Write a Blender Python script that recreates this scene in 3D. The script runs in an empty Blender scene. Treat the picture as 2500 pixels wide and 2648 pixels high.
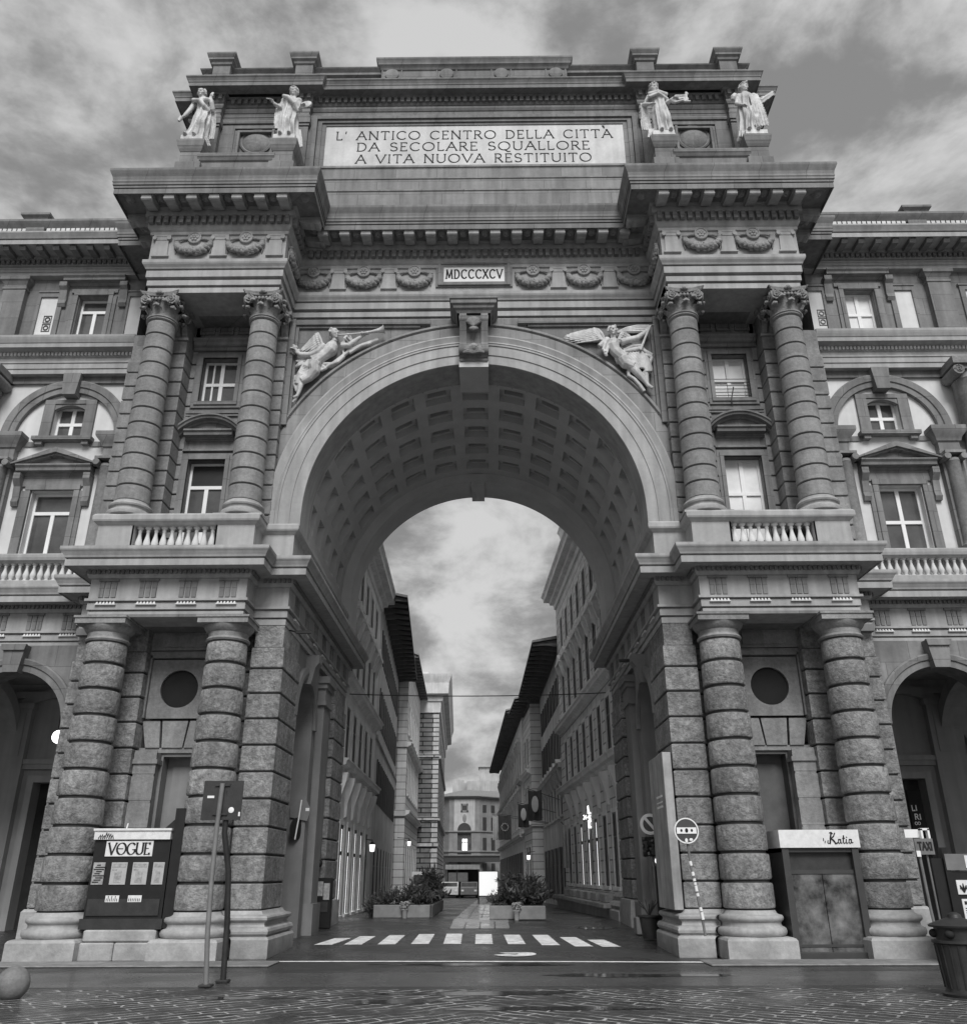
import bpy, bmesh, math, random
from math import sin, cos, pi, radians, sqrt, atan2
from mathutils import Vector, Matrix
random.seed(7)
S = bpy.context.scene
COL = S.collection
# ------------------------------------------------------------------ camera
CAM = (0.407, -19.472, 1.65)
PITCH, YAW, ROLL = radians(22.968), radians(-0.404), radians(-0.216)
def _cam():
    cp, sp, cy, sy = cos(PITCH), sin(PITCH), cos(YAW), sin(YAW)
    fw = Vector((sy*cp, cy*cp, sp)); rt = Vector((cy, -sy, 0)); up = rt.cross(fw)
    r2 = rt*cos(ROLL) + up*sin(ROLL); u2 = up*cos(ROLL) - rt*sin(ROLL)
    m = Matrix((r2, u2, -fw)).transposed().to_4x4(); m.translation = CAM
    cd = bpy.data.cameras.new('camera'); c = bpy.data.objects.new('camera', cd); COL.objects.link(c)
    c.matrix_world = m
    cd.sensor_fit = 'HORIZONTAL'; cd.sensor_width = 36; cd.lens = 2207.95/2500*36
    cd.clip_start = .1; cd.clip_end = 2000
    S.camera = c
_cam()
# ------------------------------------------------------------------ light
SUN_EL, SUN_AZ = radians(43), radians(173)          # azimuth clockwise from +Y: high behind the camera
def _light():
    w = bpy.data.worlds.new("World"); S.world = w; w.use_nodes = True
    nt = w.node_tree; N = nt.nodes; L = nt.links; N.clear()
    def n(t, **k):
        o = N.new(t)
        for a, b in k.items(): setattr(o, a, b)
        return o
    sky = n('ShaderNodeTexSky', sky_type='NISHITA', sun_disc=False, sun_elevation=SUN_EL, sun_rotation=SUN_AZ)
    sky.air_density = 1.0; sky.dust_density = 3.0
    bw = n('ShaderNodeRGBToBW'); L.new(sky.outputs[0], bw.inputs[0])
    # an even cloud deck: level the clear-sky gradient, then let the clouds break it up
    pw = n('ShaderNodeMath', operation='POWER'); L.new(bw.outputs[0], pw.inputs[0]); pw.inputs[1].default_value = .25
    tc = n('ShaderNodeTexCoord'); sp = n('ShaderNodeSeparateXYZ'); L.new(tc.outputs['Generated'], sp.inputs[0])
    za = n('ShaderNodeMath', operation='ADD'); L.new(sp.outputs[2], za.inputs[0]); za.inputs[1].default_value = .75
    zm = n('ShaderNodeMath', operation='MAXIMUM'); L.new(za.outputs[0], zm.inputs[0]); zm.inputs[1].default_value = .1
    dx = n('ShaderNodeMath', operation='DIVIDE'); L.new(sp.outputs[0], dx.inputs[0]); L.new(zm.outputs[0], dx.inputs[1])
    dy = n('ShaderNodeMath', operation='DIVIDE'); L.new(sp.outputs[1], dy.inputs[0]); L.new(zm.outputs[0], dy.inputs[1])
    cb = n('ShaderNodeCombineXYZ'); L.new(dx.outputs[0], cb.inputs[0]); L.new(dy.outputs[0], cb.inputs[1]); L.new(sp.outputs[2], cb.inputs[2])
    n1 = n('ShaderNodeTexNoise'); n1.inputs['Scale'].default_value = 8.0; n1.inputs['Detail'].default_value = 9; n1.inputs['Roughness'].default_value = .58; n1.inputs['Distortion'].default_value = .15
    L.new(cb.outputs[0], n1.inputs['Vector'])
    r1 = n('ShaderNodeMapRange'); r1.interpolation_type = 'SMOOTHSTEP'
    for k, v in zip((1, 2, 3, 4), (.37, .63, .52, 1.3)): r1.inputs[k].default_value = v
    L.new(n1.outputs['Fac'], r1.inputs[0])
    # brighter towards the horizon
    hz = n('ShaderNodeMapRange'); 
    for k, v in zip((1, 2, 3, 4), (0.05, .7, .74, 1.0)): hz.inputs[k].default_value = v
    L.new(sp.outputs[2], hz.inputs[0])
    m1 = n('ShaderNodeMath', operation='MULTIPLY'); L.new(r1.outputs[0], m1.inputs[0]); L.new(hz.outputs[0], m1.inputs[1])
    m2 = n('ShaderNodeMath', operation='MULTIPLY'); L.new(m1.outputs[0], m2.inputs[0]); L.new(pw.outputs[0], m2.inputs[1])
    m3 = n('ShaderNodeMath', operation='MULTIPLY'); L.new(m2.outputs[0], m3.inputs[0]); m3.inputs[1].default_value = 3.0
    bg = n('ShaderNodeBackground'); L.new(m3.outputs[0], bg.inputs[0]); bg.inputs[1].default_value = .1
    o = n('ShaderNodeOutputWorld'); L.new(bg.outputs[0], o.inputs[0])
    sd = bpy.data.lights.new('sun', 'SUN'); sd.energy = 1.9; sd.angle = radians(28); sd.color = (1, 1, 1)
    so = bpy.data.objects.new('sun', sd); COL.objects.link(so)
    d = Vector((sin(SUN_AZ)*cos(SUN_EL), cos(SUN_AZ)*cos(SUN_EL), sin(SUN_EL)))
    so.rotation_euler = d.to_track_quat('Z', 'Y').to_euler()
_light()
S.view_settings.view_transform = 'Standard'; S.view_settings.look = 'None'; S.view_settings.exposure = 0.62; S.view_settings.gamma = 1
S.render.engine = 'CYCLES'
# ------------------------------------------------------------------ materials
def mat(name, base, rough=.75, var=.18, scale=1.2, bump=0, bscale=12, streak=0, metal=0, spec=.3, fine=.0, brick=None, emit=0, coarse=0, bdist=.05):
    m = bpy.data.materials.new(name); m.use_nodes = True
    nt = m.node_tree; N = nt.nodes; L = nt.links; P = N['Principled BSDF']
    P.inputs['Roughness'].default_value = rough; P.inputs['Metallic'].default_value = metal
    P.inputs['Specular IOR Level'].default_value = spec
    if emit:
        P.inputs['Emission Color'].default_value = (1, 1, 1, 1); P.inputs['Emission Strength'].default_value = emit
    tc = N.new('ShaderNodeNewGeometry')
    no = N.new('ShaderNodeTexNoise'); no.inputs['Scale'].default_value = scale; no.inputs['Detail'].default_value = 7; no.inputs['Roughness'].default_value = .62
    L.new(tc.outputs['Position'], no.inputs['Vector'])
    mr = N.new('ShaderNodeMapRange'); mr.inputs[1].default_value = .3; mr.inputs[2].default_value = .7
    mr.inputs[3].default_value = base*(1-var); mr.inputs[4].default_value = base*(1+var); mr.clamp = False
    L.new(no.outputs['Fac'], mr.inputs[0]); val = mr.outputs[0]
    def mul(a, lo, hi, src, f0=.3, f1=.7):
        q = N.new('ShaderNodeMapRange'); q.inputs[1].default_value = f0; q.inputs[2].default_value = f1; q.inputs[3].default_value = lo; q.inputs[4].default_value = hi
        L.new(src, q.inputs[0]); x = N.new('ShaderNodeMath'); x.operation = 'MULTIPLY'; L.new(a, x.inputs[0]); L.new(q.outputs[0], x.inputs[1]); return x.outputs[0]
    if streak:
        mp = N.new('ShaderNodeMapping'); mp.inputs['Scale'].default_value = (3.2, 3.2, .22); L.new(tc.outputs['Position'], mp.inputs[0])
        n2 = N.new('ShaderNodeTexNoise'); n2.inputs['Scale'].default_value = 1.6; n2.inputs['Detail'].default_value = 5; L.new(mp.outputs[0], n2.inputs['Vector'])
        val = mul(val, 1-streak, 1+streak*.5, n2.outputs['Fac'])
    if fine:
        n3 = N.new('ShaderNodeTexNoise'); n3.inputs['Scale'].default_value = 11; n3.inputs['Detail'].default_value = 6; n3.inputs['Roughness'].default_value = .7; L.new(tc.outputs['Position'], n3.inputs['Vector'])
        val = mul(val, 1-fine, 1+fine, n3.outputs['Fac'], .32, .68)
    hs = []
    if coarse:            # weathered block to block tone: cells about one stone course high
        mp = N.new('ShaderNodeVectorMath'); mp.operation = 'MULTIPLY_ADD'; L.new(tc.outputs['Position'], mp.inputs[0]); mp.inputs[1].default_value = (.34, .0, 1.667); mp.inputs[2].default_value = (.5, 0, .47)
        fl = N.new('ShaderNodeVectorMath'); fl.operation = 'FLOOR'; L.new(mp.outputs[0], fl.inputs[0])
        wn = N.new('ShaderNodeTexWhiteNoise'); wn.noise_dimensions = '3D'; L.new(fl.outputs[0], wn.inputs['Vector']); val = mul(val, 1-coarse, 1+coarse, wn.outputs['Value'], .0, 1.0)
    if brick:             # (axis 'x' or 'y', course height, block length, joint, joint tone)
        sp = N.new('ShaderNodeSeparateXYZ'); L.new(tc.outputs['Position'], sp.inputs[0]); cb = N.new('ShaderNodeCombineXYZ')
        ad = N.new('ShaderNodeMath'); L.new(sp.outputs[0], ad.inputs[0]); L.new(sp.outputs[1], ad.inputs[1])
        L.new(ad.outputs[0], cb.inputs[0]); L.new(sp.outputs[2], cb.inputs[1])
        bt = N.new('ShaderNodeTexBrick'); bt.inputs['Scale'].default_value = 1; bt.inputs['Row Height'].default_value = brick[0]; bt.inputs['Brick Width'].default_value = brick[1]
        bt.inputs['Mortar Size'].default_value = brick[2]; bt.inputs['Mortar Smooth'].default_value = .2
        bt.inputs['Color1'].default_value = (1, 1, 1, 1); bt.inputs['Color2'].default_value = (.8, .8, .8, 1); bt.inputs['Mortar'].default_value = (brick[3],)*3+(1,)
        L.new(cb.outputs[0], bt.inputs['Vector']); b2 = N.new('ShaderNodeRGBToBW'); L.new(bt.outputs['Color'], b2.inputs[0])
        x = N.new('ShaderNodeMath'); x.operation = 'MULTIPLY'; L.new(val, x.inputs[0]); L.new(b2.outputs[0], x.inputs[1]); val = x.outputs[0]
    L.new(val, P.inputs['Base Color'])
    if bump:
        nb = N.new('ShaderNodeTexNoise'); nb.inputs['Scale'].default_value = bscale; nb.inputs['Detail'].default_value = 8; nb.inputs['Roughness'].default_value = .68
        L.new(tc.outputs['Position'], nb.inputs['Vector']); bn = N.new('ShaderNodeBump'); bn.inputs['Strength'].default_value = bump; bn.inputs['Distance'].default_value = bdist
        L.new(nb.outputs['Fac'], bn.inputs['Height']); L.new(bn.outputs[0], P.inputs['Normal'])
    return m
M = {}
M['mid'] = mat('mid_stucco', .27, .8, .2, .9, .12, 30, streak=.25, fine=.06, brick=(.62, 1.35, .010, .55))
M['pale'] = mat('stucco_lit_tone', .36, .8, .14, 1.1, .12, 30, streak=.2, fine=.05)  # one stucco toned lighter on projecting mouldings: light put into the colour
M['far'] = mat('far_plaster', .40, .85, .2, .5, streak=.15)
M['vault'] = mat('vault_stucco', .52, .8, .1, 1.2, .1, 20)
M['mortar'] = mat('dark_mortar', .05, .95, .3, 4)
M['stucco'] = mat('stucco', .225, .8, .2, .9, .14, 30, streak=.25, fine=.08, brick=(.62, 1.35, .010, .55))  # same stucco toned darker, mostly wall planes, to contrast with the lit tone
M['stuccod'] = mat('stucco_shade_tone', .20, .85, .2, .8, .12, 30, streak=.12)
M['white'] = mat('white_plaster', .62, .8, .12, 1.1, .05, 20, streak=.08)
M['stone'] = mat('rough_sandstone', .25, .85, .34, 1.9, .8, 6, fine=.42, coarse=.16, streak=.15, bdist=.14)
M['stone2'] = mat('smooth_sandstone', .235, .85, .22, 1.5, .4, 14, fine=.18, coarse=.16, streak=.15)
M['plinth'] = mat('worn_plinth_stone', .34, .7, .28, 1.8, .3, 10, fine=.12)
M['marble'] = mat('white_marble', .54, .5, .2, 3.5, .15, 20, streak=.3, fine=.1)
M['marble2'] = mat('clean_marble', .66, .5, .06, 2.5)
M['tablet'] = mat('marble_slab', .5, .5, .22, .9, fine=.06, streak=.12)
M['carve'] = mat('carved_stone', .25, .85, .25, 4, .5, 20, fine=.15)
M['frame'] = mat('white_paint', .78, .5, .05, 3)
M['glass'] = mat('dim_glass', .085, .1, .45, .9, spec=.6)
M['curtain'] = mat('curtained_glass', .7, .25, .15, 1.5, spec=.5)
M['pane2'] = mat('street_window_glass', .025, .35, .3, 1, spec=.12)
M['black'] = mat('black_paint', .018, .4, .2, 4)
M['iron'] = mat('dark_metal', .03, .45, .3, 5, .1, 30, spec=.5)
M['grey'] = mat('grey_metal', .16, .4, .2, 4, spec=.5)
M['letter'] = mat('cut_letters', .02, .8, .1, 5)
M['paintw'] = mat('road_paint', .72, .6, .3, 3, fine=.25)
M['soffit'] = mat('dark_timber', .035, .9, .3, 3)
M['lstone'] = mat('pale_ashlar', .78, .8, .12, 1.2, .1, 15, brick=(.42, 1.1, .03, .35), streak=.1)
M['rstone'] = mat('banded_ashlar', .72, .8, .12, 1.2, .1, 15, brick=(.48, 30, .028, .35), streak=.1)
M['pstone'] = mat('bossed_rustication', .55, .85, .22, 1.2, .7, 6, brick=(.42, 1.9, .055, .12), streak=.1)
M['plast'] = mat('street_plaster', .78, .85, .16, .9, .1, 18, streak=.15)
M['plast2'] = mat('grey_street_plaster', .58, .85, .2, .9, .3, 8, streak=.15)
M['roof'] = mat('roof_tiles', .22, .85, .2, 3, .4, 12)
M['lit'] = mat('lit_panel', .9, .5, .05, 2, emit=.9)
M['panel_glow'] = mat('white_panel_glow', .8, .5, .03, 1, emit=.45)  # glow added so the blank white panel shows brightest
M['lamp'] = mat('lit_globe', .9, .5, .05, 2, emit=3)
M['concrete'] = mat('planter_concrete', .26, .8, .2, 3, .2, 20)
M['leaf'] = mat('dark_leaves', .07, .5, .45, 9, spec=.4)
M['soil'] = mat('soil', .04, .95, .3, 8)
M['paper'] = mat('printed_paper', .7, .6, .12, 9)
M['page'] = mat('glossy_pages', .42, .4, .15, 4)
M['paper2'] = mat('grey_print', .33, .55, .4, 14)
M['board'] = mat('weathered_board', .36, .75, .25, 2.2, .15, 12, streak=.25)
M['flagd'] = mat('dark_cloth', .07, .85, .2, 4)
M['flagl'] = mat('pale_cloth', .6, .85, .1, 4)
M['kiosk'] = mat('kiosk_green_paint', .045, .45, .2, 3, .05, 20, spec=.5)
M['shutter'] = mat('dusty_glass_doors', .11, .35, .9, 3.2, spec=.4)
def ground_mats():
    m = mat('asphalt', .042, .55, .3, .7, .35, 60, fine=.22); M['asphalt'] = m
    def wet(m, lo, hi, sc, f0=.42, f1=.6):
        N = m.node_tree.nodes; L = m.node_tree.links; P = N['Principled BSDF']; g = N.new('ShaderNodeNewGeometry')
        n = N.new('ShaderNodeTexNoise'); n.inputs['Scale'].default_value = sc; n.inputs['Detail'].default_value = 4; L.new(g.outputs['Position'], n.inputs['Vector'])
        r = N.new('ShaderNodeMapRange'); r.inputs[1].default_value = f0; r.inputs[2].default_value = f1; r.inputs[3].default_value = hi; r.inputs[4].default_value = lo
        L.new(n.outputs['Fac'], r.inputs[0]); L.new(r.outputs[0], P.inputs['Roughness']); P.inputs['Specular IOR Level'].default_value = .5
    wet(m, .13, .42, .5)
    m = mat('asphalt_strip', .068, .5, .25, .8, .3, 60, fine=.2); M['asphalt2'] = m; wet(m, .10, .3, .6)
    m = mat('street_paving', .3, .4, .2, .9, .2, 20, fine=.1); M['paving'] = m; wet(m, .08, .26, .5)
    # herringbone of long dark setts with pale joints, their wet gleam put into the colour
    m = mat('stone_setts', .058, .4, .5, 1.6, .9, 7, fine=.45, bdist=.09); M['setts'] = m
    N = m.node_tree.nodes; L = m.node_tree.links; P = N['Principled BSDF']; g = N.new('ShaderNodeNewGeometry')
    sp = N.new('ShaderNodeSeparateXYZ'); L.new(g.outputs['Position'], sp.inputs[0])
    def mth(op, a, b=None, bv=None):
        x = N.new('ShaderNodeMath'); x.operation = op; L.new(a, x.inputs[0])
        if b is not None: L.new(b, x.inputs[1])
        if bv is not None: x.inputs[1].default_value = bv
        return x.outputs[0]
    ax = mth('ABSOLUTE', mth('ADD', sp.outputs[0], bv=-.2)); yy = sp.outputs[1]
    u = mth('ADD', mth('MULTIPLY', ax, bv=.80), mth('MULTIPLY', yy, bv=-.6)); w = mth('ADD', mth('MULTIPLY', ax, bv=.6), mth('MULTIPLY', yy, bv=.80))
    cb = N.new('ShaderNodeCombineXYZ'); L.new(u, cb.inputs[0]); L.new(w, cb.inputs[1])
    nz = N.new('ShaderNodeTexNoise'); nz.inputs['Scale'].default_value = 2.2; L.new(g.outputs['Position'], nz.inputs['Vector'])
    va = N.new('ShaderNodeVectorMath'); va.operation = 'MULTIPLY_ADD'; L.new(nz.outputs['Color'], va.inputs[0]); va.inputs[1].default_value = (.26, .26, 0); L.new(cb.outputs[0], va.inputs[2])
    bt = N.new('ShaderNodeTexBrick'); bt.inputs['Scale'].default_value = 1; bt.inputs['Row Height'].default_value = .21; bt.inputs['Brick Width'].default_value = .62
    bt.inputs['Mortar Size'].default_value = .022; bt.inputs['Mortar Smooth'].default_value = .5; L.new(va.outputs[0], bt.inputs['Vector'])
    n2 = N.new('ShaderNodeTexNoise'); n2.inputs['Scale'].default_value = 1.1; n2.inputs['Detail'].default_value = 4; L.new(g.outputs['Position'], n2.inputs['Vector'])
    r2 = N.new('ShaderNodeMapRange'); r2.inputs[1].default_value = .36; r2.inputs[2].default_value = .56; L.new(n2.outputs['Fac'], r2.inputs[0])
    f = mth('MULTIPLY', bt.outputs['Fac'], r2.outputs[0])
    old = P.inputs['Base Color'].links[0].from_socket
    mx = N.new('ShaderNodeMix'); mx.data_type = 'FLOAT'; L.new(f, mx.inputs[0]); L.new(old, mx.inputs[2]); mx.inputs[3].default_value = .5
    L.new(mx.outputs[0], P.inputs['Base Color']); wet(m, .12, .5, .45, .45, .62)
ground_mats()
# ------------------------------------------------------------------ mesh helpers
class MB:
    groove = None
    def __init__(s, T=None): s.v = []; s.f = []; s.dk = []; s.T = T or (lambda a, b, c: (a, b, c))
    def add(s, vs, fs):
        b = len(s.v); s.v += [s.T(*p) for p in vs]; s.f += [tuple(b+i for i in q) for q in fs]
    def box(s, x0, x1, y0, y1, z0, z1, c=0):
        if c:
            o = [(-1, -1), (1, -1), (1, 1), (-1, 1)]; vs = []
            xm, ym = (x0+x1)/2, (y0+y1)/2; hx, hy = abs(x1-x0)/2, abs(y1-y0)/2
            for zz, k in ((z0, c), (z0+c, 0), (z1-c, 0), (z1, c)):
                for a, b in o:
                    if a*b > 0: vs += [(xm+a*(hx-k), ym+b*(hy-c-k), zz), (xm+a*(hx-c-k), ym+b*(hy-k), zz)]
                    else: vs += [(xm+a*(hx-c-k), ym+b*(hy-k), zz), (xm+a*(hx-k), ym+b*(hy-c-k), zz)]
            fs = [tuple(range(7, -1, -1)), tuple(range(24, 32))]
            for r in range(3):
                for i in range(8): fs.append((r*8+i, r*8+(i+1) % 8, r*8+8+(i+1) % 8, r*8+8+i))
            s.add(vs, fs); return
        s.add([(x0, y0, z0), (x1, y0, z0), (x1, y1, z0), (x0, y1, z0), (x0, y0, z1), (x1, y0, z1), (x1, y1, z1), (x0, y1, z1)],
              [(0, 3, 2, 1), (4, 5, 6, 7), (0, 1, 5, 4), (1, 2, 6, 5), (2, 3, 7, 6), (3, 0, 4, 7)])
    def quad(s, a, b, c, d): s.add([a, b, c, d], [(0, 1, 2, 3)])
    def prism(s, poly, y0, y1):                      # polygon in x-z pulled along y
        n = len(poly); s.add([(x, y0, z) for x, z in poly]+[(x, y1, z) for x, z in poly],
              [tuple(range(n)), tuple(range(2*n-1, n-1, -1))]+[(i, i+n, (i+1) % n+n, (i+1) % n) for i in range(n)])
    def sideprism(s, poly, x0, x1):                  # polygon in y-z pulled along x
        n = len(poly); s.add([(x0, y, z) for y, z in poly]+[(x1, y, z) for y, z in poly],
              [tuple(range(n)), tuple(range(2*n-1, n-1, -1))]+[(i, i+n, (i+1) % n+n, (i+1) % n) for i in range(n)])
    def sweep(s, prof, path, closed=False, caps=False):
        n = len(path); m = len(prof); vs = []; f0 = len(s.f)
        def nrm(i, j):
            dx, dy = path[j][0]-path[i][0], path[j][1]-path[i][1]; l = sqrt(dx*dx+dy*dy); return (dy/l, -dx/l)
        for i in range(n):
            a = nrm(i-1, i) if (i > 0 or closed) else None; b = nrm(i, (i+1) % n) if (i < n-1 or closed) else None
            if a is None: q = b
            elif b is None: q = a
            else:
                k = 1+a[0]*b[0]+a[1]*b[1]; q = ((a[0]+b[0])/k, (a[1]+b[1])/k) if k > .05 else a
            for o, z in prof: vs.append((path[i][0]+q[0]*o, path[i][1]+q[1]*o, z))
        fs = []
        for i in range(n if closed else n-1):
            j = (i+1) % n
            for k in range(m-1):
                fs.append((i*m+k, j*m+k, j*m+k+1, i*m+k+1))
                if s.groove and s.groove(prof[k], prof[k+1]): s.dk.append(f0+len(fs)-1)
        if caps and not closed: fs += [tuple(range(m)), tuple((n-1)*m+k for k in range(m-1, -1, -1))]
        if closed: fs += [tuple(i*m for i in range(n-1, -1, -1)), tuple(i*m+m-1 for i in range(n))]
        s.add(vs, fs)
    def lathe(s, prof, cx, cy, seg=32, cz=0, a0=0, a1=2*pi):
        full = abs(a1-a0-2*pi) < 1e-6; n = seg if full else seg+1; m = len(prof)
        f0 = len(s.f); vs = [(cx+r*cos(a0+(a1-a0)*i/seg), cy+r*sin(a0+(a1-a0)*i/seg), cz+z) for i in range(n) for r, z in prof]
        fs = []
        for i in range(seg):
            j = (i+1) % n
            for k in range(m-1):
                fs.append((i*m+k, j*m+k, j*m+k+1, i*m+k+1))
                if s.groove and s.groove(prof[k], prof[k+1]): s.dk.append(f0+len(fs)-1)
        if full: fs += [tuple(i*m for i in range(n-1, -1, -1)), tuple(i*m+m-1 for i in range(n))]
        s.add(vs, fs)
    def tube(s, pts, rad, seg=8):
        pts = [Vector(p) for p in pts]; n = len(pts)
        if not hasattr(rad, '__len__'): rad = [rad]*n
        vs = []; ref = Vector((.31, .17, .93))
        for i in range(n):
            d = (pts[min(i+1, n-1)]-pts[max(i-1, 0)]).normalized()
            if abs(d.dot(ref)) > .95: ref = Vector((.9, .3, .1))
            a = d.cross(ref).normalized(); b = d.cross(a)
            for k in range(seg):
                t = 2*pi*k/seg; vs.append(tuple(pts[i]+a*(cos(t)*rad[i])+b*(sin(t)*rad[i])))
        fs = [tuple(range(seg-1, -1, -1)), tuple((n-1)*seg+k for k in range(seg))]
        for i in range(n-1):
            for k in range(seg): fs.append((i*seg+k, i*seg+(k+1) % seg, (i+1)*seg+(k+1) % seg, (i+1)*seg+k))
        s.add(vs, fs)
    def ball(s, c, r, seg=14, rings=8, R=None):
        if not hasattr(r, '__len__'): r = (r, r, r)
        vs = []; R = R or Matrix.Identity(3)
        for i in range(1, rings):
            p = pi*i/rings
            for k in range(seg):
                t = 2*pi*k/seg; q = R @ Vector((r[0]*sin(p)*cos(t), r[1]*sin(p)*sin(t), r[2]*cos(p))); vs.append((c[0]+q.x, c[1]+q.y, c[2]+q.z))
        q = R @ Vector((0, 0, r[2])); vs += [(c[0]+q.x, c[1]+q.y, c[2]+q.z), (c[0]-q.x, c[1]-q.y, c[2]-q.z)]
        t, b = len(vs)-2, len(vs)-1; fs = []
        for k in range(seg):
            fs.append((t, k, (k+1) % seg)); fs.append((b, (rings-2)*seg+(k+1) % seg, (rings-2)*seg+k))
            for i in range(rings-2): fs.append((i*seg+k, (i+1)*seg+k, (i+1)*seg+(k+1) % seg, i*seg+(k+1) % seg))
        s.add(vs, fs)
    def wall(s, x0, x1, z0, z1, y, holes=(), rev=.25):      # flat wall in x-z at y with rectangular holes and reveals going to y+rev
        xs = sorted({x0, x1}|{h[0] for h in holes}|{h[1] for h in holes}); zs = sorted({z0, z1}|{h[2] for h in holes}|{h[3] for h in holes})
        for a, b in zip(xs, xs[1:]):
            for c, d in zip(zs, zs[1:]):
                if any(h[0] <= (a+b)/2 <= h[1] and h[2] <= (c+d)/2 <= h[3] for h in holes): continue
                s.quad((a, y, c), (b, y, c), (b, y, d), (a, y, d))
        for a, b, c, d in [h[:4] for h in holes]:
            r = y+rev
            s.quad((a, y, c), (a, r, c), (a, r, d), (a, y, d)); s.quad((b, y, c), (b, y, d), (b, r, d), (b, r, c))
            s.quad((a, y, d), (a, r, d), (b, r, d), (b, y, d)); s.quad((a, y, c), (b, y, c), (b, r, c), (a, r, c))
    def archwall(s, x0, x1, z0, z1, cx, cz, R, y, n=40, rev=0, jamb=None):   # wall with a round-headed opening (springing at cz, down to jamb)
        cl = lambda a: [(cx+R*cos(a), cz+R*sin(a))]
        ang = sorted({pi*i/n for i in range(n+1)}|{a for a in (atan2(z1-cz, x1-cx), atan2(z1-cz, x0-cx)) if 0 < a < pi})
        def out(a):
            c, q = cos(a), sin(a); t = 1e9
            if c > 1e-9: t = min(t, (x1-cx)/c)
            if c < -1e-9: t = min(t, (x0-cx)/c)
            if q > 1e-9: t = min(t, (z1-cz)/q)
            return (cx+t*c, cz+t*q)
        for a, b in zip(ang, ang[1:]):
            p, q = cl(a)[0], cl(b)[0]; P, Q = out(a), out(b)
            s.quad((p[0], y, p[1]), (P[0], y, P[1]), (Q[0], y, Q[1]), (q[0], y, q[1]))
            if rev: s.quad((p[0], y, p[1]), (q[0], y, q[1]), (q[0], y+rev, q[1]), (p[0], y+rev, p[1]))
        lo = z0 if jamb is None else jamb
        if lo < cz:
            for a, b in ((x0, cx-R), (cx+R, x1)): s.quad((a, y, lo), (b, y, lo), (b, y, cz), (a, y, cz))
            if rev:
                for a in (cx-R, cx+R): s.quad((a, y, lo), (a, y, cz), (a, y+rev, cz), (a, y+rev, lo))
    def ring(s, prof, cx, cz, a0=0, a1=pi, n=48):           # profile (radius, y) turned about the y axis through (cx, cz)
        m = len(prof); vs = []
        for i in range(n+1):
            a = a0+(a1-a0)*i/n
            for r, y in prof: vs.append((cx+r*cos(a), y, cz+r*sin(a)))
        s.add(vs, [(i*m+k, (i+1)*m+k, (i+1)*m+k+1, i*m+k+1) for i in range(n) for k in range(m-1)]+[tuple(range(m)), tuple(n*m+k for k in range(m))])
    def build(s, name, mt, parent=None, smooth=None, loc=None, world=True):
        me = bpy.data.meshes.new(name); me.from_pydata(s.v, [], s.f)
        bm = bmesh.new(); bm.from_mesh(me); bmesh.ops.recalc_face_normals(bm, faces=bm.faces); bm.to_mesh(me); bm.free()
        if smooth is not None:
            me.polygons.foreach_set('use_smooth', [True]*len(me.polygons)); me.set_sharp_from_angle(angle=radians(smooth))
        me.materials.append(M[mt] if isinstance(mt, str) else mt)
        if s.dk:
            me.materials.append(M['mortar'])
            for i in s.dk: me.polygons[i].material_index = 1
        o = bpy.data.objects.new(name, me); COL.objects.link(o); place(o, parent, loc or (0, 0, 0), world); return o
WP = {}
def place(o, parent, loc, world=True):
    loc = Vector(loc)
    if parent is None: o.location = loc; WP[o.name] = loc
    else:
        pw = WP[parent.name] if world else Vector((0, 0, 0)); o.parent = parent; o.location = loc-pw; WP[o.name] = loc
def inst(src, name, parent, loc, rz=0, scale=None):          # another object on the same mesh, with its sub-parts
    o = bpy.data.objects.new(name, src.data); COL.objects.link(o); place(o, parent, loc)
    if rz: o.rotation_euler = (0, 0, rz)
    if scale: o.scale = scale
    for ch in [c for c in src.children]:
        c = bpy.data.objects.new(ch.name.split('.')[0], ch.data); COL.objects.link(c); c.parent = o; c.location = ch.location; c.rotation_euler = ch.rotation_euler
    return o
def tag(o, label, cat, group=None, kind=None):
    if label: o['label'] = label
    if cat: o['category'] = cat
    if group: o['group'] = group
    if kind: o['kind'] = kind
    return o
def thing(name, label, cat, loc=(0, 0, 0), group=None, rz=0):
    o = bpy.data.objects.new(name, None); COL.objects.link(o); o.location = loc; o.rotation_euler = (0, 0, rz); o.empty_display_size = .2
    WP[o.name] = Vector(loc); return tag(o, label, cat, group)
def frame_T(p0, p1, left):                                   # local (u along wall, d outward depth as -y, z) -> world
    dx, dy = p1[0]-p0[0], p1[1]-p0[1]; l = sqrt(dx*dx+dy*dy); ux, uy = dx/l, dy/l
    nx, ny = (uy, -ux) if left else (-uy, ux)                # outward normal: towards the street
    return (lambda u, y, z: (p0[0]+ux*u-nx*y, p0[1]+uy*u-ny*y, z)), l
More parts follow.
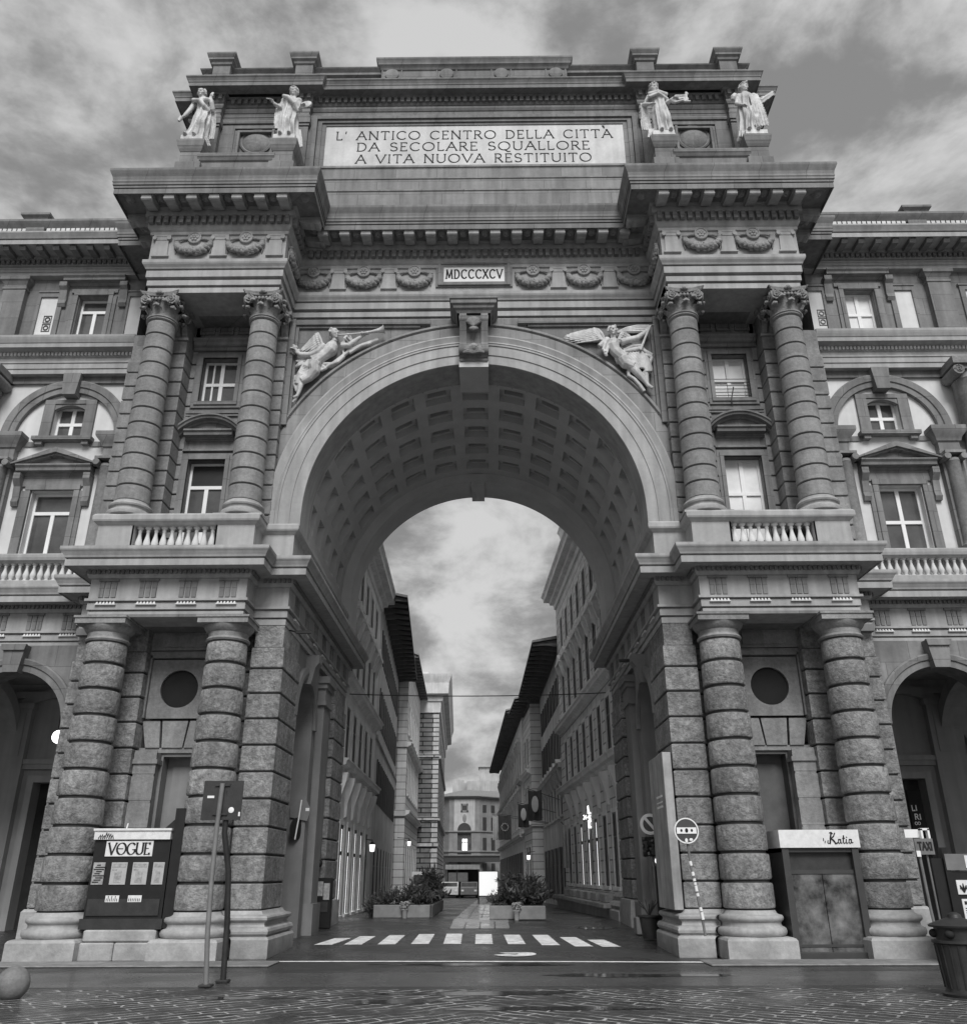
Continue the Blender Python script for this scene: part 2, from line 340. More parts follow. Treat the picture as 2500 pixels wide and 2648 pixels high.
# ------------------------------------------------------------------ lettering made of strokes
def arc(cx, cz, rx, rz, a0, a1, n=12): return [(cx+rx*cos(radians(a0+(a1-a0)*i/n)), cz+rz*sin(radians(a0+(a1-a0)*i/n))) for i in range(n+1)]
GL = {'A': (.8, [[(0, 0), (.4, 1)], [(.4, 1), (.8, 0)], [(.17, .38), (.63, .38)]]), 'B': (.6, [[(.08, 0), (.08, 1)], [(.08, 1), (.3, 1)]+arc(.3, .76, .22, .24, 90, -90)+[(.08, .52)], [(.3, .52)]+arc(.3, .26, .27, .26, 90, -90)+[(.08, 0)]]),
 'C': (.8, [arc(.45, .5, .42, .5, 45, 315, 18)]), 'D': (.75, [[(.08, 0), (.08, 1)], [(.08, 1), (.3, 1)]+arc(.3, .5, .4, .5, 90, -90, 16)+[(.08, 0)]]),
 'E': (.55, [[(.08, 0), (.08, 1)], [(.08, 1), (.5, 1), (.5, .9)], [(.08, .52), (.42, .52)], [(.08, 0), (.52, 0), (.52, .1)]]), 'G': (.82, [arc(.45, .5, .42, .5, 45, 330, 18)+[(.8, .42), (.55, .42)]]),
 'I': (.2, [[(.1, 0), (.1, 1)]]), 'K': (.65, [[(.08, 0), (.08, 1)], [(.6, 1), (.1, .45)], [(.25, .6), (.65, 0)]]), 'L': (.52, [[(.08, 1), (.08, 0), (.5, 0), (.5, .1)]]),
 'M': (.95, [[(.05, 0), (.14, 1)], [(.14, 1), (.47, .1), (.8, 1)], [(.8, 1), (.9, 0)]]), 'N': (.8, [[(.08, 0), (.08, 1)], [(.08, 1), (.72, 0)], [(.72, 0), (.72, 1)]]), 'O': (.95, [arc(.47, .5, .45, .5, 0, 360, 24)]),
 'Q': (.95, [arc(.47, .5, .45, .5, 0, 360, 24), [(.5, .05), (.75, -.2), (.95, -.18)]]), 'R': (.66, [[(.08, 0), (.08, 1)], [(.08, 1), (.3, 1)]+arc(.3, .75, .24, .25, 90, -90)+[(.08, .5)], [(.3, .5), (.64, 0)]]),
 'S': (.6, [arc(.3, .75, .24, .25, 30, 270, 12)+arc(.3, .25, .27, .25, 90, -150, 12)]), 'T': (.7, [[(.35, 0), (.35, 1)], [(.02, .9), (.02, 1), (.68, 1), (.68, .9)]]), 'U': (.78, [[(.08, 1), (.08, .35)]+arc(.39, .32, .31, .32, 180, 360, 12)+[(.7, 1)]]),
 'V': (.78, [[(0, 1), (.39, 0), (.78, 1)]]), 'X': (.7, [[(0, 0), (.68, 1)], [(.02, 1), (.7, 0)]]), "'": (.15, [[(.08, 1), (.05, .78)]]), ' ': (.42, []),
 '2': (.55, [arc(.27, .74, .23, .26, 160, -40, 10)+[(.03, 0), (.52, 0)]]), '4': (.6, [[(.42, 0), (.42, 1), (.02, .3), (.58, .3)]]), '-': (.4, [[(.05, .5), (.35, .5)]]), '0': (.55, [arc(.27, .5, .23, .5, 0, 360, 18)])}
def text_width(t, gap): return sum(GL[c][0]+gap for c in t)-gap
def lettering(mb, t, x, y, z, h, w=.1, gap=.2, serif=.2, th=.02, width=None, contrast=.45, shear=0, sx=1):
    W0 = text_width(t, gap)*h; k = sx*(width/W0 if width else 1); cx = x-W0*k/2
    def rib(pts, ww):
        for (a, b), (c, d) in zip(pts, pts[1:]):
            dx, dz = (c-a)*k, d-b; l = sqrt(dx*dx+dz*dz)
            if l < 1e-6: continue
            ux, uz = dx/l, dz/l; q = ww*(1-contrast*(1-min(1, abs(uz)*1.25)) - contrast*.6*max(0, ux*uz)*1.6)
            nx, nz = -uz*q/2, ux*q/2; e = q*.25
            P = [(a*k-ux*e+nx, b-uz*e+nz), (c*k+ux*e+nx, d+uz*e+nz), (c*k+ux*e-nx, d+uz*e-nz), (a*k-ux*e-nx, b-uz*e-nz)]
            P = [(cx+(p+shear*r)*h, z+r*h) for p, r in P]; cnt[0] += 1; mb.prism(P, y, y-th-.00015*(cnt[0] % 9))
    cnt = [0]
    for ch in t:
        wd, st = GL[ch]
        for pl in st:
            rib(pl, w)
            if serif:
                for i, j in ((0, 1), (-1, -2)):
                    p, r = pl[i], pl[j]
                    if abs(r[1]-p[1]) > .3 and (abs(p[1]) < .01 or abs(p[1]-1) < .01): rib([(p[0]-serif/2, p[1]), (p[0]+serif/2, p[1])], w*.8)
        cx += (wd+gap)*h*k
GY = [-60, 1, 12, 25, 60, 150, 420]; GZ = [0, 0, .25, .1, -.4, -1.3, -1.3]
def gz(y):
    for a, b, c, d in zip(GY, GY[1:], GZ, GZ[1:]):
        if a <= y <= b: return c+(d-c)*(y-a)/(b-a)
    return 0
# ================================================================== ground
XG = 46
def sheet(name, mt, x0, x1, y0, y1, lift, kind='structure', xs=None):
    mb = MB(); ys = sorted({y0, y1}|{g for g in GY if y0 < g < y1}|({y0+i*(y1-y0)/8 for i in range(9)}))
    for a, b in zip(ys, ys[1:]): mb.quad((x0, a, gz(a)+lift), (x1, a, gz(a)+lift), (x1, b, gz(b)+lift), (x0, b, gz(b)+lift))
    o = mb.build(name, mt); o['kind'] = kind; return o
sheet('ground', 'asphalt', -420, 420, -60, 420, 0)
sheet('piazza_paving', 'setts', -70, 70, -58, -4.52, .012)
sheet('road', 'asphalt2', -70, 70, -4.1, -2.0, .004)
sheet('gutter', 'asphalt', -70, 70, -4.5, -4.12, .005)
sheet('street_paving_strip', 'paving', -.85, .95, 8.3, 118, .004)
mb = MB()
for x_ in (-.85, -.4, .05, .5, .95):
    for i in range(30): a_, b_ = 8.3+i*2.2, 10.5+i*2.2; mb.quad((x_-.018, a_, gz(a_)+.008), (x_+.018, a_, gz(a_)+.008), (x_+.018, b_, gz(b_)+.008), (x_-.018, b_, gz(b_)+.008))
o = mb.build('paving_joints', 'asphalt'); o['kind'] = 'structure'
mb = MB(); 
for x0, x1, y0, y1 in ((-10.6, -3.9, -.95, .02), (4.6, 10.6, -1.05, .02)):
    mb.box(x0, x1, y0, y1, .0, .035, .015)
o = mb.build('pavement', 'stone2'); o['kind'] = 'structure'
# painted line and crossing
mb = MB(); n = 40
for i in range(n):
    f = lambda t: (-4.05+t*10.4, .13-.45*t*t-.12*t)
    (a, b), (c, d) = f(i/n), f((i+1)/n); mb.quad((a, b-.09, .010), (c, d-.09, .010), (c, d+.12, .010), (a, b+.12, .010))
o = mb.build('painted_line', 'paintw'); tag(o, 'long white painted line across the road under the great arch', 'road marking')
zb = [((-3.92, 3.73), (-3.70, 5.45)), ((-3.2, 3.76), (-3.12, 5.96)), ((-2.38, 3.78), (-2.36, 6.24)), ((-1.57, 3.85), (-1.58, 6.51)), ((-.78, 3.83), (-.83, 6.61)), ((0, 3.8), (-.03, 6.46)), ((.8, 3.73), (.73, 6.24)), ((1.61, 3.46), (1.49, 6.16)), ((2.37, 3.15), (2.18, 5.49)), ((3.01, 3.04), (2.83, 4.79))]
zl = ['first white crossing stripe at the left end, smallest and most worn', 'second white crossing stripe from the left end', 'third white crossing stripe from the left end', 'fourth white crossing stripe from the left end', 'fifth white crossing stripe, just left of the street axis', 'sixth white crossing stripe, just right of the street axis', 'fourth white crossing stripe from the right end', 'third white crossing stripe from the right end', 'second white crossing stripe from the right end', 'last white crossing stripe at the right end']
for ((a, b), (c, d)), lb in zip(zb, zl):
    mb = MB(); k = 6
    for i in range(k):
        y0, y1 = b+(d-b)*i/k, b+(d-b)*(i+1)/k; xa, xb = a+(c-a)*i/k, a+(c-a)*(i+1)/k
        mb.quad((xa, y0, gz(y0)+.007), (xa+.44, y0, gz(y0)+.007), (xb+.42, y1, gz(y1)+.007), (xb, y1, gz(y1)+.007))
    tag(mb.build('crossing_stripe', 'paintw'), lb, 'road marking', 'white stripes of the pedestrian crossing')
def roadletter(ch, x, y, h, wd, lb, wear):
    mb = MB(lambda u, d, z: (x+u, y+z*1.0, gz(y)+.012-d)); lettering(mb, ch, 0, 0, 0, h, .26, .1, 0, .004, wd, 0)
    o = mb.build('road_letter', 'paintw'); tag(o, lb, 'road marking')
roadletter('S', .90, 1.25, 1.45, .62, 'white letter S painted on the road between line and crossing', 0)
def wet(name, x, y, rx, ry, seed, lift):
    rnd = random.Random(seed); mb = MB(); n = 40; ph = [rnd.uniform(0, 6.28) for _ in range(4)]; P = []
    for k in range(n):
        a = 2*pi*k/n; f = 1+.18*sin(2*a+ph[0])+.14*sin(3*a+ph[1])+.1*sin(5*a+ph[2])+.08*sin(9*a+ph[3]); P.append((x+rx*f*cos(a), y+ry*f*sin(a)))
    mb.add([(a, b, gz(b)+lift) for a, b in P], [tuple(range(n))]); o = mb.build(name, 'water'); o['kind'] = 'structure'
M['water'] = mat('rain_water', .03, .07, .3, 3, .03, 9, spec=.5)
wet('puddle', .25, -5.05, 1.25, .26, 1, .017); wet('puddle', -1.0, -5.9, .9, .22, 2, .017); wet('puddle', 1.2, -6.6, 1.1, .2, 3, .017); wet('puddle', -3.2, -5.5, .7, .15, 4, .017)
wet('puddle', .1, -.55, 1.9, .22, 5, .006); wet('puddle', 2.9, -2.6, 1.4, .3, 7, .009); wet('puddle', 3.5, 8.3, .5, .5, 8, .006)
# ================================================================== the triumphal arch
ARCH = thing('triumphal_arch', 'huge grey stone triumphal arch with coffered vault and inscribed attic', 'arch')
def both(fn):                                        # run a builder for the right and left half
    for s in (1, -1): fn(s, lambda x, y, z, s=s: (s*x, y, z))
JL = [.92, 1.48, 2.06, 2.65, 3.25, 3.85, 4.45, 5.06, 5.66, 6.26, 6.8]
JU = [10.02, 10.46, 10.9, 11.34, 11.79, 12.25, 12.72, 13.18, 13.65, 14.13, 14.6, 15.07, 15.55, 16.02]
def courses(js, g=.035, dpt=.045):
    p = []
    for a, b in zip(js, js[1:]): p += [(-dpt, a), (-dpt, a+g*.55), (-.012, a+g*.75), (0, a+g*1.2), (0, b-g*1.2), (-.012, b-g*.75), (-dpt, b-g*.55)]
    return p+[(-dpt, js[-1])]
TORUS = [(.0, .42), (.20, .43), (.245, .47), (.255, .52), (.235, .575), (.19, .60), (.15, .61), (.13, .65), (.135, .69), (.165, .71), (.20, .74), (.205, .785), (.18, .82), (.09, .84), (.06, .86), (.02, .92), (-.05, .92)]
PLIN = [(-.05, 0), (.27, 0), (.28, .03), (.28, .36), (.25, .405), (.2, .425), (-.05, .425)]
M['door'] = mat('dark_door_paint', .09, .6, .3, 2)
def piers(s, T):
    # lower rusticated piers
    mb = MB(T); P = courses(JL)+[(-.045, 7.5)]
    for path in ([(4.9, 3.0), (4.63, 3.0), (4.63, 1.05), (5.42, 1.05), (5.42, 1.45), (6.55, 1.45), (6.55, 1.95)],
                 [(8.15, 1.95), (8.15, 1.45), (9.4, 1.45), (9.4, 2.4), (10.45, 2.4), (10.45, 3.4)],
                 [(4.9, 10.7), (4.63, 10.7), (4.63, 8.55), (4.95, 8.55)]):
        mb = MB(T); mb.groove = lambda a, b: a[0] < -.02 and b[0] < -.02 and abs(a[1]-b[1]) < .05; mb.sweep(P, path); mb.build('rusticated_pier', 'stone', ARCH)
    mb = MB(T); mb.sweep([(-.05, 0), (.08, 0), (.08, .86), (.03, .92), (-.05, .92)], [(8.15, 1.95), (8.15, 1.45), (9.4, 1.45), (9.4, 2.4), (10.45, 2.4), (10.45, 3.4)]); mb.build('pier_base', 'plinth', ARCH, 30)
    mb = MB(T); mb.sweep([(-.05, 0), (.12, 0), (.12, .5), (.08, .9), (-.05, .92)], [(4.9, 10.7), (4.63, 10.7), (4.63, 8.55), (4.95, 8.55)]); mb.build('pier_base', 'plinth', ARCH, 30)
    mb = MB(T); mb.sweep(PLIN, [(4.95, 3.05), (4.63, 3.05), (4.63, 1.05), (5.42, 1.05), (5.42, .75)]); mb.sweep(TORUS, [(4.95, 3.05), (4.63, 3.05), (4.63, 1.05), (5.42, 1.05), (5.42, .75)])
    mb.build('pier_base', 'plinth', ARCH, 30)
    # panel between the columns: oculus, flat arch, doorway
    mb = MB(T); y = 1.93
    mb.archwall(6.62, 8.1, 5.2, 6.66, 7.36, 5.93, .47, y-.10, 40, 0, 5.93)
    for a0, a1 in ((pi, 2*pi),):
        n = 20
        for i in range(n):
            p, q = pi+pi*i/n, pi+pi*(i+1)/n
            def out(t):
                c, w = cos(t), sin(t); k = min((.74/abs(c)) if abs(c) > 1e-6 else 9, (.73/abs(w)) if abs(w) > 1e-6 else 9); return (7.36+k*c, 5.93+k*w)
            mb.quad((7.36+.47*cos(p), y-.1, 5.93+.47*sin(p)), (*[out(p)[0]], y-.1, out(p)[1]), (out(q)[0], y-.1, out(q)[1]), (7.36+.47*cos(q), y-.1, 5.93+.47*sin(q)))
    mb.ring([(.47, y-.1), (.47, y+.45)], 7.36, 5.93, 0, 2*pi, 40)
    for i, (w, d) in enumerate(((.86, .14), (.80, .18))):
        for a in (-1, 1): mb.box(7.36+a*w-.05, 7.36+a*w+.05, y-d, y, 5.15+i*.06, 6.8-i*.04)
        mb.box(7.36-w-.05, 7.36+w+.05, y-d, y-.002, 6.78-i*.08, 6.87-i*.06)
    mb.box(6.5, 8.2, y-.12, y, 6.9, 7.36); mb.box(6.8, 7.9, y-.16, y-.1, 6.98, 7.28)
    for a, b, c, d in ((6.55, 6.98, 6.72, 7.06), (7.03, 7.66, 7.1, 7.6), (7.72, 8.15, 7.66, 8.0)):
        mb.prism([(c, 4.5), (d, 4.5), (b, 5.14), (a, 5.14)], y-.1, y)
    mb.box(6.5, 8.2, y-.06, y+.2, 4.38, 4.5)
    mb.build('oculus_panel', 'stone2', ARCH)
    mb = MB(T); mb.ball((7.36, y+.0, 5.93), (.50, .05, .50), 32, 8); mb.build('oculus_disc', 'letter', ARCH, 40)
    mb = MB(T); mb.wall(6.5, 8.2, 0, 4.4, y, [(6.78, 7.55, 0, 4.3)], .4); mb.box(6.78, 7.55, y+.38, y+.45, 0, 4.3); mb.box(6.9, 7.4, y+.34, y+.38, 2.4, 4.1); mb.build('doorway', 'stuccod' if s < 0 else 'door', ARCH)
    mb = MB(T); mb.box(7.62, 8.12, y-.3, y-.01, 0, 4.1); mb.box(7.56, 8.16, y-.36, y-.01, 4.1, 4.2); mb.box(7.6, 8.14, y-.33, y-.01, 4.2, 4.36)
    for z in (1.48, 2.06, 2.65, 3.25, 3.85): mb.box(7.6, 8.14, y-.31, y-.29, z+.02, z+.56)
    mb.build('door_pilaster', 'stone2', ARCH)
both(piers)
# ---- lower columns
def column(name, prof_shaft, base, cap_prof, plin, abac, mt='stone'):
    mb = MB(); mb.lathe(prof_shaft, 0, 0, 40); sh = mb.build(name, mt, ARCH, 35, loc=(0, -300, 0))
    return sh
prof = [(.50, .90)]; zt = 6.8
for a, b in zip(JL, JL[1:]):
    ra = .545-.075*((a-.92)/5.9)**1.5; rb = .545-.075*((b-.92)/5.9)**1.5
    prof += [(ra-.06, a), (ra-.06, a+.028), (ra-.015, a+.04), (ra, a+.075), (rb, b-.075), (rb-.015, b-.04), (rb-.06, b-.028)]
prof += [(.42, 6.8)]
mb = MB(); mb.groove = lambda a, b: abs(a[0]-b[0]) < .004 and abs(a[1]-b[1]) < .05; mb.lathe(prof, 0, 0, 48); LC = mb.build('column', 'stone', ARCH, 32, loc=(8.85, .735, 0))
def sub(mb, name, mt, parent, sm=None): return mb.build(name, mt, parent, sm, loc=(0, 0, 0), world=False)
mb = MB(); mb.sweep([(o-.28, z) for o, z in PLIN], [(-.72, -.735), (.72, -.735), (.72, .72), (-.72, .72)], True); sub(mb, 'plinth', 'plinth', LC)
mb = MB(); mb.lathe([(.3, .42)]+[(.5+o*.86, z) for o, z in TORUS[1:-1]]+[(.3, .92)], 0, 0, 48); sub(mb, 'base', 'plinth', LC, 40)
mb = MB(); mb.lathe([(.3, 6.78), (.5, 6.79), (.525, 6.83), (.5, 6.87), (.475, 6.89), (.475, 7.0), (.5, 7.02), (.53, 7.05), (.585, 7.13), (.595, 7.17), (.3, 7.17)], 0, 0, 48)
mb.box(-.60, .60, -.60, .60, 7.17, 7.30); mb.box(-.63, .63, -.63, .63, 7.30, 7.352); sub(mb, 'capital', 'stone2', LC, 35)
for x in (5.93, -5.93, -8.85): inst(LC, 'column', ARCH, (x, .735, 0))
# ---- entablature of the lower order
FULL = [(10.45, 3.3), (10.45, 2.4), (9.3, 2.4), (9.3, .28), (5.48, .28), (5.48, 1.05), (4.63, 1.05), (4.63, 10.7), (10.4, 10.7)]
def mir(path): return [(-x, y) for x, y in path]
PATHL = mir(FULL)                                     # left half runs left -> right as seen from the front
PATHR = FULL[::-1]
ENT1 = [(-.9, 7.35), (-.03, 7.35), (-.03, 7.49), (-.09, 7.495), (-.09, 7.53), (0, 7.535), (0, 7.70), (-.04, 7.705), (-.04, 7.735), (.06, 7.74), (.06, 7.80), (0, 7.805), (0, 8.30), (.05, 8.31), (.08, 8.36), (.09, 8.40), (.09, 8.50), (.2, 8.51)]
COR1 = [(.0, 8.505), (.47, 8.51), (.47, 8.49), (.49, 8.49), (.49, 8.65), (.44, 8.655), (.44, 8.69), (.51, 8.695), (.525, 8.74), (.57, 8.82), (.60, 8.86), (.61, 8.89), (.61, 8.955), (-.6, 9.0)]
for P in (PATHL, PATHR):
    mb = MB(); mb.sweep(ENT1, P); mb.build('entablature', 'pale', ARCH)
    mb = MB(); mb.sweep(COR1, P); mb.build('cornice', 'pale', ARCH)
def soff(s, T):
    mb = MB(T); mb.box(5.5, 9.25, .3, 2.0, 7.352, 7.42); mb.box(5.5, 9.29, .3, 2.3, 8.90, 8.98); mb.build('soffit', 'stucco', ARCH)
both(soff)
def run_boxes(mb, path, w, pitch, o0, o1, z0, z1, inset=.0, fn=None):   # little blocks set along a path (dentils)
    def ends(k):                                        # reach out to convex corners, stop short of concave ones
        def turn(i):
            if i <= 0 or i >= len(path)-1: return 0
            (a, b), (c, d), (e, f) = path[i-1:i+2]; q = (c-a)*(f-d)-(d-b)*(e-c); return 1 if q > 1e-6 else (-1 if q < -1e-6 else 0)
        return [(-o0*.9 if turn(i) > 0 else (o1+.04 if turn(i) < 0 else .02)) for i in (k, k+1)]
    for k, ((a, b), (c, d)) in enumerate(zip(path, path[1:])):
        l = sqrt((c-a)**2+(d-b)**2); ux, uy = (c-a)/l, (d-b)/l; nx, ny = uy, -ux; t0, t1 = ends(k); n = max(0, int((l-t0-t1)/pitch+.5))
        for i in range(n):
            t = t0+(i+.5)*(l-t0-t1)/n
            P = []
            for dt, o in ((-w/2, o0), (w/2, o0), (w/2, o1), (-w/2, o1)): P.append((a+ux*(t+dt)+nx*o, b+uy*(t+dt)+ny*o))
            mb.add([(x, y, z0) for x, y in P]+[(x, y, z1) for x, y in P], [(0, 3, 2, 1), (4, 5, 6, 7), (0, 1, 5, 4), (1, 2, 6, 5), (2, 3, 7, 6), (3, 0, 4, 7)])
for P in (PATHL, PATHR):
    mb = MB(); run_boxes(mb, P, .06, .115, .08, .15, 8.405, 8.5, .05); mb.build('dentil_band', 'stucco', ARCH)
# triglyphs with their drops
mb = MB()
for k in (-1, 0, 1): mb.sideprism([(0, 7.83), (-.035, 7.83), (-.035, 8.2), (0, 8.28)], k*.15-.055, k*.15+.055)
mb.box(-.24, .24, -.04, 0, 8.24, 8.30)
TRI = mb.build('triglyph', 'stucco', ARCH, loc=(5.93, .28, 0))
mb = MB()
for k in range(6):
    x = -.2+k*.08; mb.add([(x-.032, -.06, 7.66), (x+.032, -.06, 7.66), (x+.032, 0, 7.66), (x-.032, 0, 7.66), (x-.012, -.035, 7.722), (x+.012, -.035, 7.722), (x+.012, 0, 7.722), (x-.012, 0, 7.722)], [(0, 3, 2, 1), (4, 5, 6, 7), (0, 1, 5, 4), (1, 2, 6, 5), (3, 0, 4, 7), (2, 3, 7, 6)])
mb.box(-.25, .25, -.062, 0, 7.64, 7.66); sub(mb, 'drops', 'white', TRI)
for x in (6.9, 7.87, 8.85, -5.93, -6.9, -7.87, -8.85): inst(TRI, 'triglyph', ARCH, (x, .28, 0))
for s in (1, -1):
    for y in (2.0, 3.3, 4.6, 5.9, 7.2, 8.5, 9.8): inst(TRI, 'triglyph', ARCH, (s*4.63, y, 0), -s*pi/2)
    for y in (.8, 1.8): inst(TRI, 'triglyph', ARCH, (s*9.3, y, 0), s*pi/2)
    inst(TRI, 'triglyph', ARCH, (s*9.9, 2.4, 0))
# ---- balustrade course
PED = [(-.02, 8.97), (.05, 8.98), (.05, 9.12), (0, 9.14), (0, 9.74), (.03, 9.76), (.07, 9.80), (.11, 9.82), (.13, 9.86), (.13, 9.97), (.09, 10.02), (-.9, 10.025)]
RAIL = [(.0, 9.74), (.03, 9.76), (.07, 9.80), (.11, 9.82), (.13, 9.86), (.13, 9.97), (.09, 10.02), (-.5, 10.025), (-.5, 9.74), (0, 9.74)]
def balus(s, T):
    b = MB(T)
    for path in ([(8.5, .85), (8.5, .33), (9.4, .33), (9.4, 2.4), (10.2, 2.4)][::1], ):
        b.sweep(PED, [(8.5, .33), (9.4, .33), (9.4, 2.4), (10.3, 2.4)])
    b.sweep(PED, [(4.63, 10.5), (4.63, 1.05), (5.46, 1.05), (5.46, .33), (6.44, .33)][::1])
    b.sweep(RAIL, [(6.44, .33), (8.5, .33)])
    b.sweep([(0, 8.97), (.05, 8.98), (.05, 9.05), (0, 9.07), (-.35, 9.07)], [(6.44, .33), (8.5, .33)])
    b.box(6.40, 6.44, .33, .9, 9.0, 9.9); b.box(8.5, 8.54, .33, .9, 9.0, 9.9)
    b.box(5.45, 9.4, .45, 2.1, 8.98, 9.03)
    r = b.build('balustrade', 'pale', ARCH); return r
BAL = {}
def bal2(s, T): BAL[s] = balus(s, T)
both(bal2)
BPROF = [(.02, 0), (.085, .0), (.085, .05), (.05, .07), (.055, .10), (.085, .19), (.09, .25), (.07, .34), (.045, .45), (.038, .54), (.05, .56), (.05, .585), (.038, .6), (.06, .63), (.085, .645), (.085, .69), (.02, .69)]
mb = MB(); mb.lathe(BPROF, 0, 0, 16); BALU = mb.build('baluster', 'white', BAL[1], 40, loc=(6.56, .5, 9.06))
for s in (1, -1):
    for i in range(10):
        if s == 1 and i == 0: continue
        inst(BALU, 'baluster', BAL[s], (s*(6.56+i*.204), .5, 9.06))
# ---- upper bay walls
def bays(s, T):
    g_ = lambda a, b: a[0] < -.02 and b[0] < -.02 and abs(a[1]-b[1]) < .05
    mb = MB(T); mb.groove = g_; P = courses(JU, .03, .04)+[(-.04, 16.9)]
    mb.sweep(P, [(5.43, 1.85), (5.43, 1.42), (6.5, 1.42), (6.5, 2.0), (6.78, 2.0)]); mb.build('rusticated_strip', 'stone2', ARCH); mb = MB(T); mb.groove = g_; mb.sweep(P, [(8.22, 2.0), (8.35, 2.0), (8.35, 1.42), (9.38, 1.42), (9.38, 2.4), (10.45, 2.4), (10.45, 3.4)])
    mb.build('rusticated_strip', 'stone2', ARCH)
    mb = MB(T); mb.wall(6.5, 8.36, 8.98, 17.0, 2.04, [(6.98, 8.03, 9.9, 12.4), (6.98, 8.01, 14.28, 15.76)], .4)
    mb.box(6.6, 8.3, 1.96, 2.02, 13.88, 13.97); mb.box(6.6, 8.3, 1.98, 2.03, 13.80, 13.85)
    for x in (6.68, 7.24, 7.8): 
        for a, b, c, d in ((x, x+.44, 16.6, 16.64), (x, x+.44, 17.0, 17.04), (x, x+.04, 16.64, 17.0), (x+.40, x+.44, 16.64, 17.0)): mb.box(a, b, 1.985, 2.06, c, d)
    mb.build('bay_wall', 'stucco', ARCH)
    mb = MB(T)                                         # cornice over the upper window
    mb.sweep([(.0, 16.0), (.04, 16.02), (.05, 16.12), (.12, 16.16), (.14, 16.25), (.20, 16.30), (.20, 16.36), (-.02, 16.4)], [(6.52, 2.0), (8.33, 2.0)]); mb.build('window_cornice', 'stucco', ARCH)
    for (x0, x1, z0, z1, low) in ((6.98, 8.03, 9.9, 12.4, 1), (6.98, 8.01, 14.28, 15.76, 0)):
        mb = MB(T); y = 2.04; w = .2
        for k, (e, d) in enumerate(((w, .05), (w*.55, .09))):
            mb.box(x0-e, x0, y-d, y-.002*k, z0-(0 if low else e), z1); mb.box(x1, x1+e, y-d, y-.002*k, z0-(0 if low else e), z1); mb.box(x0-e, x1+e, y-d, y-.002*k, z1, z1+e)
            if not low: mb.box(x0, x1, y-d, y-.002*k, z0-e, z0)
        if low: mb.box(x0-.2, x1+.2, y-.1, y-.01, 12.66, 12.72)
        sr = mb.build('window_surround', 'stucco', ARCH)
        window(T, ARCH, x0, x1, z0, z1, 2.30, low, s)
    # segmental pediment
    mb = MB(T); x0, x1 = 6.62, 8.4; cx = 7.51; hw = .98; rise = .50; R = (hw*hw+rise*rise)/(2*rise); cz = 13.22+rise-R
    a = math.asin(hw/R); 
    mb.ring([(R, 2.02), (R, 1.66), (R-.05, 1.66), (R-.07, 1.70), (R-.12, 1.72), (R-.13, 1.86), (R-.18, 1.88), (R-.2, 2.02)], cx, cz, pi/2-a, pi/2+a, 24)
    mb.sweep([(0, 12.98), (.06, 13.0), (.1, 13.06), (.26, 13.08), (.28, 13.16), (.33, 13.19), (.33, 13.24), (-.01, 13.26)], [(cx-hw+.3, 2.03), (cx+hw-.3, 2.03)], False, True)
    mb.prism([(cx-hw+.1, 13.2)]+[(cx+(R-.18)*sin(t), cz+(R-.18)*cos(t)) for t in [(-a*.9+1.8*a*i/12) for i in range(13)]]+[(cx+hw-.1, 13.2)], 1.95, 2.03)
    mb.build('window_pediment', 'stucco', ARCH)
def window(T, parent, x0, x1, z0, z1, y, style, s):
    f = MB(T); e = .065
    f.box(x0, x0+e, y-.04, y+.03, z0, z1); f.box(x1-e, x1, y-.04, y+.03, z0, z1); f.box(x0+e, x1-e, y-.04, y+.03, z1-e, z1); f.box(x0+e, x1-e, y-.04, y+.03, z0, z0+e)
    h = z1-z0; w = x1-x0; xm = (x0+x1)/2
    if style == 1: tr = z1-.30*h if s < 0 else z1-.42*h
    else: tr = z0+.48*h
    f.box(x0+e, x1-e, y-.05, y+.03, tr-.05, tr+.05)
    f.box(xm-.055, xm+.055, y-.047, y+.028, z0+e, (tr-.05 if style == 1 and s < 0 else z1-e))
    if style == 0 and s == -1 and parent is ARCH: f.box(x0+w*.72, x0+w*.72+.05, y-.043, y+.026, z0+e, z1-e)
    fr = f.build('window', 'frame', parent)
    p = MB(T); p.box(x0+.01, x1-.01, y+.0, y+.015, z0+.01, z1-.01)
    p.build('pane', 'glass' if s < 0 else 'curtain', fr, loc=tuple(WP[fr.name]))
    return fr
both(bays)
mb = MB(lambda x, y, z: (-x, y, z)); mb.box(7.06, 7.95, 2.285, 2.298, 11.68, 12.32); mb.build('open_transom', 'black', ARCH)
# guard bars and a bent rod on the upper right window
mb = MB()
for i in range(6): mb.tube([(6.95, 2.0, 14.36+i*.11), (8.04, 2.0, 14.36+i*.11)], .012, 5)
mb.tube([(7.42, 1.98, 13.9), (7.4, 1.95, 14.2), (7.5, 1.92, 14.6)], .018, 5)
mb.build('window_bars', 'iron', ARCH)
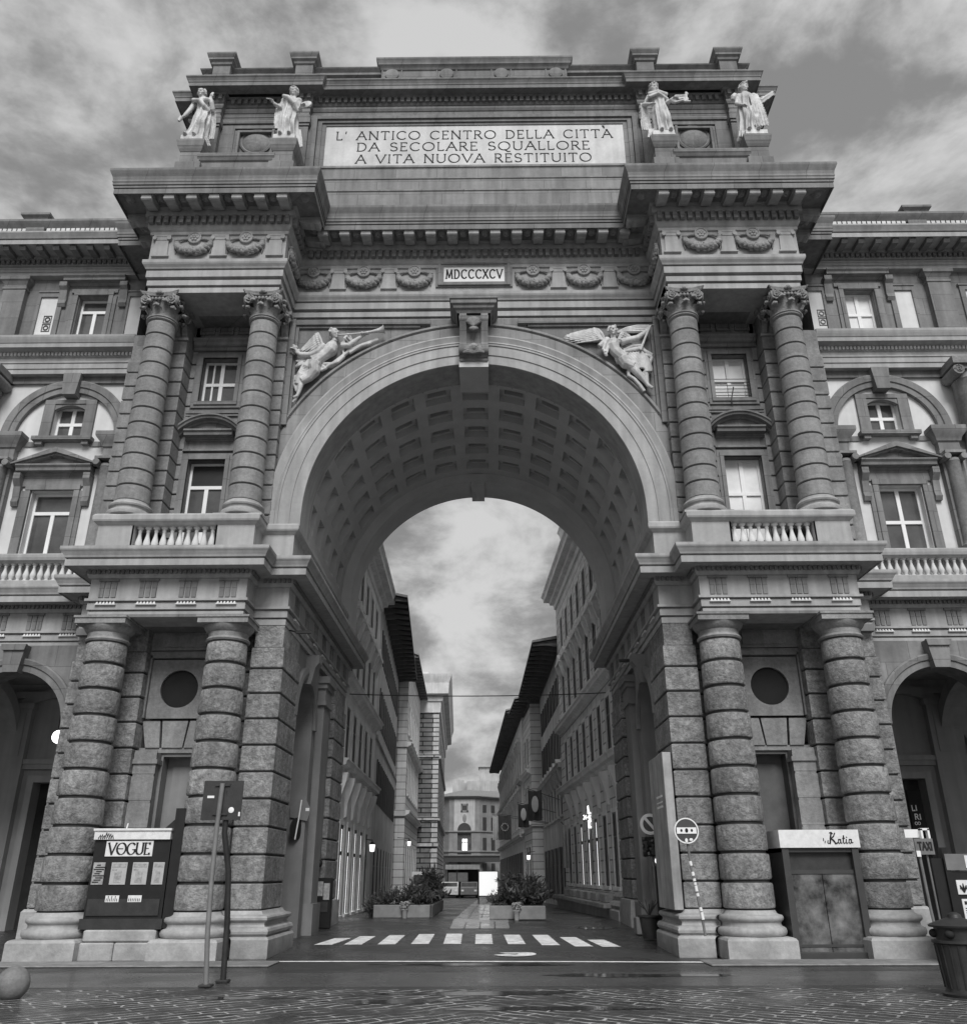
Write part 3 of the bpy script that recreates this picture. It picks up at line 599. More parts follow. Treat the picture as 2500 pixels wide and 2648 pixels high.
# ---- upper columns with composite capitals
prof = [(.3, 10.40)]
for a, b in zip([10.42]+JU[2:], JU[2:]+[]):
    pass
JC = [10.46]+JU[2:13]+[16.0]
for a, b in zip(JC, JC[1:]):
    ra = .435-.055*((a-10.4)/5.6)**1.5; rb = .435-.055*((b-10.4)/5.6)**1.5
    prof += [(ra-.035, a), (ra-.035, a+.014), (ra, a+.03), (rb, b-.03), (rb-.035, b-.014)]
prof += [(.3, 16.0)]
mb = MB(); mb.groove = lambda a, b: abs(a[0]-b[0]) < .004 and abs(a[1]-b[1]) < .05; mb.lathe(prof, 0, 0, 44); UC = mb.build('column', 'stone2', ARCH, 32, loc=(8.85, .735, 0))
mb = MB(); mb.lathe([(.3, 10.02), (.5, 10.03), (.56, 10.06), (.575, 10.12), (.555, 10.18), (.49, 10.2), (.47, 10.24), (.48, 10.28), (.52, 10.3), (.535, 10.34), (.51, 10.39), (.46, 10.41), (.45, 10.46), (.3, 10.46)], 0, 0, 44)
mb.box(-.62, .62, -.46, .62, 9.99, 10.05); sub(mb, 'base', 'plinth', UC, 40)
def capital():
    mb = MB(); mb.lathe([(.3, 15.97), (.40, 15.98), (.43, 16.02), (.41, 16.06), (.44, 16.08), (.44, 16.12), (.33, 16.14), (.32, 16.4), (.34, 16.55), (.42, 16.64), (.43, 16.70), (.3, 16.74)], 0, 0, 32)
    def leaf(a, z0, h, w, out):
        ca, sa = cos(a), sin(a); n = 7; vs = []
        for i in range(n+1):
            t = i/n
            r = .36+out*(t**3)*1.25; z = z0+h*min(t, .86)/.86-(max(0, t-.82)*h*1.1); ww = w*(.75+.5*sin(pi*min(t*1.1, 1)))*(1-.45*t*t)
            for k, q in ((-1, .0), (-.5, .018), (0, .03), (.5, .018), (1, .0)):
                sc = ww*k*(1+.16*((i % 2)*2-1)); rr = r+q; vs.append((rr*ca-sc*sa, rr*sa+sc*ca, z))
        for i in range(n+1):
            t = i/n
        e_ = .36+out*1.25; zt_ = z0+h*.80; mb.tube([(e_*ca+w*.62*sa, e_*sa-w*.62*ca, zt_+.01), (e_*1.04*ca, e_*1.04*sa, zt_+.035), (e_*ca-w*.62*sa, e_*sa+w*.62*ca, zt_+.01)], [.035, .055, .035], 7)
        m = 5; mb.add(vs, [(i*m+k, i*m+k+1, (i+1)*m+k+1, (i+1)*m+k) for i in range(n) for k in range(m-1)])
    for k in range(8): leaf(2*pi*k/8, 16.12, .25, .125, .17); leaf(2*pi*(k+.5)/8, 16.13, .42, .125, .19)
    for k in range(4):                                  # corner volutes
        a = pi/4+k*pi/2; d = Vector((cos(a), sin(a), 0)); t = Vector((-sin(a), cos(a), 0))
        for sd in (-1, 1):
            nrm = (d*.55+t*sd*.83).normalized()
            pts = []; ax = Vector((cos(a-sd*.0), sin(a), 0))
            dirn = (d*.80-t*sd*.0).normalized(); ctr = d*.545+t*sd*.05+Vector((0, 0, 16.63))
            for i in range(22):
                th = i/21*4.2*pi; rr = .145*(1-i/24); pts.append(tuple(ctr+dirn*(rr*cos(th-pi*.5))*.9+t*(sd*.02)+Vector((0, 0, -rr*sin(th-pi*.5)))))
            mb.tube(pts, [.04-.0012*i for i in range(22)], 6)
        mb.ball(tuple(d*.545+Vector((0, 0, 16.63))), (.05, .05, .05), 8, 6)
    for k in range(4):                                  # volutes turned to the faces and the egg band
        a = k*pi/2; d = Vector((cos(a), sin(a), 0)); t = Vector((-sin(a), cos(a), 0))
        for sd in (-1, 1):
            ctr = d*.47+t*sd*.35+Vector((0, 0, 16.585)); pts = []
            for i in range(26):
                th = i/25*4.6*pi; rr = .17*(1-i/28); pts.append(tuple(ctr+t*(sd*rr*sin(th))*.95+d*(.08*i/25)+Vector((0, 0, rr*cos(th)))))
            mb.tube(pts, [.034-.0008*i for i in range(26)], 6); mb.ball(tuple(ctr+d*.05), (.035, .035, .035), 7, 5)
        mb.tube([tuple(d*.45+t*(-.38)+Vector((0, 0, 16.77))), tuple(d*.43+Vector((0, 0, 16.74))), tuple(d*.45+t*.38+Vector((0, 0, 16.77)))], [.035]*3, 6)
        for q in range(5): mb.ball(tuple(d*.44+t*(-.2+.1*q)+Vector((0, 0, 16.64))), (.045, .045, .06), 8, 6)
        mb.ball(tuple(d*.50+Vector((0, 0, 16.82))), (.07, .07, .07), 8, 6)
        for q in (-1, 1): mb.ball(tuple(d*.49+t*q*.07+Vector((0, 0, 16.8))), (.05, .05, .04), 8, 5)
    # abacus with hollow sides
    ring = []
    for k in range(4):
        a = k*pi/2
        for u in (-.53, -.5, -.25, 0, .25, .5, .53):
            dd = .50-.09*(1-(u/.53)**2) if abs(u) < .52 else .50; d = (cos(a), sin(a)); t = (-sin(a), cos(a)); ring.append((d[0]*dd+t[0]*u, d[1]*dd+t[1]*u))
    n = len(ring); vs = []
    for z, k in ((16.76, .95), (16.80, 1), (16.855, 1.06), (16.872, 1.06)): vs += [(x*k, y*k, z) for x, y in ring]
    mb.add(vs, [(r*n+i, r*n+(i+1) % n, (r+1)*n+(i+1) % n, (r+1)*n+i) for r in range(3) for i in range(n)]+[tuple(range(n-1, -1, -1)), tuple(3*n+i for i in range(n))])
    return mb
sub(capital(), 'capital', 'carve', UC, 50)
for x in (5.93, -5.93, -8.85): inst(UC, 'column', ARCH, (x, .735, 0))
# pilaster capitals on the wall strips behind the columns
def pcaps(s, T):
    for cx in (5.96, 8.87):
        mb = MB(T)
        for k in range(5):
            x = cx-.44+k*.22; mb.sideprism([(1.44, 16.1), (1.30, 16.3), (1.22, 16.42), (1.26, 16.34), (1.36, 16.15), (1.44, 16.06)], x-.08, x+.08)
        for e in (-1, 1):
            pts = [(cx+e*.46+.13*(1-i/22)*sin(i*.6)*e, 1.30, 16.6+.13*(1-i/22)*cos(i*.6)) for i in range(20)]; mb.tube(pts, .035, 6)
        mb.box(cx-.62, cx+.62, 1.24, 1.5, 16.76, 16.87); mb.box(cx-.56, cx+.56, 1.36, 1.44, 15.98, 16.06)
        mb.build('pilaster_capital', 'carve', ARCH)
both(pcaps)
# ---- upper entablature
YW = 1.8                                              # wall plane over the great arch
UP = [(10.08, 3.3), (10.08, 2.4), (9.34, 2.4), (9.34, .235), (5.42, .235), (5.42, YW), (0, YW)]
UPL = mir(UP); UPR = UP[::-1]
UFUL = UPL+UPR[1:]
ENT2 = [(-1.2, 16.86), (-.09, 16.86), (-.09, 17.03), (-.17, 17.035), (-.17, 17.085), (-.045, 17.09), (-.045, 17.26), (-.14, 17.265), (-.14, 17.345), (0, 17.35), (0, 17.57), (-.05, 17.575), (-.05, 17.61), (.03, 17.615), (.05, 17.66), (.10, 17.73), (.12, 17.78), (.12, 17.88), (.02, 17.9),
        (0, 17.905), (0, 18.80), (.05, 18.82), (.06, 18.87), (.05, 18.92), (.09, 18.96), (.13, 19.02), (.14, 19.10), (.14, 19.36), (.22, 19.37), (.22, 19.60), (.25, 19.62), (.27, 19.66)]
COR2 = [(.26, 19.66), (.95, 19.665), (.95, 19.56), (.97, 19.56), (.97, 19.73), (.88, 19.735), (.88, 19.775), (.99, 19.76), (.99, 19.83), (1.02, 19.85), (1.02, 19.92), (.97+.07, 19.95), (1.03, 20.02), (1.05, 20.12), (1.09, 20.2), (1.12, 20.27), (1.13, 20.3), (1.13, 20.37), (-1.4, 20.46)]
COR2 = [(o*.945 if o > .5 else o, z) for o, z in COR2]
mb = MB(); mb.sweep(ENT2, UFUL); EN2 = mb.build('upper_entablature', 'pale', ARCH)
mb = MB(); mb.sweep(COR2, UFUL); CO2 = mb.build('upper_cornice', 'stucco', ARCH)
mb = MB(); run_boxes(mb, UFUL, .125, .215, .14, .27, 19.10, 19.355); mb.build('dentil_band', 'stucco', ARCH)
def soff2(s, T):
    mb = MB(T); mb.box(5.5, 9.25, .33, 2.0, 16.862, 16.95); mb.box(5.4, 9.4, .3, 2.6, 20.3, 20.41); mb.build('soffit', 'stucco', ARCH)
both(soff2)
# modillions with a rosette between each pair
mb = MB(); pr = [(-.24, 19.655), (-.86, 19.655), (-.87, 19.55), (-.85, 19.46), (-.81, 19.42), (-.74, 19.42), (-.68, 19.45), (-.58, 19.44), (-.48, 19.46), (-.38, 19.47), (-.30, 19.49), (-.24, 19.53)]
mb.sideprism(pr, -.14, .14); mb.box(-.17, .17, -.885, -.24, 19.60, 19.662)
mb.tube([(-.15, -.80, 19.47), (.15, -.80, 19.47)], .06, 10)
MOD = mb.build('modillion', 'pale', CO2, loc=(0, YW, 0))
mb = MB(); mb.lathe([(.02, 19.60), (.06, 19.57), (.11, 19.60), (.15, 19.663)], 0, 0, 10); ROS = mb.build('rosette', 'carve', CO2, 50, loc=(.33, YW-.6, 0))
for x_ in (-9.9, -4.86, 4.86, 9.9): inst(ROS, 'rosette', CO2, (x_, -.32, 0))
def mods(p, q, n, inset, first=[True]):
    l = sqrt((q[0]-p[0])**2+(q[1]-p[1])**2); ux, uy = (q[0]-p[0])/l, (q[1]-p[1])/l; rz = atan2(uy, ux)
    for i in range(n):
        t = inset+(l-2*inset)*i/(n-1) if n > 1 else l/2
        P = (p[0]+ux*t, p[1]+uy*t, 0)
        if not (abs(P[0]) < .01 and abs(P[1]-YW) < .01): inst(MOD, 'modillion', CO2, P, rz)
        if i < n-1 and n > 1:
            t2 = t+(l-2*inset)/(n-1)/2; R_ = (p[0]+ux*t2+uy*.6, p[1]+uy*t2-ux*.6, 0)
            if not (abs(R_[0]-.33) < .02 and abs(R_[1]-YW+.6) < .01): inst(ROS, 'rosette', CO2, R_)
mods((-5.42, YW), (5.42, YW), 15, .86)
for s in (1, -1):
    a, b = ((5.42, .235), (9.34, .235)) if s > 0 else ((-9.34, .235), (-5.42, .235))
    mods(a, b, 7, -.0+.02)
    if s > 0: mods((5.42, YW), (5.42, .235), 2, .38); mods((9.34, .235), (9.34, 2.4), 3, .2)
    else: mods((-5.42, .235), (-5.42, YW), 2, .38); mods((-9.34, 2.4), (-9.34, .235), 3, .2)
# frieze: garlands hung below rosettes, small brackets between them
def garland():
    mb = MB(); rnd = random.Random(3)
    for k in range(150):
        t = rnd.random(); a = pi*(1.03+.94*t); w = .09+.17*sin(pi*t); rr = rnd.uniform(-1, 1)
        x = .50*cos(a)*(1+rr*w*.5); z = 18.55+.40*sin(a)*(1+rr*w*.9); r = rnd.uniform(.04, .085)
        mb.ball((x, -.07-.09*sin(pi*t)*(1-rr*rr), z), (r, r*.9, r), 7, 5)
    for k in range(3):
        a = -pi/2+.25*(k-1); mb.tube([(.40*cos(a)*.75-.07, -.13, 18.52+.36*sin(a)+.14), (.40*cos(a)+.03, -.15, 18.52+.36*sin(a)), (.40*cos(a)*1.2+.09, -.1, 18.52+.36*sin(a)-.12)], .02, 5)
    for e in (-1, 1): mb.tube([(e*.50, -.07, 18.56), (e*.53, -.04, 18.4), (e*.50, -.03, 18.15)], [.04, .035, .015], 6); mb.tube([(e*.16, -.03, 18.66), (e*.34, -.05, 18.63), (e*.50, -.07, 18.56)], .03, 6); mb.ball((e*.5, -.08, 18.57), .07, 8, 6)
    return mb
G0 = garland().build('garland', 'carve', ARCH, 60, loc=(6.59, .235, 0))
mb = MB(lambda x, y, z: (x, y, z)); mb.ring([(.20, 0), (.20, -.07), (.17, -.085), (.15, -.06), (.0, -.065)], 0, 18.70, 0, 2*pi, 24)
for k in range(6): a = k*pi/3; mb.ball((.08*cos(a), -.07, 18.70+.08*sin(a)), (.045, .035, .045), 7, 5)
mb.ball((0, -.08, 18.70), .04, 7, 5); sub(mb, 'rosette', 'pale', G0, 40)
for x, y in ((8.09, .235), (-6.59, .235), (-8.09, .235), (-4.93, YW), (-3.39, YW), (-1.83, YW), (1.8, YW), (3.36, YW), (4.9, YW)): inst(G0, 'garland', ARCH, (x, y, 0))
for s in (1, -1): inst(G0, 'garland', ARCH, (s*5.42, 1.02, 0), -s*pi/2); inst(G0, 'garland', ARCH, (s*9.34, 1.2, 0), s*pi/2)
mb = MB(); mb.prism([(-.21, 18.08), (.21, 18.08), (.185, 18.62), (-.185, 18.62)], -.05, .0); mb.box(-.25, .25, -.07, 0, 18.04, 18.08); mb.box(-.25, .25, -.075, 0, 18.74, 18.80); mb.box(-.2, .2, -.065, 0, 18.62, 18.74)
for e in (-1, 1): mb.tube([(e*.21, -.10, 18.68), (e*.21, 0, 18.68)], .065, 10)
B0 = mb.build('frieze_bracket', 'pale', ARCH, 40, loc=(7.34, .235, 0))
for x, y in ((5.72, .235), (9.02, .235), (-7.34, .235), (-5.72, .235), (-9.02, .235), (-4.15, YW), (-2.6, YW), (2.57, YW), (4.13, YW)): inst(B0, 'frieze_bracket', ARCH, (x, y, 0))
# dated tablet
mb = MB()
for w, z0, z1, d in ((1.17, 18.10, 19.04, .05), (1.10, 18.14, 19.0, .10), (1.02, 18.19, 18.94, .07)):
    for a, b, c, e in ((-w, -w+.09, z0, z1), (w-.09, w, z0, z1), (-w+.09, w-.09, z0, z0+.08), (-w+.09, w-.09, z1-.08, z1)): mb.box(a, b, YW-d, YW-.001, c, e)
DT = mb.build('date_tablet', 'stucco', ARCH)
mb = MB(); mb.box(-.95, .95, YW-.045, YW-.003, 18.25, 18.87); sl = mb.build('slab', 'marble2', DT)
mb = MB(); lettering(mb, 'MDCCCXCV', 0, YW-.046, 18.41, .32, .13, .26, .22, .012, 1.72, .3); mb.build('lettering', 'letter', DT)
# ---- the great arch
CZ, R0, YF = 10.6, 4.63, 1.5
mb = MB(); mb.archwall(-5.44, 5.44, 10.0, 16.95, 0, CZ, 6.0, YW, 64); mb.build('spandrel_wall', 'stucco', ARCH)
mb = MB(); mb.ring([(6.14, YW+.02), (6.14, YW-.09), (6.09, YW-.13), (6.05, YW-.13), (6.02, YW-.06), (5.98, YW-.05), (5.97, YW-.12), (5.54, YF+.17), (5.54, YW)], 0, CZ, 0, pi, 96); mb.build('arch_hood', 'mid', ARCH, 28)
mb = MB()
mb.ring([(5.56, YW), (5.55, YF-.02), (5.50, YF-.04), (5.44, YF-.01), (5.36, YF+.02), (5.31, YF+.0), (5.29, YF+.02), (5.24, YF+.02), (5.23, YF+.05), (4.93, YF+.05), (4.92, YF+.08), (4.64, YF+.08), (R0, YF+.09), (R0, 2.75)], 0, CZ, 0, pi, 96)
for e in (-1, 1): mb.box(e*R0-.0 if e > 0 else -5.5, 5.5 if e > 0 else -R0, YF+.05, 2.75, 10.0, CZ)
for e in (-1, 1):
    for a, b, d in ((4.92, 5.23, .03), (5.23, 5.31, .06), (5.31, 5.55, .09)): mb.box(min(e*a, e*b), max(e*a, e*b), YF+.05-d, YF+.06, 10.0, CZ)
AV = mb.build('archivolt', 'pale', ARCH, 28)
def spandrel(s, T):                                     # raised frame round the sunk spandrel panel
    mb = MB(T); mb.box(5.28, 5.44, 1.6, YW, 13.3, 16.86); mb.box(1.3, 5.44, 1.66, YW, 16.70, 16.86); mb.box(1.6, 5.30, 1.73, YW, 16.62, 16.70); mb.box(5.2, 5.28, 1.72, YW, 13.6, 16.7); mb.build('spandrel_frame', 'stucco', ARCH)
both(spandrel)
# keystone: a scrolled console under a moulded cap
mb = MB()
mb.sideprism([(1.85, 15.2), (1.34, 15.22), (1.25, 15.3), (1.18, 15.42), (1.18, 15.56), (1.26, 15.68), (1.34, 15.78), (1.34, 15.95), (1.28, 16.15), (1.18, 16.34), (1.12, 16.46), (1.12, 16.6), (1.85, 16.6)], -.33, .33)
for e in (-1, 1):
    mb.sideprism([(1.8, 15.25), (1.28, 15.25), (1.14, 15.40), (1.14, 15.60), (1.26, 15.76), (1.26, 15.95), (1.18, 16.18), (1.06, 16.38), (1.02, 16.52), (1.06, 16.62), (1.8, 16.62)], e*.31-.10, e*.31+.10)
    mb.tube([(e*.31-.115, 1.17, 16.46), (e*.31+.115, 1.17, 16.46)], .14, 14); mb.tube([(e*.31-.115, 1.26, 15.46), (e*.31+.115, 1.26, 15.46)], .16, 14)
mb.box(-.40, .40, 1.3, 1.9, 15.16, 15.24); kb = MB(); kb.box(-.42, .42, 1.35, 2.74, 14.98, 15.165)
KS = mb.build('keystone', 'stucco', ARCH, 35); kb.build('keystone_block', 'vault', KS)
mb = MB()
mb.sweep([(-.2, 16.62), (.0, 16.62), (.04, 16.7), (.10, 16.74), (.12, 16.82), (.18, 16.86), (.18, 16.97), (.22, 17.0), (.22, 17.05), (-.2, 17.06)], [(-.48, 1.9), (-.48, 1.06), (.48, 1.06), (.48, 1.9)]); mb.box(-.48, .48, 1.06, 1.9, 16.62, 17.03); sub(mb, 'cap', 'stucco', KS)
mb = MB(); rnd = random.Random(5)
for k in range(9):
    a = pi*(k+.5)/9; mb.tube([(0, 1.10, 16.2), (.10*cos(a)*1.4, 1.06, 16.3+.1*sin(a)), (.20*cos(a), 1.10, 16.34+.17*sin(a)), (.22*cos(a), 1.06, 16.30+.15*sin(a))], [.05, .06, .05, .02], 6)
mb.ball((0, 1.1, 16.12), (.14, .06, .07), 10, 6)
for k in range(9):
    a = pi*k/8; mb.tube([(0, 1.16, 15.34), (.16*cos(a), 1.09, 15.34+.16*sin(a)), (.30*cos(a), 1.14, 15.34+.26*sin(a))], [.05, .07, .03], 6)
mb.ball((0, 1.10, 15.50), (.12, .07, .12), 10, 6); sub(mb, 'carved_leaves', 'carve', KS, 50)
# impost courses at the feet of the arch
# ---- coffered vault
RV, Y0, Y1 = 4.80, 2.75, 9.3
mb = MB(); NC = 13; da = pi/NC; rows = [(3.05+.12+i*1.235, 3.05+.12+i*1.235+.74) for i in range(5)]
def cyl(t, y, r): return (r*cos(t), y, CZ+r*sin(t))
def patch(t0, t1, y0, y1, r, n=3):
    for i in range(n):
        a, b = t0+(t1-t0)*i/n, t0+(t1-t0)*(i+1)/n; mb.quad(cyl(a, y0, r), cyl(b, y0, r), cyl(b, y1, r), cyl(a, y1, r))
def reveal(t0, t1, y0, y1, r0, r1, n=3):
    mb.quad(cyl(t0, y0, r0), cyl(t0, y1, r0), cyl(t0, y1, r1), cyl(t0, y0, r1)); mb.quad(cyl(t1, y0, r0), cyl(t1, y1, r0), cyl(t1, y1, r1), cyl(t1, y0, r1))
    for i in range(n):
        a, b = t0+(t1-t0)*i/n, t0+(t1-t0)*(i+1)/n
        for y in (y0, y1): mb.quad(cyl(a, y, r0), cyl(b, y, r0), cyl(b, y, r1), cyl(a, y, r1))
ys = [Y0-.2]+[q for r in rows for q in r]+[Y1]
for c in range(NC):
    tc = (c+.5)*da; h = radians(4.75); t0, t1 = c*da, (c+1)*da
    patch(t0, tc-h, ys[0], ys[-1], RV, 1); patch(tc+h, t1, ys[0], ys[-1], RV, 1)
    for k in range(0, len(ys), 2): patch(tc-h, tc+h, ys[k], ys[k+1], RV)
    for a, b in rows:
        reveal(tc-h, tc+h, a, b, RV, RV+.22); h2 = h*.70; e = (b-a)*.16
        patch(tc-h, tc-h2, a, b, RV+.22, 1); patch(tc+h2, tc+h, a, b, RV+.22, 1); patch(tc-h2, tc+h2, a, a+e, RV+.22); patch(tc-h2, tc+h2, b-e, b, RV+.22)
        reveal(tc-h2, tc+h2, a+e, b-e, RV+.22, RV+1.6); patch(tc-h2, tc+h2, a+e, b-e, RV+1.6)
for e in (-1, 1): mb.quad((e*RV, Y0-.2, 9.0), (e*RV, Y1, 9.0), (e*RV, Y1, CZ), (e*RV, Y0-.2, CZ))
mb.build('coffered_vault', 'vault', ARCH, 25)
mb = MB(); mb.ring([(RV+.9, Y0), (R0, Y0), (R0, 2.7)], 0, CZ, 0, pi, 64); mb.build('vault_edge', 'vault', ARCH, 25)
RR = 4.45
mb = MB(); mb.ring([(RV+.6, Y1), (RR, Y1), (RR, 10.7), (RV+.5, 10.7)], 0, CZ, 0, pi, 72)
for e in (-1, 1): mb.box(*(sorted((e*RR, e*5.4))), Y1, 10.7, 8.98, CZ)
mb.build('rear_rib', 'vault', ARCH, 25)
mb = MB(); mb.box(-.24, .24, Y1-.06, 10.78, CZ+RR-.13, CZ+RR+.3); mb.build('rear_keystone', 'vault', ARCH)
mb = MB(); mb.archwall(-10.4, 10.4, 9.0, 20.4, 0, CZ, RR+.1, 10.72, 48)
for e in (-1, 1): mb.quad((e*10.4, 2.5, 7), (e*10.4, 10.7, 7), (e*10.4, 10.7, 20.4), (e*10.4, 2.5, 20.4))
mb.build('rear_wall', 'stucco', ARCH)
# ---- passage sides below the vault
def passage(s, T):
    def side(x, y, z): return T(4.66+y, x, z)             # wall along the passage: local x = depth, y = away from the passage
    mb = MB(side); mb.archwall(3.0, 6.0, 0, 7.4, 4.3, 5.45, 1.22, .06, 32, .5, 0)
    mb.wall(6.0, 8.6, 0, 7.4, .12); mb.ring([(1.22, .05), (1.22, -.03), (1.36, -.06), (1.5, -.03), (1.52, .06)], 4.3, 5.45, 0, pi, 32)
    mb.wall(3.0, 8.6, 7.35, 7.4, .1)
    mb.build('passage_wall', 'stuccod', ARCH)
    mb = MB(side)                                          # pilaster and its capital, console over the side arch
    mb.box(6.3, 7.2, -.1, .12, 0, 6.3); mb.box(6.2, 7.3, -.16, .1, 6.3, 6.42); mb.box(6.25, 7.25, -.13, .1, 6.42, 6.8); mb.box(6.12, 7.38, -.24, .1, 6.95, 7.15); mb.box(6.18, 7.32, -.18, .1, 6.8, 6.95); mb.box(6.2, 7.3, -.18, .1, 0, .9)
    mb.sideprism([(.1, 6.5), (-.1, 6.5), (-.14, 6.62), (-.2, 6.95), (-.3, 7.1), (-.3, 7.3), (.1, 7.3)], 4.08, 4.52)
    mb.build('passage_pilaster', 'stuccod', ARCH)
    mb = MB(T)                                             # portico behind the pier, its end wall facing the square
    mb.wall(4.95, 6.6, 0, 7.4, 8.0, [(5.6, 6.5, 0, 4.6)], .5); mb.box(4.8, 6.6, 7.86, 8.0, 4.75, 5.0); mb.box(4.85, 6.6, 7.9, 8.0, 4.55, 4.75); mb.box(4.8, 6.6, 7.8, 8.0, 0, .95)
    mb.box(4.9, 10.4, 2.2, 10.6, 7.42, 7.6); mb.quad((6.6, 2.5, 0), (6.6, 8.0, 0), (6.6, 8.0, 7.4), (6.6, 2.5, 7.4)); mb.box(5.62, 6.48, 8.4, 8.5, 0, 4.5)
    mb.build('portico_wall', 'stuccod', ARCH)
    mb = MB(T); mb.box(4.12, 4.5, 1.55 if s < 0 else 4.9, 1.62 if s < 0 else 4.97, 7.26, 7.34); mb.tube([T(0, 0, 0) if 0 else (4.5, 1.58 if s < 0 else 4.93, 7.3), (4.7, 1.58 if s < 0 else 4.93, 7.36)], .02, 5); fl = mb.build('floodlight', 'black', ARCH)
both(passage)
# ---- blocking courses and attic
mb = MB()
mb.sweep([(.30, 20.4), (.30, 21.80), (.33, 21.82), (.33, 21.87), (.2, 21.9), (.2, 22.40), (.23, 22.42), (.23, 22.46), (.1, 22.49), (.1, 22.98), (.14, 23.0), (.14, 23.08), (.0, 23.12)], [(-5.6, 2.0), (5.6, 2.0)]); mb.build('attic_steps', 'mid', ARCH)
YA = 2.08
APL = [(-9.85, 10.5), (-9.85, 2.5), (-9.17, 2.5), (-9.17, 1.88), (-5.6, 1.88), (-5.6, YA), (5.6, YA), (5.6, 1.88), (9.17, 1.88), (9.17, 2.5), (9.85, 2.5), (9.85, 10.5)]
APA = [(-9.85, 10.5), (-9.85, 2.5), (-9.17, 2.5), (-9.17, 1.88), (-8.62, 1.88), (-8.62, 2.1), (-6.15, 2.1), (-6.15, 1.88), (-5.6, 1.88), (-5.6, YA), (5.6, YA), (5.6, 1.88), (6.15, 1.88), (6.15, 2.1), (8.62, 2.1), (8.62, 1.88), (9.17, 1.88), (9.17, 2.5), (9.85, 2.5), (9.85, 10.5)]
AT = [(0, 20.3), (0, 25.22), (.03, 25.23), (.05, 25.30), (.03, 25.36), (0, 25.38), (0, 25.50), (.02, 25.51), (.02, 25.66), (.05, 25.68), (.09, 25.76), (.09, 25.84), (0, 25.86), (0, 25.90), (.06, 25.92), (.10, 25.99), (.10, 26.20), (.16, 26.21), (.2, 26.26)]
ACR = [(.1, 26.26), (.46, 26.265), (.46, 26.24), (.48, 26.24), (.48, 26.38), (.50, 26.40), (.51, 26.45), (.55, 26.53), (.585, 26.57), (.585, 26.62), (-.4, 26.66)]
# the pilaster pair and the wall between: wall sheet set back behind the frames
def attic(s, T):
    mb = MB(T); mb.box(5.6, 6.15, 1.9, 2.4, 20.4, 25.25); mb.box(5.54, 6.2, 1.82, 2.4, 25.0, 25.2); mb.box(5.57, 6.17, 1.86, 2.4, 24.9, 25.0); mb.build('attic_pilaster', 'stucco', ARCH); mb = MB(T); mb.box(8.62, 9.17, 1.9, 2.4, 20.4, 25.25); mb.box(9.17, 9.85, 2.5, 3.0, 20.4, 25.25)
    for a, b in ((8.57, 9.23),): mb.box(a, b, 1.82, 2.4, 25.0, 25.2); mb.box(a+.03, b-.03, 1.86, 2.4, 24.9, 25.0)
    mb.build('attic_pilaster', 'stucco', ARCH)
    mb = MB(T); y = 2.12; x0, x1 = 6.15, 8.62
    mb.wall(x0, x1, 20.4, 25.3, y, [(6.62, 8.15, 22.6, 25.05)], .10); mb.box(6.62, 8.15, 2.22, 2.3, 22.6, 25.05)
    for e, d in ((.0, .06), (-.14, .1)): 
        for a, b, c, f in ((6.62-e, 6.70-e, 22.6, 25.05+e), (8.07+e, 8.15+e, 22.6, 25.0+e), (6.70-e, 8.07+e, 24.92+e, 25.0+e)): mb.box(a, b, y-d+.1*(e == 0), y+.14, c, f)
    for a, b, c, f in ((6.72, 6.78, 22.8, 25.0), (7.99, 8.05, 22.8, 25.0), (6.78, 7.99, 24.94, 25.0)): mb.box(a, b, 2.17, 2.23, c, f)
    mb.build('attic_panel', 'stucco', ARCH)
    mb = MB(T); mb.ring([(.56, 2.22), (.56, 2.17), (.51, 2.14), (.46, 2.18), (.44, 2.16), (.38, 2.13), (.30, 2.09), (.18, 2.06), (.0, 2.05)], 7.39, 24.50, 0, 2*pi, 36); mb.build('boss', 'stone2', ARCH, 35)
both(attic)
mb = MB(); mb.sweep(AT[1:], APA); mb.box(-9.85, 9.85, 2.6, 10.5, 20.4, 26.3); mb.build('attic', 'stucco', ARCH)
mb = MB(); mb.sweep(ACR, APL); mb.build('attic_cornice', 'stucco', ARCH)
mb = MB(); run_boxes(mb, APA, .12, .215, .10, .19, 25.995, 26.20, .06); mb.build('dentil_band', 'stucco', ARCH)
# inscription tablet
mb = MB()
for e, d, w in ((.62, .06, .16), (.44, .14, .14), (.28, .08, .14), (.14, .03, .14)):
    for a, b, c, f in ((-5.02-e, -5.02-e+w, 23.12, 25.05+e*.75), (5.02+e-w, 5.02+e, 23.12, 25.05+e*.75), (-5.02-e+w, 5.02+e-w, 25.05+e*.75-w*.8, 25.05+e*.75)):
        mb.box(max(a, -5.6), min(b, 5.6), YA-d, YA+.2, c, f)
mb.box(-5.6, 5.6, YA+.06, YA+.3, 23.1, 25.3)
TB = mb.build('inscription_tablet', 'stucco', ARCH)
mb = MB(); mb.box(-5.02, 5.02, YA-.0, YA+.05, 23.12, 25.05); mb.build('slab', 'tablet', TB)
mb = MB()
for t, z, x0, x1 in (("L' ANTICO CENTRO DELLA CITTA", 24.44, -4.66, 4.62), ("DA SECOLARE SQUALLORE", 23.93, -3.93, 3.84), ("A VITA NUOVA RESTITUITO", 23.40, -3.94, 3.88)):
    lettering(mb, t, (x0+x1)/2, YA-.001, z, .36, .10, .22, .18, .012, x1-x0, .4)
mb.prism([(4.3, 24.98), (4.36, 24.86), (4.40, 24.86), (4.38, 24.98)], YA-.001, YA-.013)
mb.build('lettering', 'letter', TB)
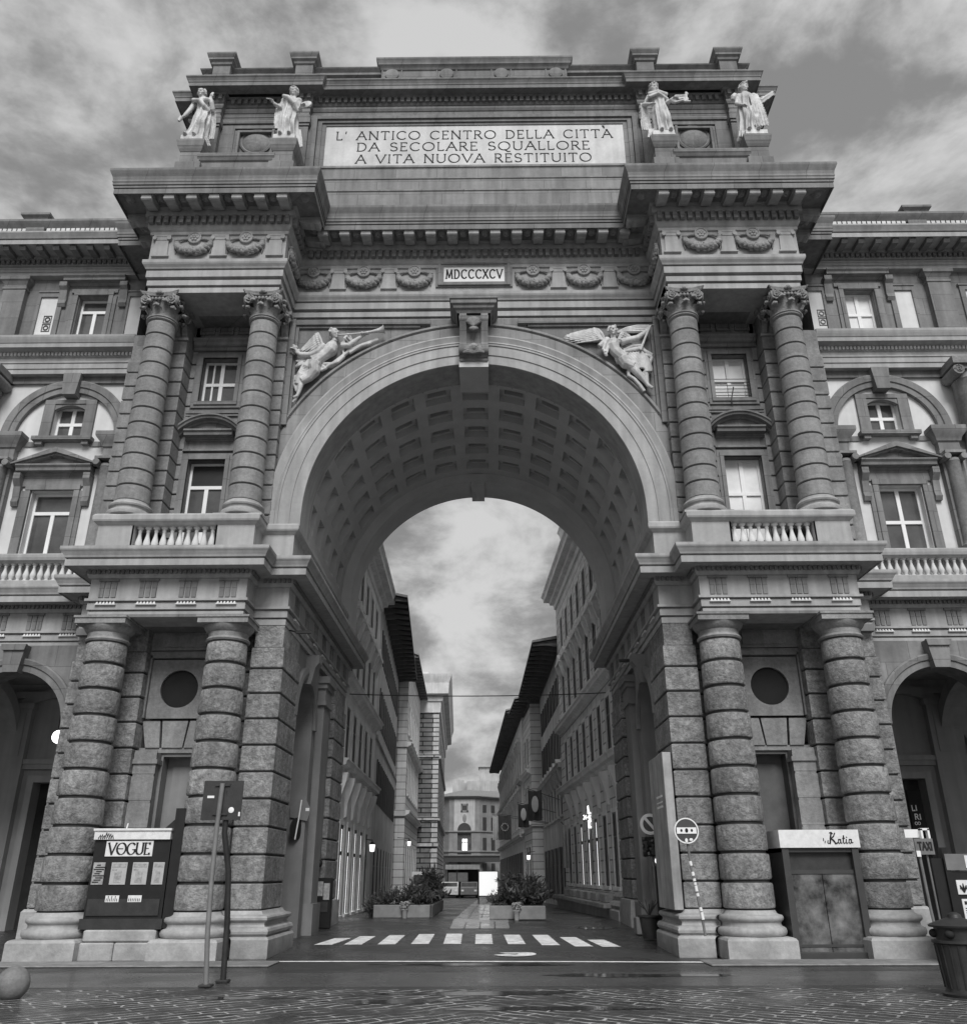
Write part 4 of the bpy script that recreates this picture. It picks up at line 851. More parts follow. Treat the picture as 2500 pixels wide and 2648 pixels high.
# parapet with merlons
mb = MB(); PP = [(9.2, 9), (9.2, 2.35), (-9.2, 2.35), (-9.2, 9)][::-1]
PARA = [(0, 26.6), (.03, 26.7), (0, 26.74), (0, 27.30), (.08, 27.32), (.12, 27.4), (.3, 27.46), (.3, 27.56), (.4, 27.66), (.42, 27.70), (-.3, 27.74)]
mb.sweep(PARA, PP); mb.box(-9.2, 9.2, 2.4, 9, 26.6, 27.6); mb.build('parapet', 'stucco', ARCH)
CAPM = [(-.3, 27.64), (0, 27.64), (.05, 27.68), (.07, 27.76), (.14, 27.82), (.14, 27.9), (.19, 27.98), (.21, 28.02), (.21, 28.08), (-.3, 28.1)]
mb = MB(); mb.box(-.30, .30, -.35, .3, 26.62, 27.66); mb.sweep(CAPM, [(-.3, -.35), (.3, -.35), (.3, .5), (-.3, .5)], True); MER = mb.build('merlon', 'stucco', ARCH, loc=(8.8, 2.15, 0))
for x in (5.92, -5.92, -8.8): inst(MER, 'merlon', ARCH, (x, 2.15, 0))
mb = MB(); mb.box(-3.22, 3.22, 2.0, 3.0, 26.62, 27.72)
mb.sweep([(o, z-.1) for o, z in CAPM], [(-3.22, 2.0), (3.22, 2.0), (3.22, 3.0), (-3.22, 3.0)], True)
for x in (-2.88, -.97, .93, 2.83):
    mb.ring([(.24, 2.0), (.24, 1.95), (.20, 1.93), (.0, 1.95)], x, 27.36, 0, 2*pi, 28)
    for e in (-.34, .34): mb.box(x+e-.02, x+e+.02, 1.97, 2.01, 26.9, 27.6)
mb.tube([(-.05, 2.2, 27.9), (-.05, 2.2, 28.35)], .015, 5)
mb.build('crest_block', 'stucco', ARCH, 40)
# statue pedestals with a low wall between
PEDP = [(-.1, 20.40), (.08, 20.40), (.08, 21.92), (.08, 22.0), (.04, 22.02), (.03, 22.06), (0, 22.08), (0, 22.46), (.02, 22.48), (.06, 22.56), (.08, 22.62), (.10, 22.66), (.12, 22.78), (.13, 22.82), (.13, 22.88), (-.2, 22.9)]
mb = MB(); mb.sweep(PEDP, [(-.31, -.31), (.31, -.31), (.31, .5), (-.31, .5)], True); PD = mb.build('statue_pedestal', 'stucco', ARCH, loc=(8.85, .94, 0))
for x in (5.95, -5.95, -8.85): inst(PD, 'statue_pedestal', ARCH, (x, .94, 0))
def lowwall(s, T):
    mb = MB(T); mb.sweep([(-.02, 20.4), (0, 21.6), (.0, 22.10), (.05, 22.14), (.09, 22.22), (.12, 22.26), (.12, 22.38), (-.4, 22.40)], [(6.2, .70), (8.6, .70)]); mb.box(5.5, 9.3, .95, 2.2, 20.38, 21.7); mb.build('low_wall', 'stucco', ARCH)
both(lowwall)
# ================================================================== carved figures
def fig_obj(mb, name, mt, parent=None, vox=.018, smooth=2, loc=None, world=True):
    o = mb.build(name, mt, parent, None, loc, world)
    r = o.modifiers.new('fuse', 'REMESH'); r.mode = 'VOXEL'; r.voxel_size = vox; r.use_smooth_shade = True
    k = o.modifiers.new('soften', 'SMOOTH'); k.factor = .4; k.iterations = smooth
    return o
def hand(mb, p, d, s, curl=.4, side=1):
    d = Vector(d).normalized(); u = Vector((0, 0, 1)) if abs(d.z) < .8 else Vector((0, -1, 0)); a = d.cross(u).normalized(); n = a.cross(d)
    p = Vector(p); c = p+d*s*.38
    mb.tube([tuple(p), tuple(c), tuple(p+d*s*.62)], [s*.2, s*.27, s*.24], 8)
    for i, (o, l) in enumerate(((-.21, .78), (-.07, .92), (.07, .88), (.2, .7))):
        b = p+d*s*.55+a*o*s; m = b+d*s*l*.4-n*curl*s*.12; e = m+d*s*l*.35-n*curl*s*.4; mb.tube([tuple(b), tuple(m), tuple(e)], [s*.085, s*.08, s*.06], 6)
    b = p+d*s*.2-a*s*.2*side; mb.tube([tuple(b), tuple(b+d*s*.3-a*s*.22*side), tuple(b+d*s*.55-a*s*.2*side-n*.1*s)], [s*.1, s*.09, s*.06], 6)
def head(mb, c, s, turn=0, hair='long', cap=None):
    R = Matrix.Rotation(turn, 3, 'Z'); C = Vector(c)
    def P(x, y, z): q = R @ Vector((x*s, y*s, z*s)); return (C.x+q.x, C.y+q.y, C.z+q.z)
    mb.ball(P(0, 0, .03), (.36*s, .42*s, .5*s), 16, 12); mb.ball(P(0, -.06, -.2), (.27*s, .30*s, .34*s), 14, 10)
    mb.tube([P(0, -.37, .12), P(0, -.47, -.04), P(0, -.44, -.1)], [.05*s, .075*s, .07*s], 7)       # nose
    for e in (-1, 1):
        mb.tube([P(e*.06, -.38, .14), P(e*.17, -.39, .17), P(e*.28, -.31, .13)], .055*s, 6)          # brow
        mb.ball(P(e*.15, -.34, .05), (.07*s, .05*s, .045*s), 8, 6); mb.ball(P(e*.37, .02, .02), (.05*s, .09*s, .12*s), 8, 6); mb.ball(P(e*.18, -.28, -.1), (.12*s, .1*s, .12*s), 8, 6)
    mb.tube([P(-.12, -.36, -.23), P(0, -.40, -.21), P(.12, -.36, -.23)], .04*s, 6); mb.tube([P(-.1, -.35, -.30), P(0, -.39, -.31), P(.1, -.35, -.30)], .045*s, 6)
    mb.ball(P(0, -.30, -.46), (.12*s, .1*s, .09*s), 8, 6)
    rnd = random.Random(int(s*1000)+int(C.x*10))
    for i in range(26):
        a = rnd.uniform(-2.6, 2.6) if hair else 0; z = rnd.uniform(-.1, .5)
        if abs(a) > 2.0 or z > .28: pass
        t = pi/2+a*.62; r = .40*sqrt(max(.05, 1-((z-.03)/.56)**2)); mb.ball(P(r*cos(t), r*1.1*sin(t)+.04, z+.06), (.13*s, .13*s, .13*s), 7, 5)
    if hair == 'long': mb.ball(P(0, .34, -.12), (.26*s, .2*s, .34*s), 10, 8)
    if cap == 'hood': mb.ball(P(0, .08, .22), (.43*s, .46*s, .44*s), 14, 10); mb.tube([P(-.4, -.12, .18), P(-.24, -.36, .34), P(0, -.42, .38), P(.24, -.36, .34), P(.4, -.12, .18)], .07*s, 7)
    if cap == 'crown':
        for k in range(12): t = 2*pi*k/12; mb.ball(P(.40*cos(t), .44*sin(t), .36+.03*sin(3*t)), (.1*s, .1*s, .12*s), 7, 5)
        mb.ball(P(0, .04, .42), (.34*s, .36*s, .25*s), 12, 8)
    if cap == 'diadem':
        mb.tube([P(-.38, 0, .3), P(-.25, -.3, .38), P(0, -.40, .42), P(.25, -.3, .38), P(.38, 0, .3)], .08*s, 7); mb.box(*[P(.06, -.4, .40)[0], P(.2, -.4, .40)[0]], P(0, -.45, 0)[1], P(0, -.3, 0)[1], P(0, 0, .40)[2], P(0, 0, .56)[2])
def draped(mb, H, sway, knee, seed, kick):
    rnd = random.Random(seed); n = 56; rings = []
    prof = [(0, .16, .15), (.02, .165, .15), (.1, .15, .135), (.2, .138, .122), (.3, .13, .118), (.4, .132, .12), (.48, .134, .118), (.55, .122, .104), (.61, .108, .09), (.67, .112, .095), (.72, .122, .105), (.76, .128, .095), (.80, .122, .085), (.825, .085, .07), (.845, .05, .05), (.87, .04, .045)]
    vs = []
    def interp(z):
        for a, b in zip(prof, prof[1:]):
            if a[0] <= z <= b[0]: t = (z-a[0])/(b[0]-a[0]); return a[1]+(b[1]-a[1])*t, a[2]+(b[2]-a[2])*t
        return prof[-1][1:]
    m = 46; ph = [rnd.uniform(0, 6.28) for _ in range(4)]
    for i in range(m+1):
        z = .87*i/m; rx, ry = interp(z); cx = sway*sin(pi*z/.87*.95)+kick*max(0, .35-z)*1.0; A = .19*max(0, 1-(z/.78)**2)+.03*(z < .8)
        for k in range(n):
            t = 2*pi*k/n; tw = t+1.1*sway*8*z
            f = 1+A*sin(9*tw+ph[0]+1.6*z)+A*.55*sin(15*tw+ph[1]-2.5*z)+A*.35*sin(4*tw+ph[2]+4*z)
            q = knee*math.exp(-((z-.30)/.10)**2)*max(0, cos(t+pi/2-.45))**3*.5           # the bent knee pressing through the cloth
            vs.append(((cx+rx*.84*f*cos(t))*H, (ry*.9*f*sin(t)-q*.12)*H, z*H))
    fs = [(i*n+k, i*n+(k+1) % n, (i+1)*n+(k+1) % n, (i+1)*n+k) for i in range(m) for k in range(n)]+[tuple(range(n-1, -1, -1)), tuple(m*n+k for k in range(n))]
    mb.add(vs, fs)
def cloth(mb, pts, w, th=.02, folds=5):                 # a hanging fold of mantle: wavy slab along a centre line of (x, y, z, width)
    n = len(pts); m = 17; vs = []
    for i, (x, y, z, ww) in enumerate(pts):
        for k in range(m):
            u = -1+2*k/(m-1); vs.append((x+u*ww, y+.035*cos(folds*pi*u)*(.3+i/n), z+.02*abs(u)*i/n))
        for k in range(m-1, -1, -1):
            u = -1+2*k/(m-1); vs.append((x+u*ww, y+.035*cos(folds*pi*u)*(.3+i/n)+th, z+.02*abs(u)*i/n))
    q = 2*m; mb.add(vs, [(i*q+k, i*q+(k+1) % q, (i+1)*q+(k+1) % q, (i+1)*q+k) for i in range(n-1) for k in range(q)]+[tuple(range(q-1, -1, -1)), tuple((n-1)*q+k for k in range(q))])
def statue(x, kind, label):
    H = 2.36; t = thing('statue', label, 'statue', (x, .93, 22.90), 'white marble statues on the attic pedestals')
    mb = MB(); mb.box(-.35, .35, -.41, .36, 0, .19, .015); base = mb.build('base_slab', 'marble', t, None, (0, 0, 0), False)
    mb = MB(lambda a, b, c: (a, b, c+.17)); h = H
    P = lambda a, b, c: (a*h, b*h, c*h)
    sway = {1: .035, 2: -.012, 3: .03, 4: -.03}[kind]; kick = {1: -.10, 2: .02, 3: .12, 4: -.12}[kind]
    draped(mb, H, sway, 1.0, kind, kick)
    hx = {1: -.035, 2: .02, 3: -.03, 4: -.015}[kind]
    sh = .118
    mb.tube([P(hx*.4, 0, .82), P(hx*.8, -.005, .87), P(hx, -.012, .905)], [.055*h, .04*h, .04*h], 10)
    head(mb, P(hx, -.02, .935), .145*h, {1: .15, 2: 0, 3: 0, 4: .35}[kind], 'long', {1: None, 2: 'hood', 3: 'crown', 4: 'diadem'}[kind])
    for e in (-1, 1): mb.ball(P(e*.06+kick*.3, -.15, .012), (.035*h, .08*h, .022*h), 8, 6)
    def arm(a, b, c, ha, r=(.040, .035, .030, .022), curl=.5, side=1):
        mb.tube([P(*a), P(*((Vector(a)+Vector(b))/2)), P(*b), P(*((Vector(b)+Vector(c))/2)), P(*c)], [r[0]*h, r[1]*h*1.05, r[1]*h*.95, r[2]*h, r[3]*h], 10); hand(mb, P(*c), ha, .075*h, curl, side); mb.ball(P(*a), .052*h, 10, 8)
    if kind == 1:
        arm((-.10, 0, .785), (-.155, -.03, .60), (-.215, -.05, .46), (-.6, -.1, -.35)); arm((.105, 0, .785), (.16, -.03, .63), (.125, -.08, .79), (.25, -.2, .6), side=-1)
        mb.tube([P(-.24, -.06, .43), P(-.26, -.07, .36)], [.03*h, .018*h], 8)
        cloth(mb, [P(.155, .02, .64)+(.035*h,), P(.16, .04, .45)+(.05*h,), P(.155, .05, .28)+(.06*h,), P(.15, .05, .15)+(.065*h,)], 0)
        mb.tube([P(-.12, -.06, .76), P(0, -.11, .70), P(.09, -.10, .72), P(.13, -.03, .78)], [.03*h, .03*h, .035*h, .03*h], 8); mb.tube([P(.0, -.115, .70), P(.07, -.11, .60), P(.13, -.05, .55)], [.035*h, .03*h, .03*h], 8)
        cloth(mb, [P(.10, -.06, .10)+(.05*h,), P(.13, -.04, .04)+(.06*h,), P(.16, .0, -.03)+(.05*h,)], 0)
    if kind == 2:
        arm((-.10, 0, .785), (-.14, -.04, .62), (-.21, -.10, .64), (-.5, -.2, .7)); arm((.10, 0, .785), (.135, -.02, .60), (.165, -.11, .55), (.6, -.5, .3), side=-1)
        R = Matrix.Rotation(radians(35), 3, 'Y') @ Matrix.Rotation(radians(-35), 3, 'X'); mb.ball(P(.23, -.12, .59), (.095*h, .012*h, .06*h), 18, 8, Matrix.Rotation(radians(-28), 3, 'Y'))
        mb.tube([P(-.10, -.08, .80), P(-.02, -.115, .74), P(.08, -.115, .62), P(.125, -.06, .52)], [.028*h, .03*h, .03*h, .025*h], 8)
        cloth(mb, [P(-.14, -.03, .72)+(.05*h,), P(-.15, -.02, .55)+(.06*h,), P(-.15, -.01, .40)+(.065*h,), P(-.15, 0, .28)+(.05*h,)], 0); cloth(mb, [P(.13, .03, .3)+(.03*h,), P(.15, .02, .1)+(.05*h,), P(.17, .02, -.04)+(.045*h,)], 0)
        mb.tube([P(-.27, -.12, .70), P(-.31, -.15, .68)], [.012*h, .008*h], 6)
    if kind == 3:
        arm((-.10, 0, .785), (-.185, .0, .66), (-.13, -.09, .57), (.6, -.3, -.1)); arm((.10, 0, .785), (.14, -.04, .65), (.175, -.12, .62), (.7, -.3, .1), side=-1)
        for e in (0, 1):                                  # lyre: two horns, crossbar and sound box
            z0 = .56+.12*e; mb.tube([P(.19, -.11, .61), P(.21+.02*e, -.12, z0), P(.30, -.13, .585+.085*e), P(.36, -.13, .60+.08*e), P(.395, -.13, .615+.1*e)], [.018*h, .022*h, .018*h, .016*h, .02*h], 8)
        mb.tube([P(.365, -.13, .575), P(.375, -.13, .735)], .02*h, 8); mb.ball(P(.20, -.11, .615), (.045*h, .03*h, .06*h), 10, 8); mb.tube([P(.2, -.12, .64), P(.37, -.13, .66)], .010*h, 6); mb.tube([P(.2, -.12, .615), P(.37, -.13, .635)], .010*h, 6); mb.tube([P(.33, -.13, .57), P(.42, -.13, .57)], .016*h, 6)
        cloth(mb, [P(-.19, 0, .70)+(.045*h,), P(-.17, .02, .52)+(.055*h,), P(-.18, .02, .36)+(.07*h,), P(-.17, .03, .22)+(.075*h,)], 0); mb.tube([P(-.13, -.08, .76), P(0, -.115, .775), P(.13, -.06, .77)], [.035*h, .03*h, .035*h], 8); mb.tube([P(-.13, -.09, .70), P(0, -.12, .74), P(.14, -.05, .70)], [.025*h, .022*h, .022*h], 8)
        cloth(mb, [P(-.13, -.02, .2)+(.035*h,), P(-.14, -.06, .08)+(.04*h,), P(-.18, -.1, -.05)+(.03*h,)], 0)
    if kind == 4:
        arm((-.10, 0, .785), (-.15, -.03, .63), (-.12, -.1, .53), (.7, -.3, -.3)); arm((.105, 0, .79), (.16, -.02, .70), (.22, -.07, .70), (.8, -.2, .2), side=-1)
        v = [P(.15, -.10, .60), P(.33, -.12, .735), P(.35, -.11, .70), P(.17, -.09, .555)]; v2 = [(a, b+.03*h, c+.035*h) for a, b, c in v]; mb.add(v+v2, [(0, 1, 2, 3), (7, 6, 5, 4), (0, 4, 5, 1), (1, 5, 6, 2), (2, 6, 7, 3), (3, 7, 4, 0)])
        mb.tube([P(.16, -.09, .62), P(.34, -.1, .76)], .022*h, 8)
        cloth(mb, [P(.07, -.10, .74)+(.06*h,), P(.085, -.12, .55)+(.075*h,), P(.10, -.12, .35)+(.09*h,), P(.12, -.10, .14)+(.10*h,)], 0); mb.tube([P(-.15, -.02, .80), P(-.19, -.03, .74), P(-.20, -.03, .70)], [.04*h, .04*h, .02*h], 8)
        cloth(mb, [P(-.12, -.06, .12)+(.04*h,), P(-.14, -.12, .0)+(.05*h,), P(-.16, -.14, -.10)+(.04*h,)], 0)
    fig_obj(mb, 'figure', 'marble', t, .017, 1, (0, 0, 0), False)
statue(-8.85, 1, 'white draped statue with one arm lowered, outermost on the left of the attic')
statue(-5.95, 2, 'white hooded statue holding out an oval palette, left of the inscription')
statue(5.95, 3, 'white crowned statue holding a lyre, right of the inscription')
statue(8.85, 4, 'white statue carrying a flat board at the outer right corner of the attic')
# ---- the winged figures in the spandrels
def bil(c, px, py, W_, H_):
    (ax, az), (bx, bz), (cx, cz), (dx, dz) = c; u, v = px/W_, py/H_
    return (ax*(1-u)*(1-v)+bx*u*(1-v)+cx*(1-u)*v+dx*u*v, az*(1-u)*(1-v)+bz*u*(1-v)+cz*(1-u)*v+dz*u*v)
def wing(mb, Q, root, top, tip, n, y, lw):
    # feathers fan out from the leading edge root-top to the tip
    for row, (k0, sc) in enumerate(((0, 1.0), (.0, .62), (0, .35))):
        for i in range(n):
            t = i/(n-1); bx, by = root[0]+(top[0]-root[0])*t, root[1]+(top[1]-root[1])*t
            ex, ey = bx+(tip[0]-(root[0]*.35+top[0]*.65))*sc*(.55+.45*sin(pi*(.2+.65*t))), by+(tip[1]-(root[1]*.35+top[1]*.65))*sc*(.6+.4*t)
            p = [Q(bx, by, y-.03*row), Q((bx+ex)/2+6, (by+ey)/2-14, y-.035-.03*row), Q(ex, ey, y-.01-.02*row)]; mb.tube(p, [lw*1.1, lw*1.25, lw*.45], 7)
    mb.tube([Q(root[0], root[1], y-.05), Q((root[0]+top[0])/2, (root[1]+top[1])/2-8, y-.10), Q(top[0], top[1], y-.06)], [lw*1.8, lw*1.7, lw*1.1], 8)
C1 = ((-5.58, 16.68), (-2.36, 16.65), (-5.34, 13.91), (-2.25, 13.89)); C2 = ((2.46, 16.74), (5.66, 16.71), (2.36, 14.1), (5.44, 14.07))
def limb(mb, Q, pts, y, rad, seg=10): mb.tube([Q(a, b, y if not c else c[0]) for a, b, *c in pts], rad, seg)
mb = MB(); Q = lambda a, b, y: (bil(C1, a, b, 1876, 1407)[0], y, bil(C1, a, b, 1876, 1407)[1])
wing(mb, Q, (640, 400), (560, 150), (230, 470), 8, 1.70, .027); wing(mb, Q, (960, 370), (1060, 165), (1150, 340), 5, 1.72, .027)
limb(mb, Q, [(840, 300), (800, 400), (780, 470), (690, 540), (590, 610), (480, 680)], 1.60, [.07, .19, .20, .165, .16, .19])
limb(mb, Q, [(850, 330), (850, 280), (855, 240)], 1.56, [.08, .075, .08]); 
hp = Q(850, 195, 1.54); head(mb, hp, .34, .9, 'long', None)
limb(mb, Q, [(520, 690), (490, 760), (500, 850), (400, 950), (280, 1010)], 1.57, [.20, .19, .17, .14, .12]); limb(mb, Q, [(450, 690), (370, 780), (270, 900), (220, 990), (200, 1060)], 1.62, [.18, .17, .15, .12, .1])
limb(mb, Q, [(290, 1000), (250, 1090), (225, 1190), (195, 1250), (130, 1280)], 1.60, [.085, .085, .055, .05, .045]); limb(mb, Q, [(230, 1040), (190, 1130), (215, 1200), (150, 1310), (110, 1350)], 1.64, [.08, .06, .05, .045, .03])
for a in range(7): limb(mb, Q, [(330+a*35, 700+a*8), (230+a*45, 880+a*8), (170+a*48, 1010-a*10+(a > 4)*20)], 1.55-.0*a, [.035, .045, .03], 7)
limb(mb, Q, [(170, 900), (150, 1050), (180, 1170)], 1.62, [.05, .05, .03])
limb(mb, Q, [(680, 400), (560, 520), (430, 580), (260, 570), (190, 530)], 1.52, [.10, .095, .09, .075, .05]); hand(mb, Q(200, 535, 1.52), (-.6, -.1, .6), .2, .5)
rnd = random.Random(2)
for i in range(16): c = Q(rnd.uniform(95, 230), rnd.uniform(380, 520), 1.58); mb.ball(c, rnd.uniform(.04, .065), 7, 5)
limb(mb, Q, [(960, 400), (1090, 400), (1200, 320), (1330, 225)], 1.56, [.10, .085, .075, .05]); hand(mb, Q(1310, 240, 1.55), (.6, 0, .5), .19, .8)
for pts in ([(640, 690), (800, 690), (960, 570), (1120, 440), (1340, 350), (1600, 260)], [(560, 700), (680, 760), (760, 700), (900, 650), (1000, 560)], [(980, 420), (1000, 540), (1100, 440)], [(1130, 360), (1100, 500), (1300, 370), (1450, 330), (1580, 255)], [(540, 690), (620, 800), (690, 760)]):
    limb(mb, Q, pts, 1.66, .06, 7)
limb(mb, Q, [(300, 680), (220, 720), (160, 740)], 1.66, [.1, .09, .03], 8); limb(mb, Q, [(360, 640), (250, 650), (170, 640)], 1.66, [.08, .08, .04], 8)
REL1 = fig_obj(mb, 'winged_relief', 'marble', ARCH, .014, 1)
mb = MB(); mb.tube([Q(930, 240, 1.48), Q(1320, 210, 1.48), Q(1500, 185, 1.48), Q(1620, 160, 1.48), Q(1690, 145, 1.48), Q(1712, 140, 1.48)], [.022, .028, .045, .07, .11, .15], 14); mb.ball(Q(1330, 208, 1.48), .05, 8, 6); mb.build('trumpet', 'marble', REL1, 40)
mb = MB(); Q = lambda a, b, y: (bil(C2, a, b, 1876, 1340)[0], y, bil(C2, a, b, 1876, 1340)[1])
wing(mb, Q, (830, 350), (720, 150), (90, 280), 8, 1.70, .027); wing(mb, Q, (1060, 330), (1140, 190), (1330, 320), 5, 1.72, .027)
limb(mb, Q, [(970, 320), (980, 400), (960, 460), (1000, 540), (1080, 620), (1160, 680)], 1.60, [.07, .19, .20, .17, .17, .19]); limb(mb, Q, [(965, 330), (962, 290), (960, 250)], 1.56, [.08, .075, .08])
head(mb, Q(958, 215, 1.53), .33, -.05, 'long', None)
limb(mb, Q, [(900, 370), (790, 430), (720, 490)], 1.54, [.1, .085, .07]); limb(mb, Q, [(860, 350), (830, 430), (790, 560), (850, 600)], 1.50, [.06, .055, .05, .05]); limb(mb, Q, [(900, 420), (870, 520), (850, 590)], 1.52, [.05, .045, .05]); hand(mb, Q(800, 560, 1.5), (.2, -.2, -.7), .19, .7)
limb(mb, Q, [(1100, 420), (1220, 380), (1380, 340), (1480, 270), (1560, 200)], 1.54, [.11, .1, .09, .075, .055]); hand(mb, Q(1550, 205, 1.53), (.5, -.2, .7), .19, .9)
limb(mb, Q, [(1120, 690), (1180, 780), (1320, 830)], 1.56, [.19, .17, .14]); limb(mb, Q, [(1300, 840), (1380, 920), (1450, 1000), (1520, 1080), (1580, 1150), (1650, 1190)], 1.58, [.13, .12, .1, .065, .06, .05]); limb(mb, Q, [(1520, 900), (1540, 1000), (1560, 1120), (1640, 1170)], 1.63, [.1, .085, .06, .05])
for a in range(7): limb(mb, Q, [(1150+a*50, 600-a*4), (1260+a*50, 700), (1390+a*38, 860+(a > 3)*60)], 1.56, [.04, .055, .05], 7)
for pts in ([(1000, 680), (1180, 640), (1400, 580), (1640, 640)], [(1030, 740), (1180, 690), (1330, 740)], [(1150, 530), (1300, 450), (1450, 440), (1510, 530), (1650, 610)], [(1130, 560), (1280, 520), (1440, 490)], [(1230, 880), (1240, 960), (1340, 1020), (1430, 1120), (1510, 1230)], [(1480, 980), (1560, 920), (1630, 880)], [(1640, 640), (1600, 760), (1630, 870)]): limb(mb, Q, pts, 1.64, .06, 7)
REL2 = fig_obj(mb, 'winged_relief', 'marble', ARCH, .014, 1)
mb = MB(); mb.tube([Q(1600, 150, 1.46), Q(1510, 360, 1.46), Q(1430, 575, 1.46)], .035, 8)
for i in range(4): mb.tube([Q(1590, 105+i*32, 1.62), Q(1380, 100+i*30, 1.64), Q(1200, 130+i*18, 1.66), Q(1040, 190+i*4, 1.68)], [.05, .055, .05, .03], 7)
mb.build('banner', 'marble', REL2, 40)
# ================================================================== the two arcaded wings
def wing_building(s):
    side = 'left' if s < 0 else 'right'
    root = thing('palace_wing', {'left': 'arcaded grey and white palace wing left of the arch, glowing globe under its arcade', 'right': 'arcaded grey and white palace wing right of the arch, behind the taxi sign'}[side], 'building', (s*10.45, 3.2, 0), 'palace wings on both sides of the arch')
    T = lambda x, y, z: (s*x, y, z)
    X0, X1, W = 10.45, 20.6, 3.2
    BAYS = (12.33, 17.4); PIL = (14.87, 19.95)
    def B(mb, n, m, sm=None, par=None): return mb.build(n, m, par or root, sm)
    wp = [(X0, W), (X1, W)]
    # ground floor arcade
    mb = MB(T)
    for i, cx in enumerate(BAYS):
        a = X0 if i == 0 else 14.865; b = 14.865 if i == 0 else X1
        mb.archwall(a, b, 0, 7.4, cx, 5.2, 1.5, W, 36, .7, 0)
    B(mb, 'arcade_wall', 'stucco')
    mb = MB(T)
    for i, cx in enumerate(BAYS):
        mb.ring([(1.5, W+.01), (1.5, W-.06), (1.66, W-.07), (1.68, W-.11), (1.80, W-.14), (1.84, W-.12), (1.84, W+.01)], cx, 5.2, 0, pi, 36)
        mb.prism([(cx-.20, 6.62), (cx+.20, 6.62), (cx+.30, 7.36), (cx-.30, 7.36)], W-.30, W)
        mb.prism([(cx-.30, 7.2), (cx+.30, 7.2), (cx+.34, 7.36), (cx-.34, 7.36)], W-.36, W-.28)
    B(mb, 'archivolt', 'stucco', 28)
    mb = MB(T)
    for a, b in ((13.86, 15.86), (18.9, X1)): mb = MB(T); mb.groove = lambda p, q: p[0] < -.02 and q[0] < -.02 and abs(p[1]-q[1]) < .05; mb.sweep(courses(JL), [(a, 3.9), (a, W-.12), (b, W-.12), (b, 3.9)]); B(mb, 'rusticated_pier', 'stone')
    # inside the arcade: back wall, vault, pilasters
    mb = MB(T)
    mb.wall(X0, X1, 0, 7.4, 8.2, [(12.9, 13.75, 0, 4.3)], .4)
    mb.box(X0, X1, 8.05, 8.2, 4.7, 4.85); mb.box(X0, X1, 8.0, 8.2, 4.85, 5.0); mb.box(X0, X1, 8.0, 8.2, 6.9, 7.1)
    for x in (14.2, 10.9, 17.4): mb.box(x, x+.9, 7.95, 8.2, 0, 6.7); mb.box(x-.06, x+.96, 7.9, 8.2, 6.55, 6.72); mb.box(x+.16, x+.74, 7.93, 7.96, 5.1, 6.4)
    mb.box(X0, X1, 3.9, 8.3, 7.36, 7.42)
    mb.box(12.7, 12.9, 8.0, 8.2, 0, 4.5); mb.box(13.75, 13.95, 8.0, 8.2, 0, 4.5); mb.box(12.9, 13.75, 8.0, 8.2, 4.3, 4.5)
    for x in (14.9,):                                     # cross arches of the portico
        n = 20
        for i in range(n):
            p, q = pi*i/n, pi*(i+1)/n
            for r, rr in ((2.05, 2.05),): mb.quad((x-.35, 6.05+2.1*cos(p), 4.9+2.1*sin(p)), (x+.35, 6.05+2.1*cos(p), 4.9+2.1*sin(p)), (x+.35, 6.05+2.1*cos(q), 4.9+2.1*sin(q)), (x-.35, 6.05+2.1*cos(q), 4.9+2.1*sin(q)))
            for xx in (x-.35, x+.35): mb.quad((xx, 6.05+2.1*cos(p), 4.9+2.1*sin(p)), (xx, 6.05+2.1*cos(p)*1.16, 4.9+2.1*sin(p)*1.16), (xx, 6.05+2.1*cos(q)*1.16, 4.9+2.1*sin(q)*1.16), (xx, 6.05+2.1*cos(q), 4.9+2.1*sin(q)))
    mb.ring([(2.0, 8.05), (2.0, 8.2), (2.3, 8.2), (2.3, 8.02), (2.0, 8.02)], 13.4, 4.9, 0, pi, 32)
    B(mb, 'portico_interior', 'far')
    mb = MB(T); mb.box(12.9, 13.75, 8.5, 8.55, 0, 4.3); B(mb, 'portico_door', 'iron')
    # first entablature, balcony balustrade
    mb = MB(T); mb.sweep(ENT1[1:]+COR1, wp); B(mb, 'entablature', 'pale')
    mb = MB(T); run_boxes(mb, wp, .06, .115, .08, .15, 8.405, 8.5, .05); B(mb, 'dentil_band', 'stucco')
    for i in range(10):
        o = bpy.data.objects.new('triglyph', TRI.data); COL.objects.link(o); place(o, root, (s*(11.1+i*.98), W, 0)); c = bpy.data.objects.new('drops', TRI.children[0].data); COL.objects.link(c); c.parent = o
    mb = MB(T)
    mb.sweep([(.34, 9.66), (.36, 9.68), (.42, 9.72), (.44, 9.80), (.44, 9.88), (.40, 9.92), (.05, 9.93), (.05, 9.66), (.34, 9.66)], wp); mb.sweep([(.1, 8.97), (.40, 8.98), (.40, 9.12), (.36, 9.15), (.0, 9.15)], wp)
    for a, b in ((14.35, 15.4), (19.4, 20.6), (10.45, 10.95)): mb.box(a, b, W-.40, W, 8.98, 9.9)
    bal = B(mb, 'balustrade', 'pale')
    first = None; scale = .53/.69
    xs = [11.08+i*.2 for i in range(17)]+[15.5+i*.2 for i in range(19)]
    for x in xs:
        o = bpy.data.objects.new('baluster', BALU.data); COL.objects.link(o); place(o, bal, (s*x, W-.24, 9.145)); o.scale = (.9, .9, scale)
    # first floor wall
    mb = MB(T); H = []
    for cx in BAYS: H += [(cx-.62, cx+.62, 9.95, 12.0), (cx-.48, cx+.46, 13.8, 14.92)]
    mb.wall(X0, X1, 9.0, 15.86, W, H, .3); B(mb, 'first_floor_wall', 'white')
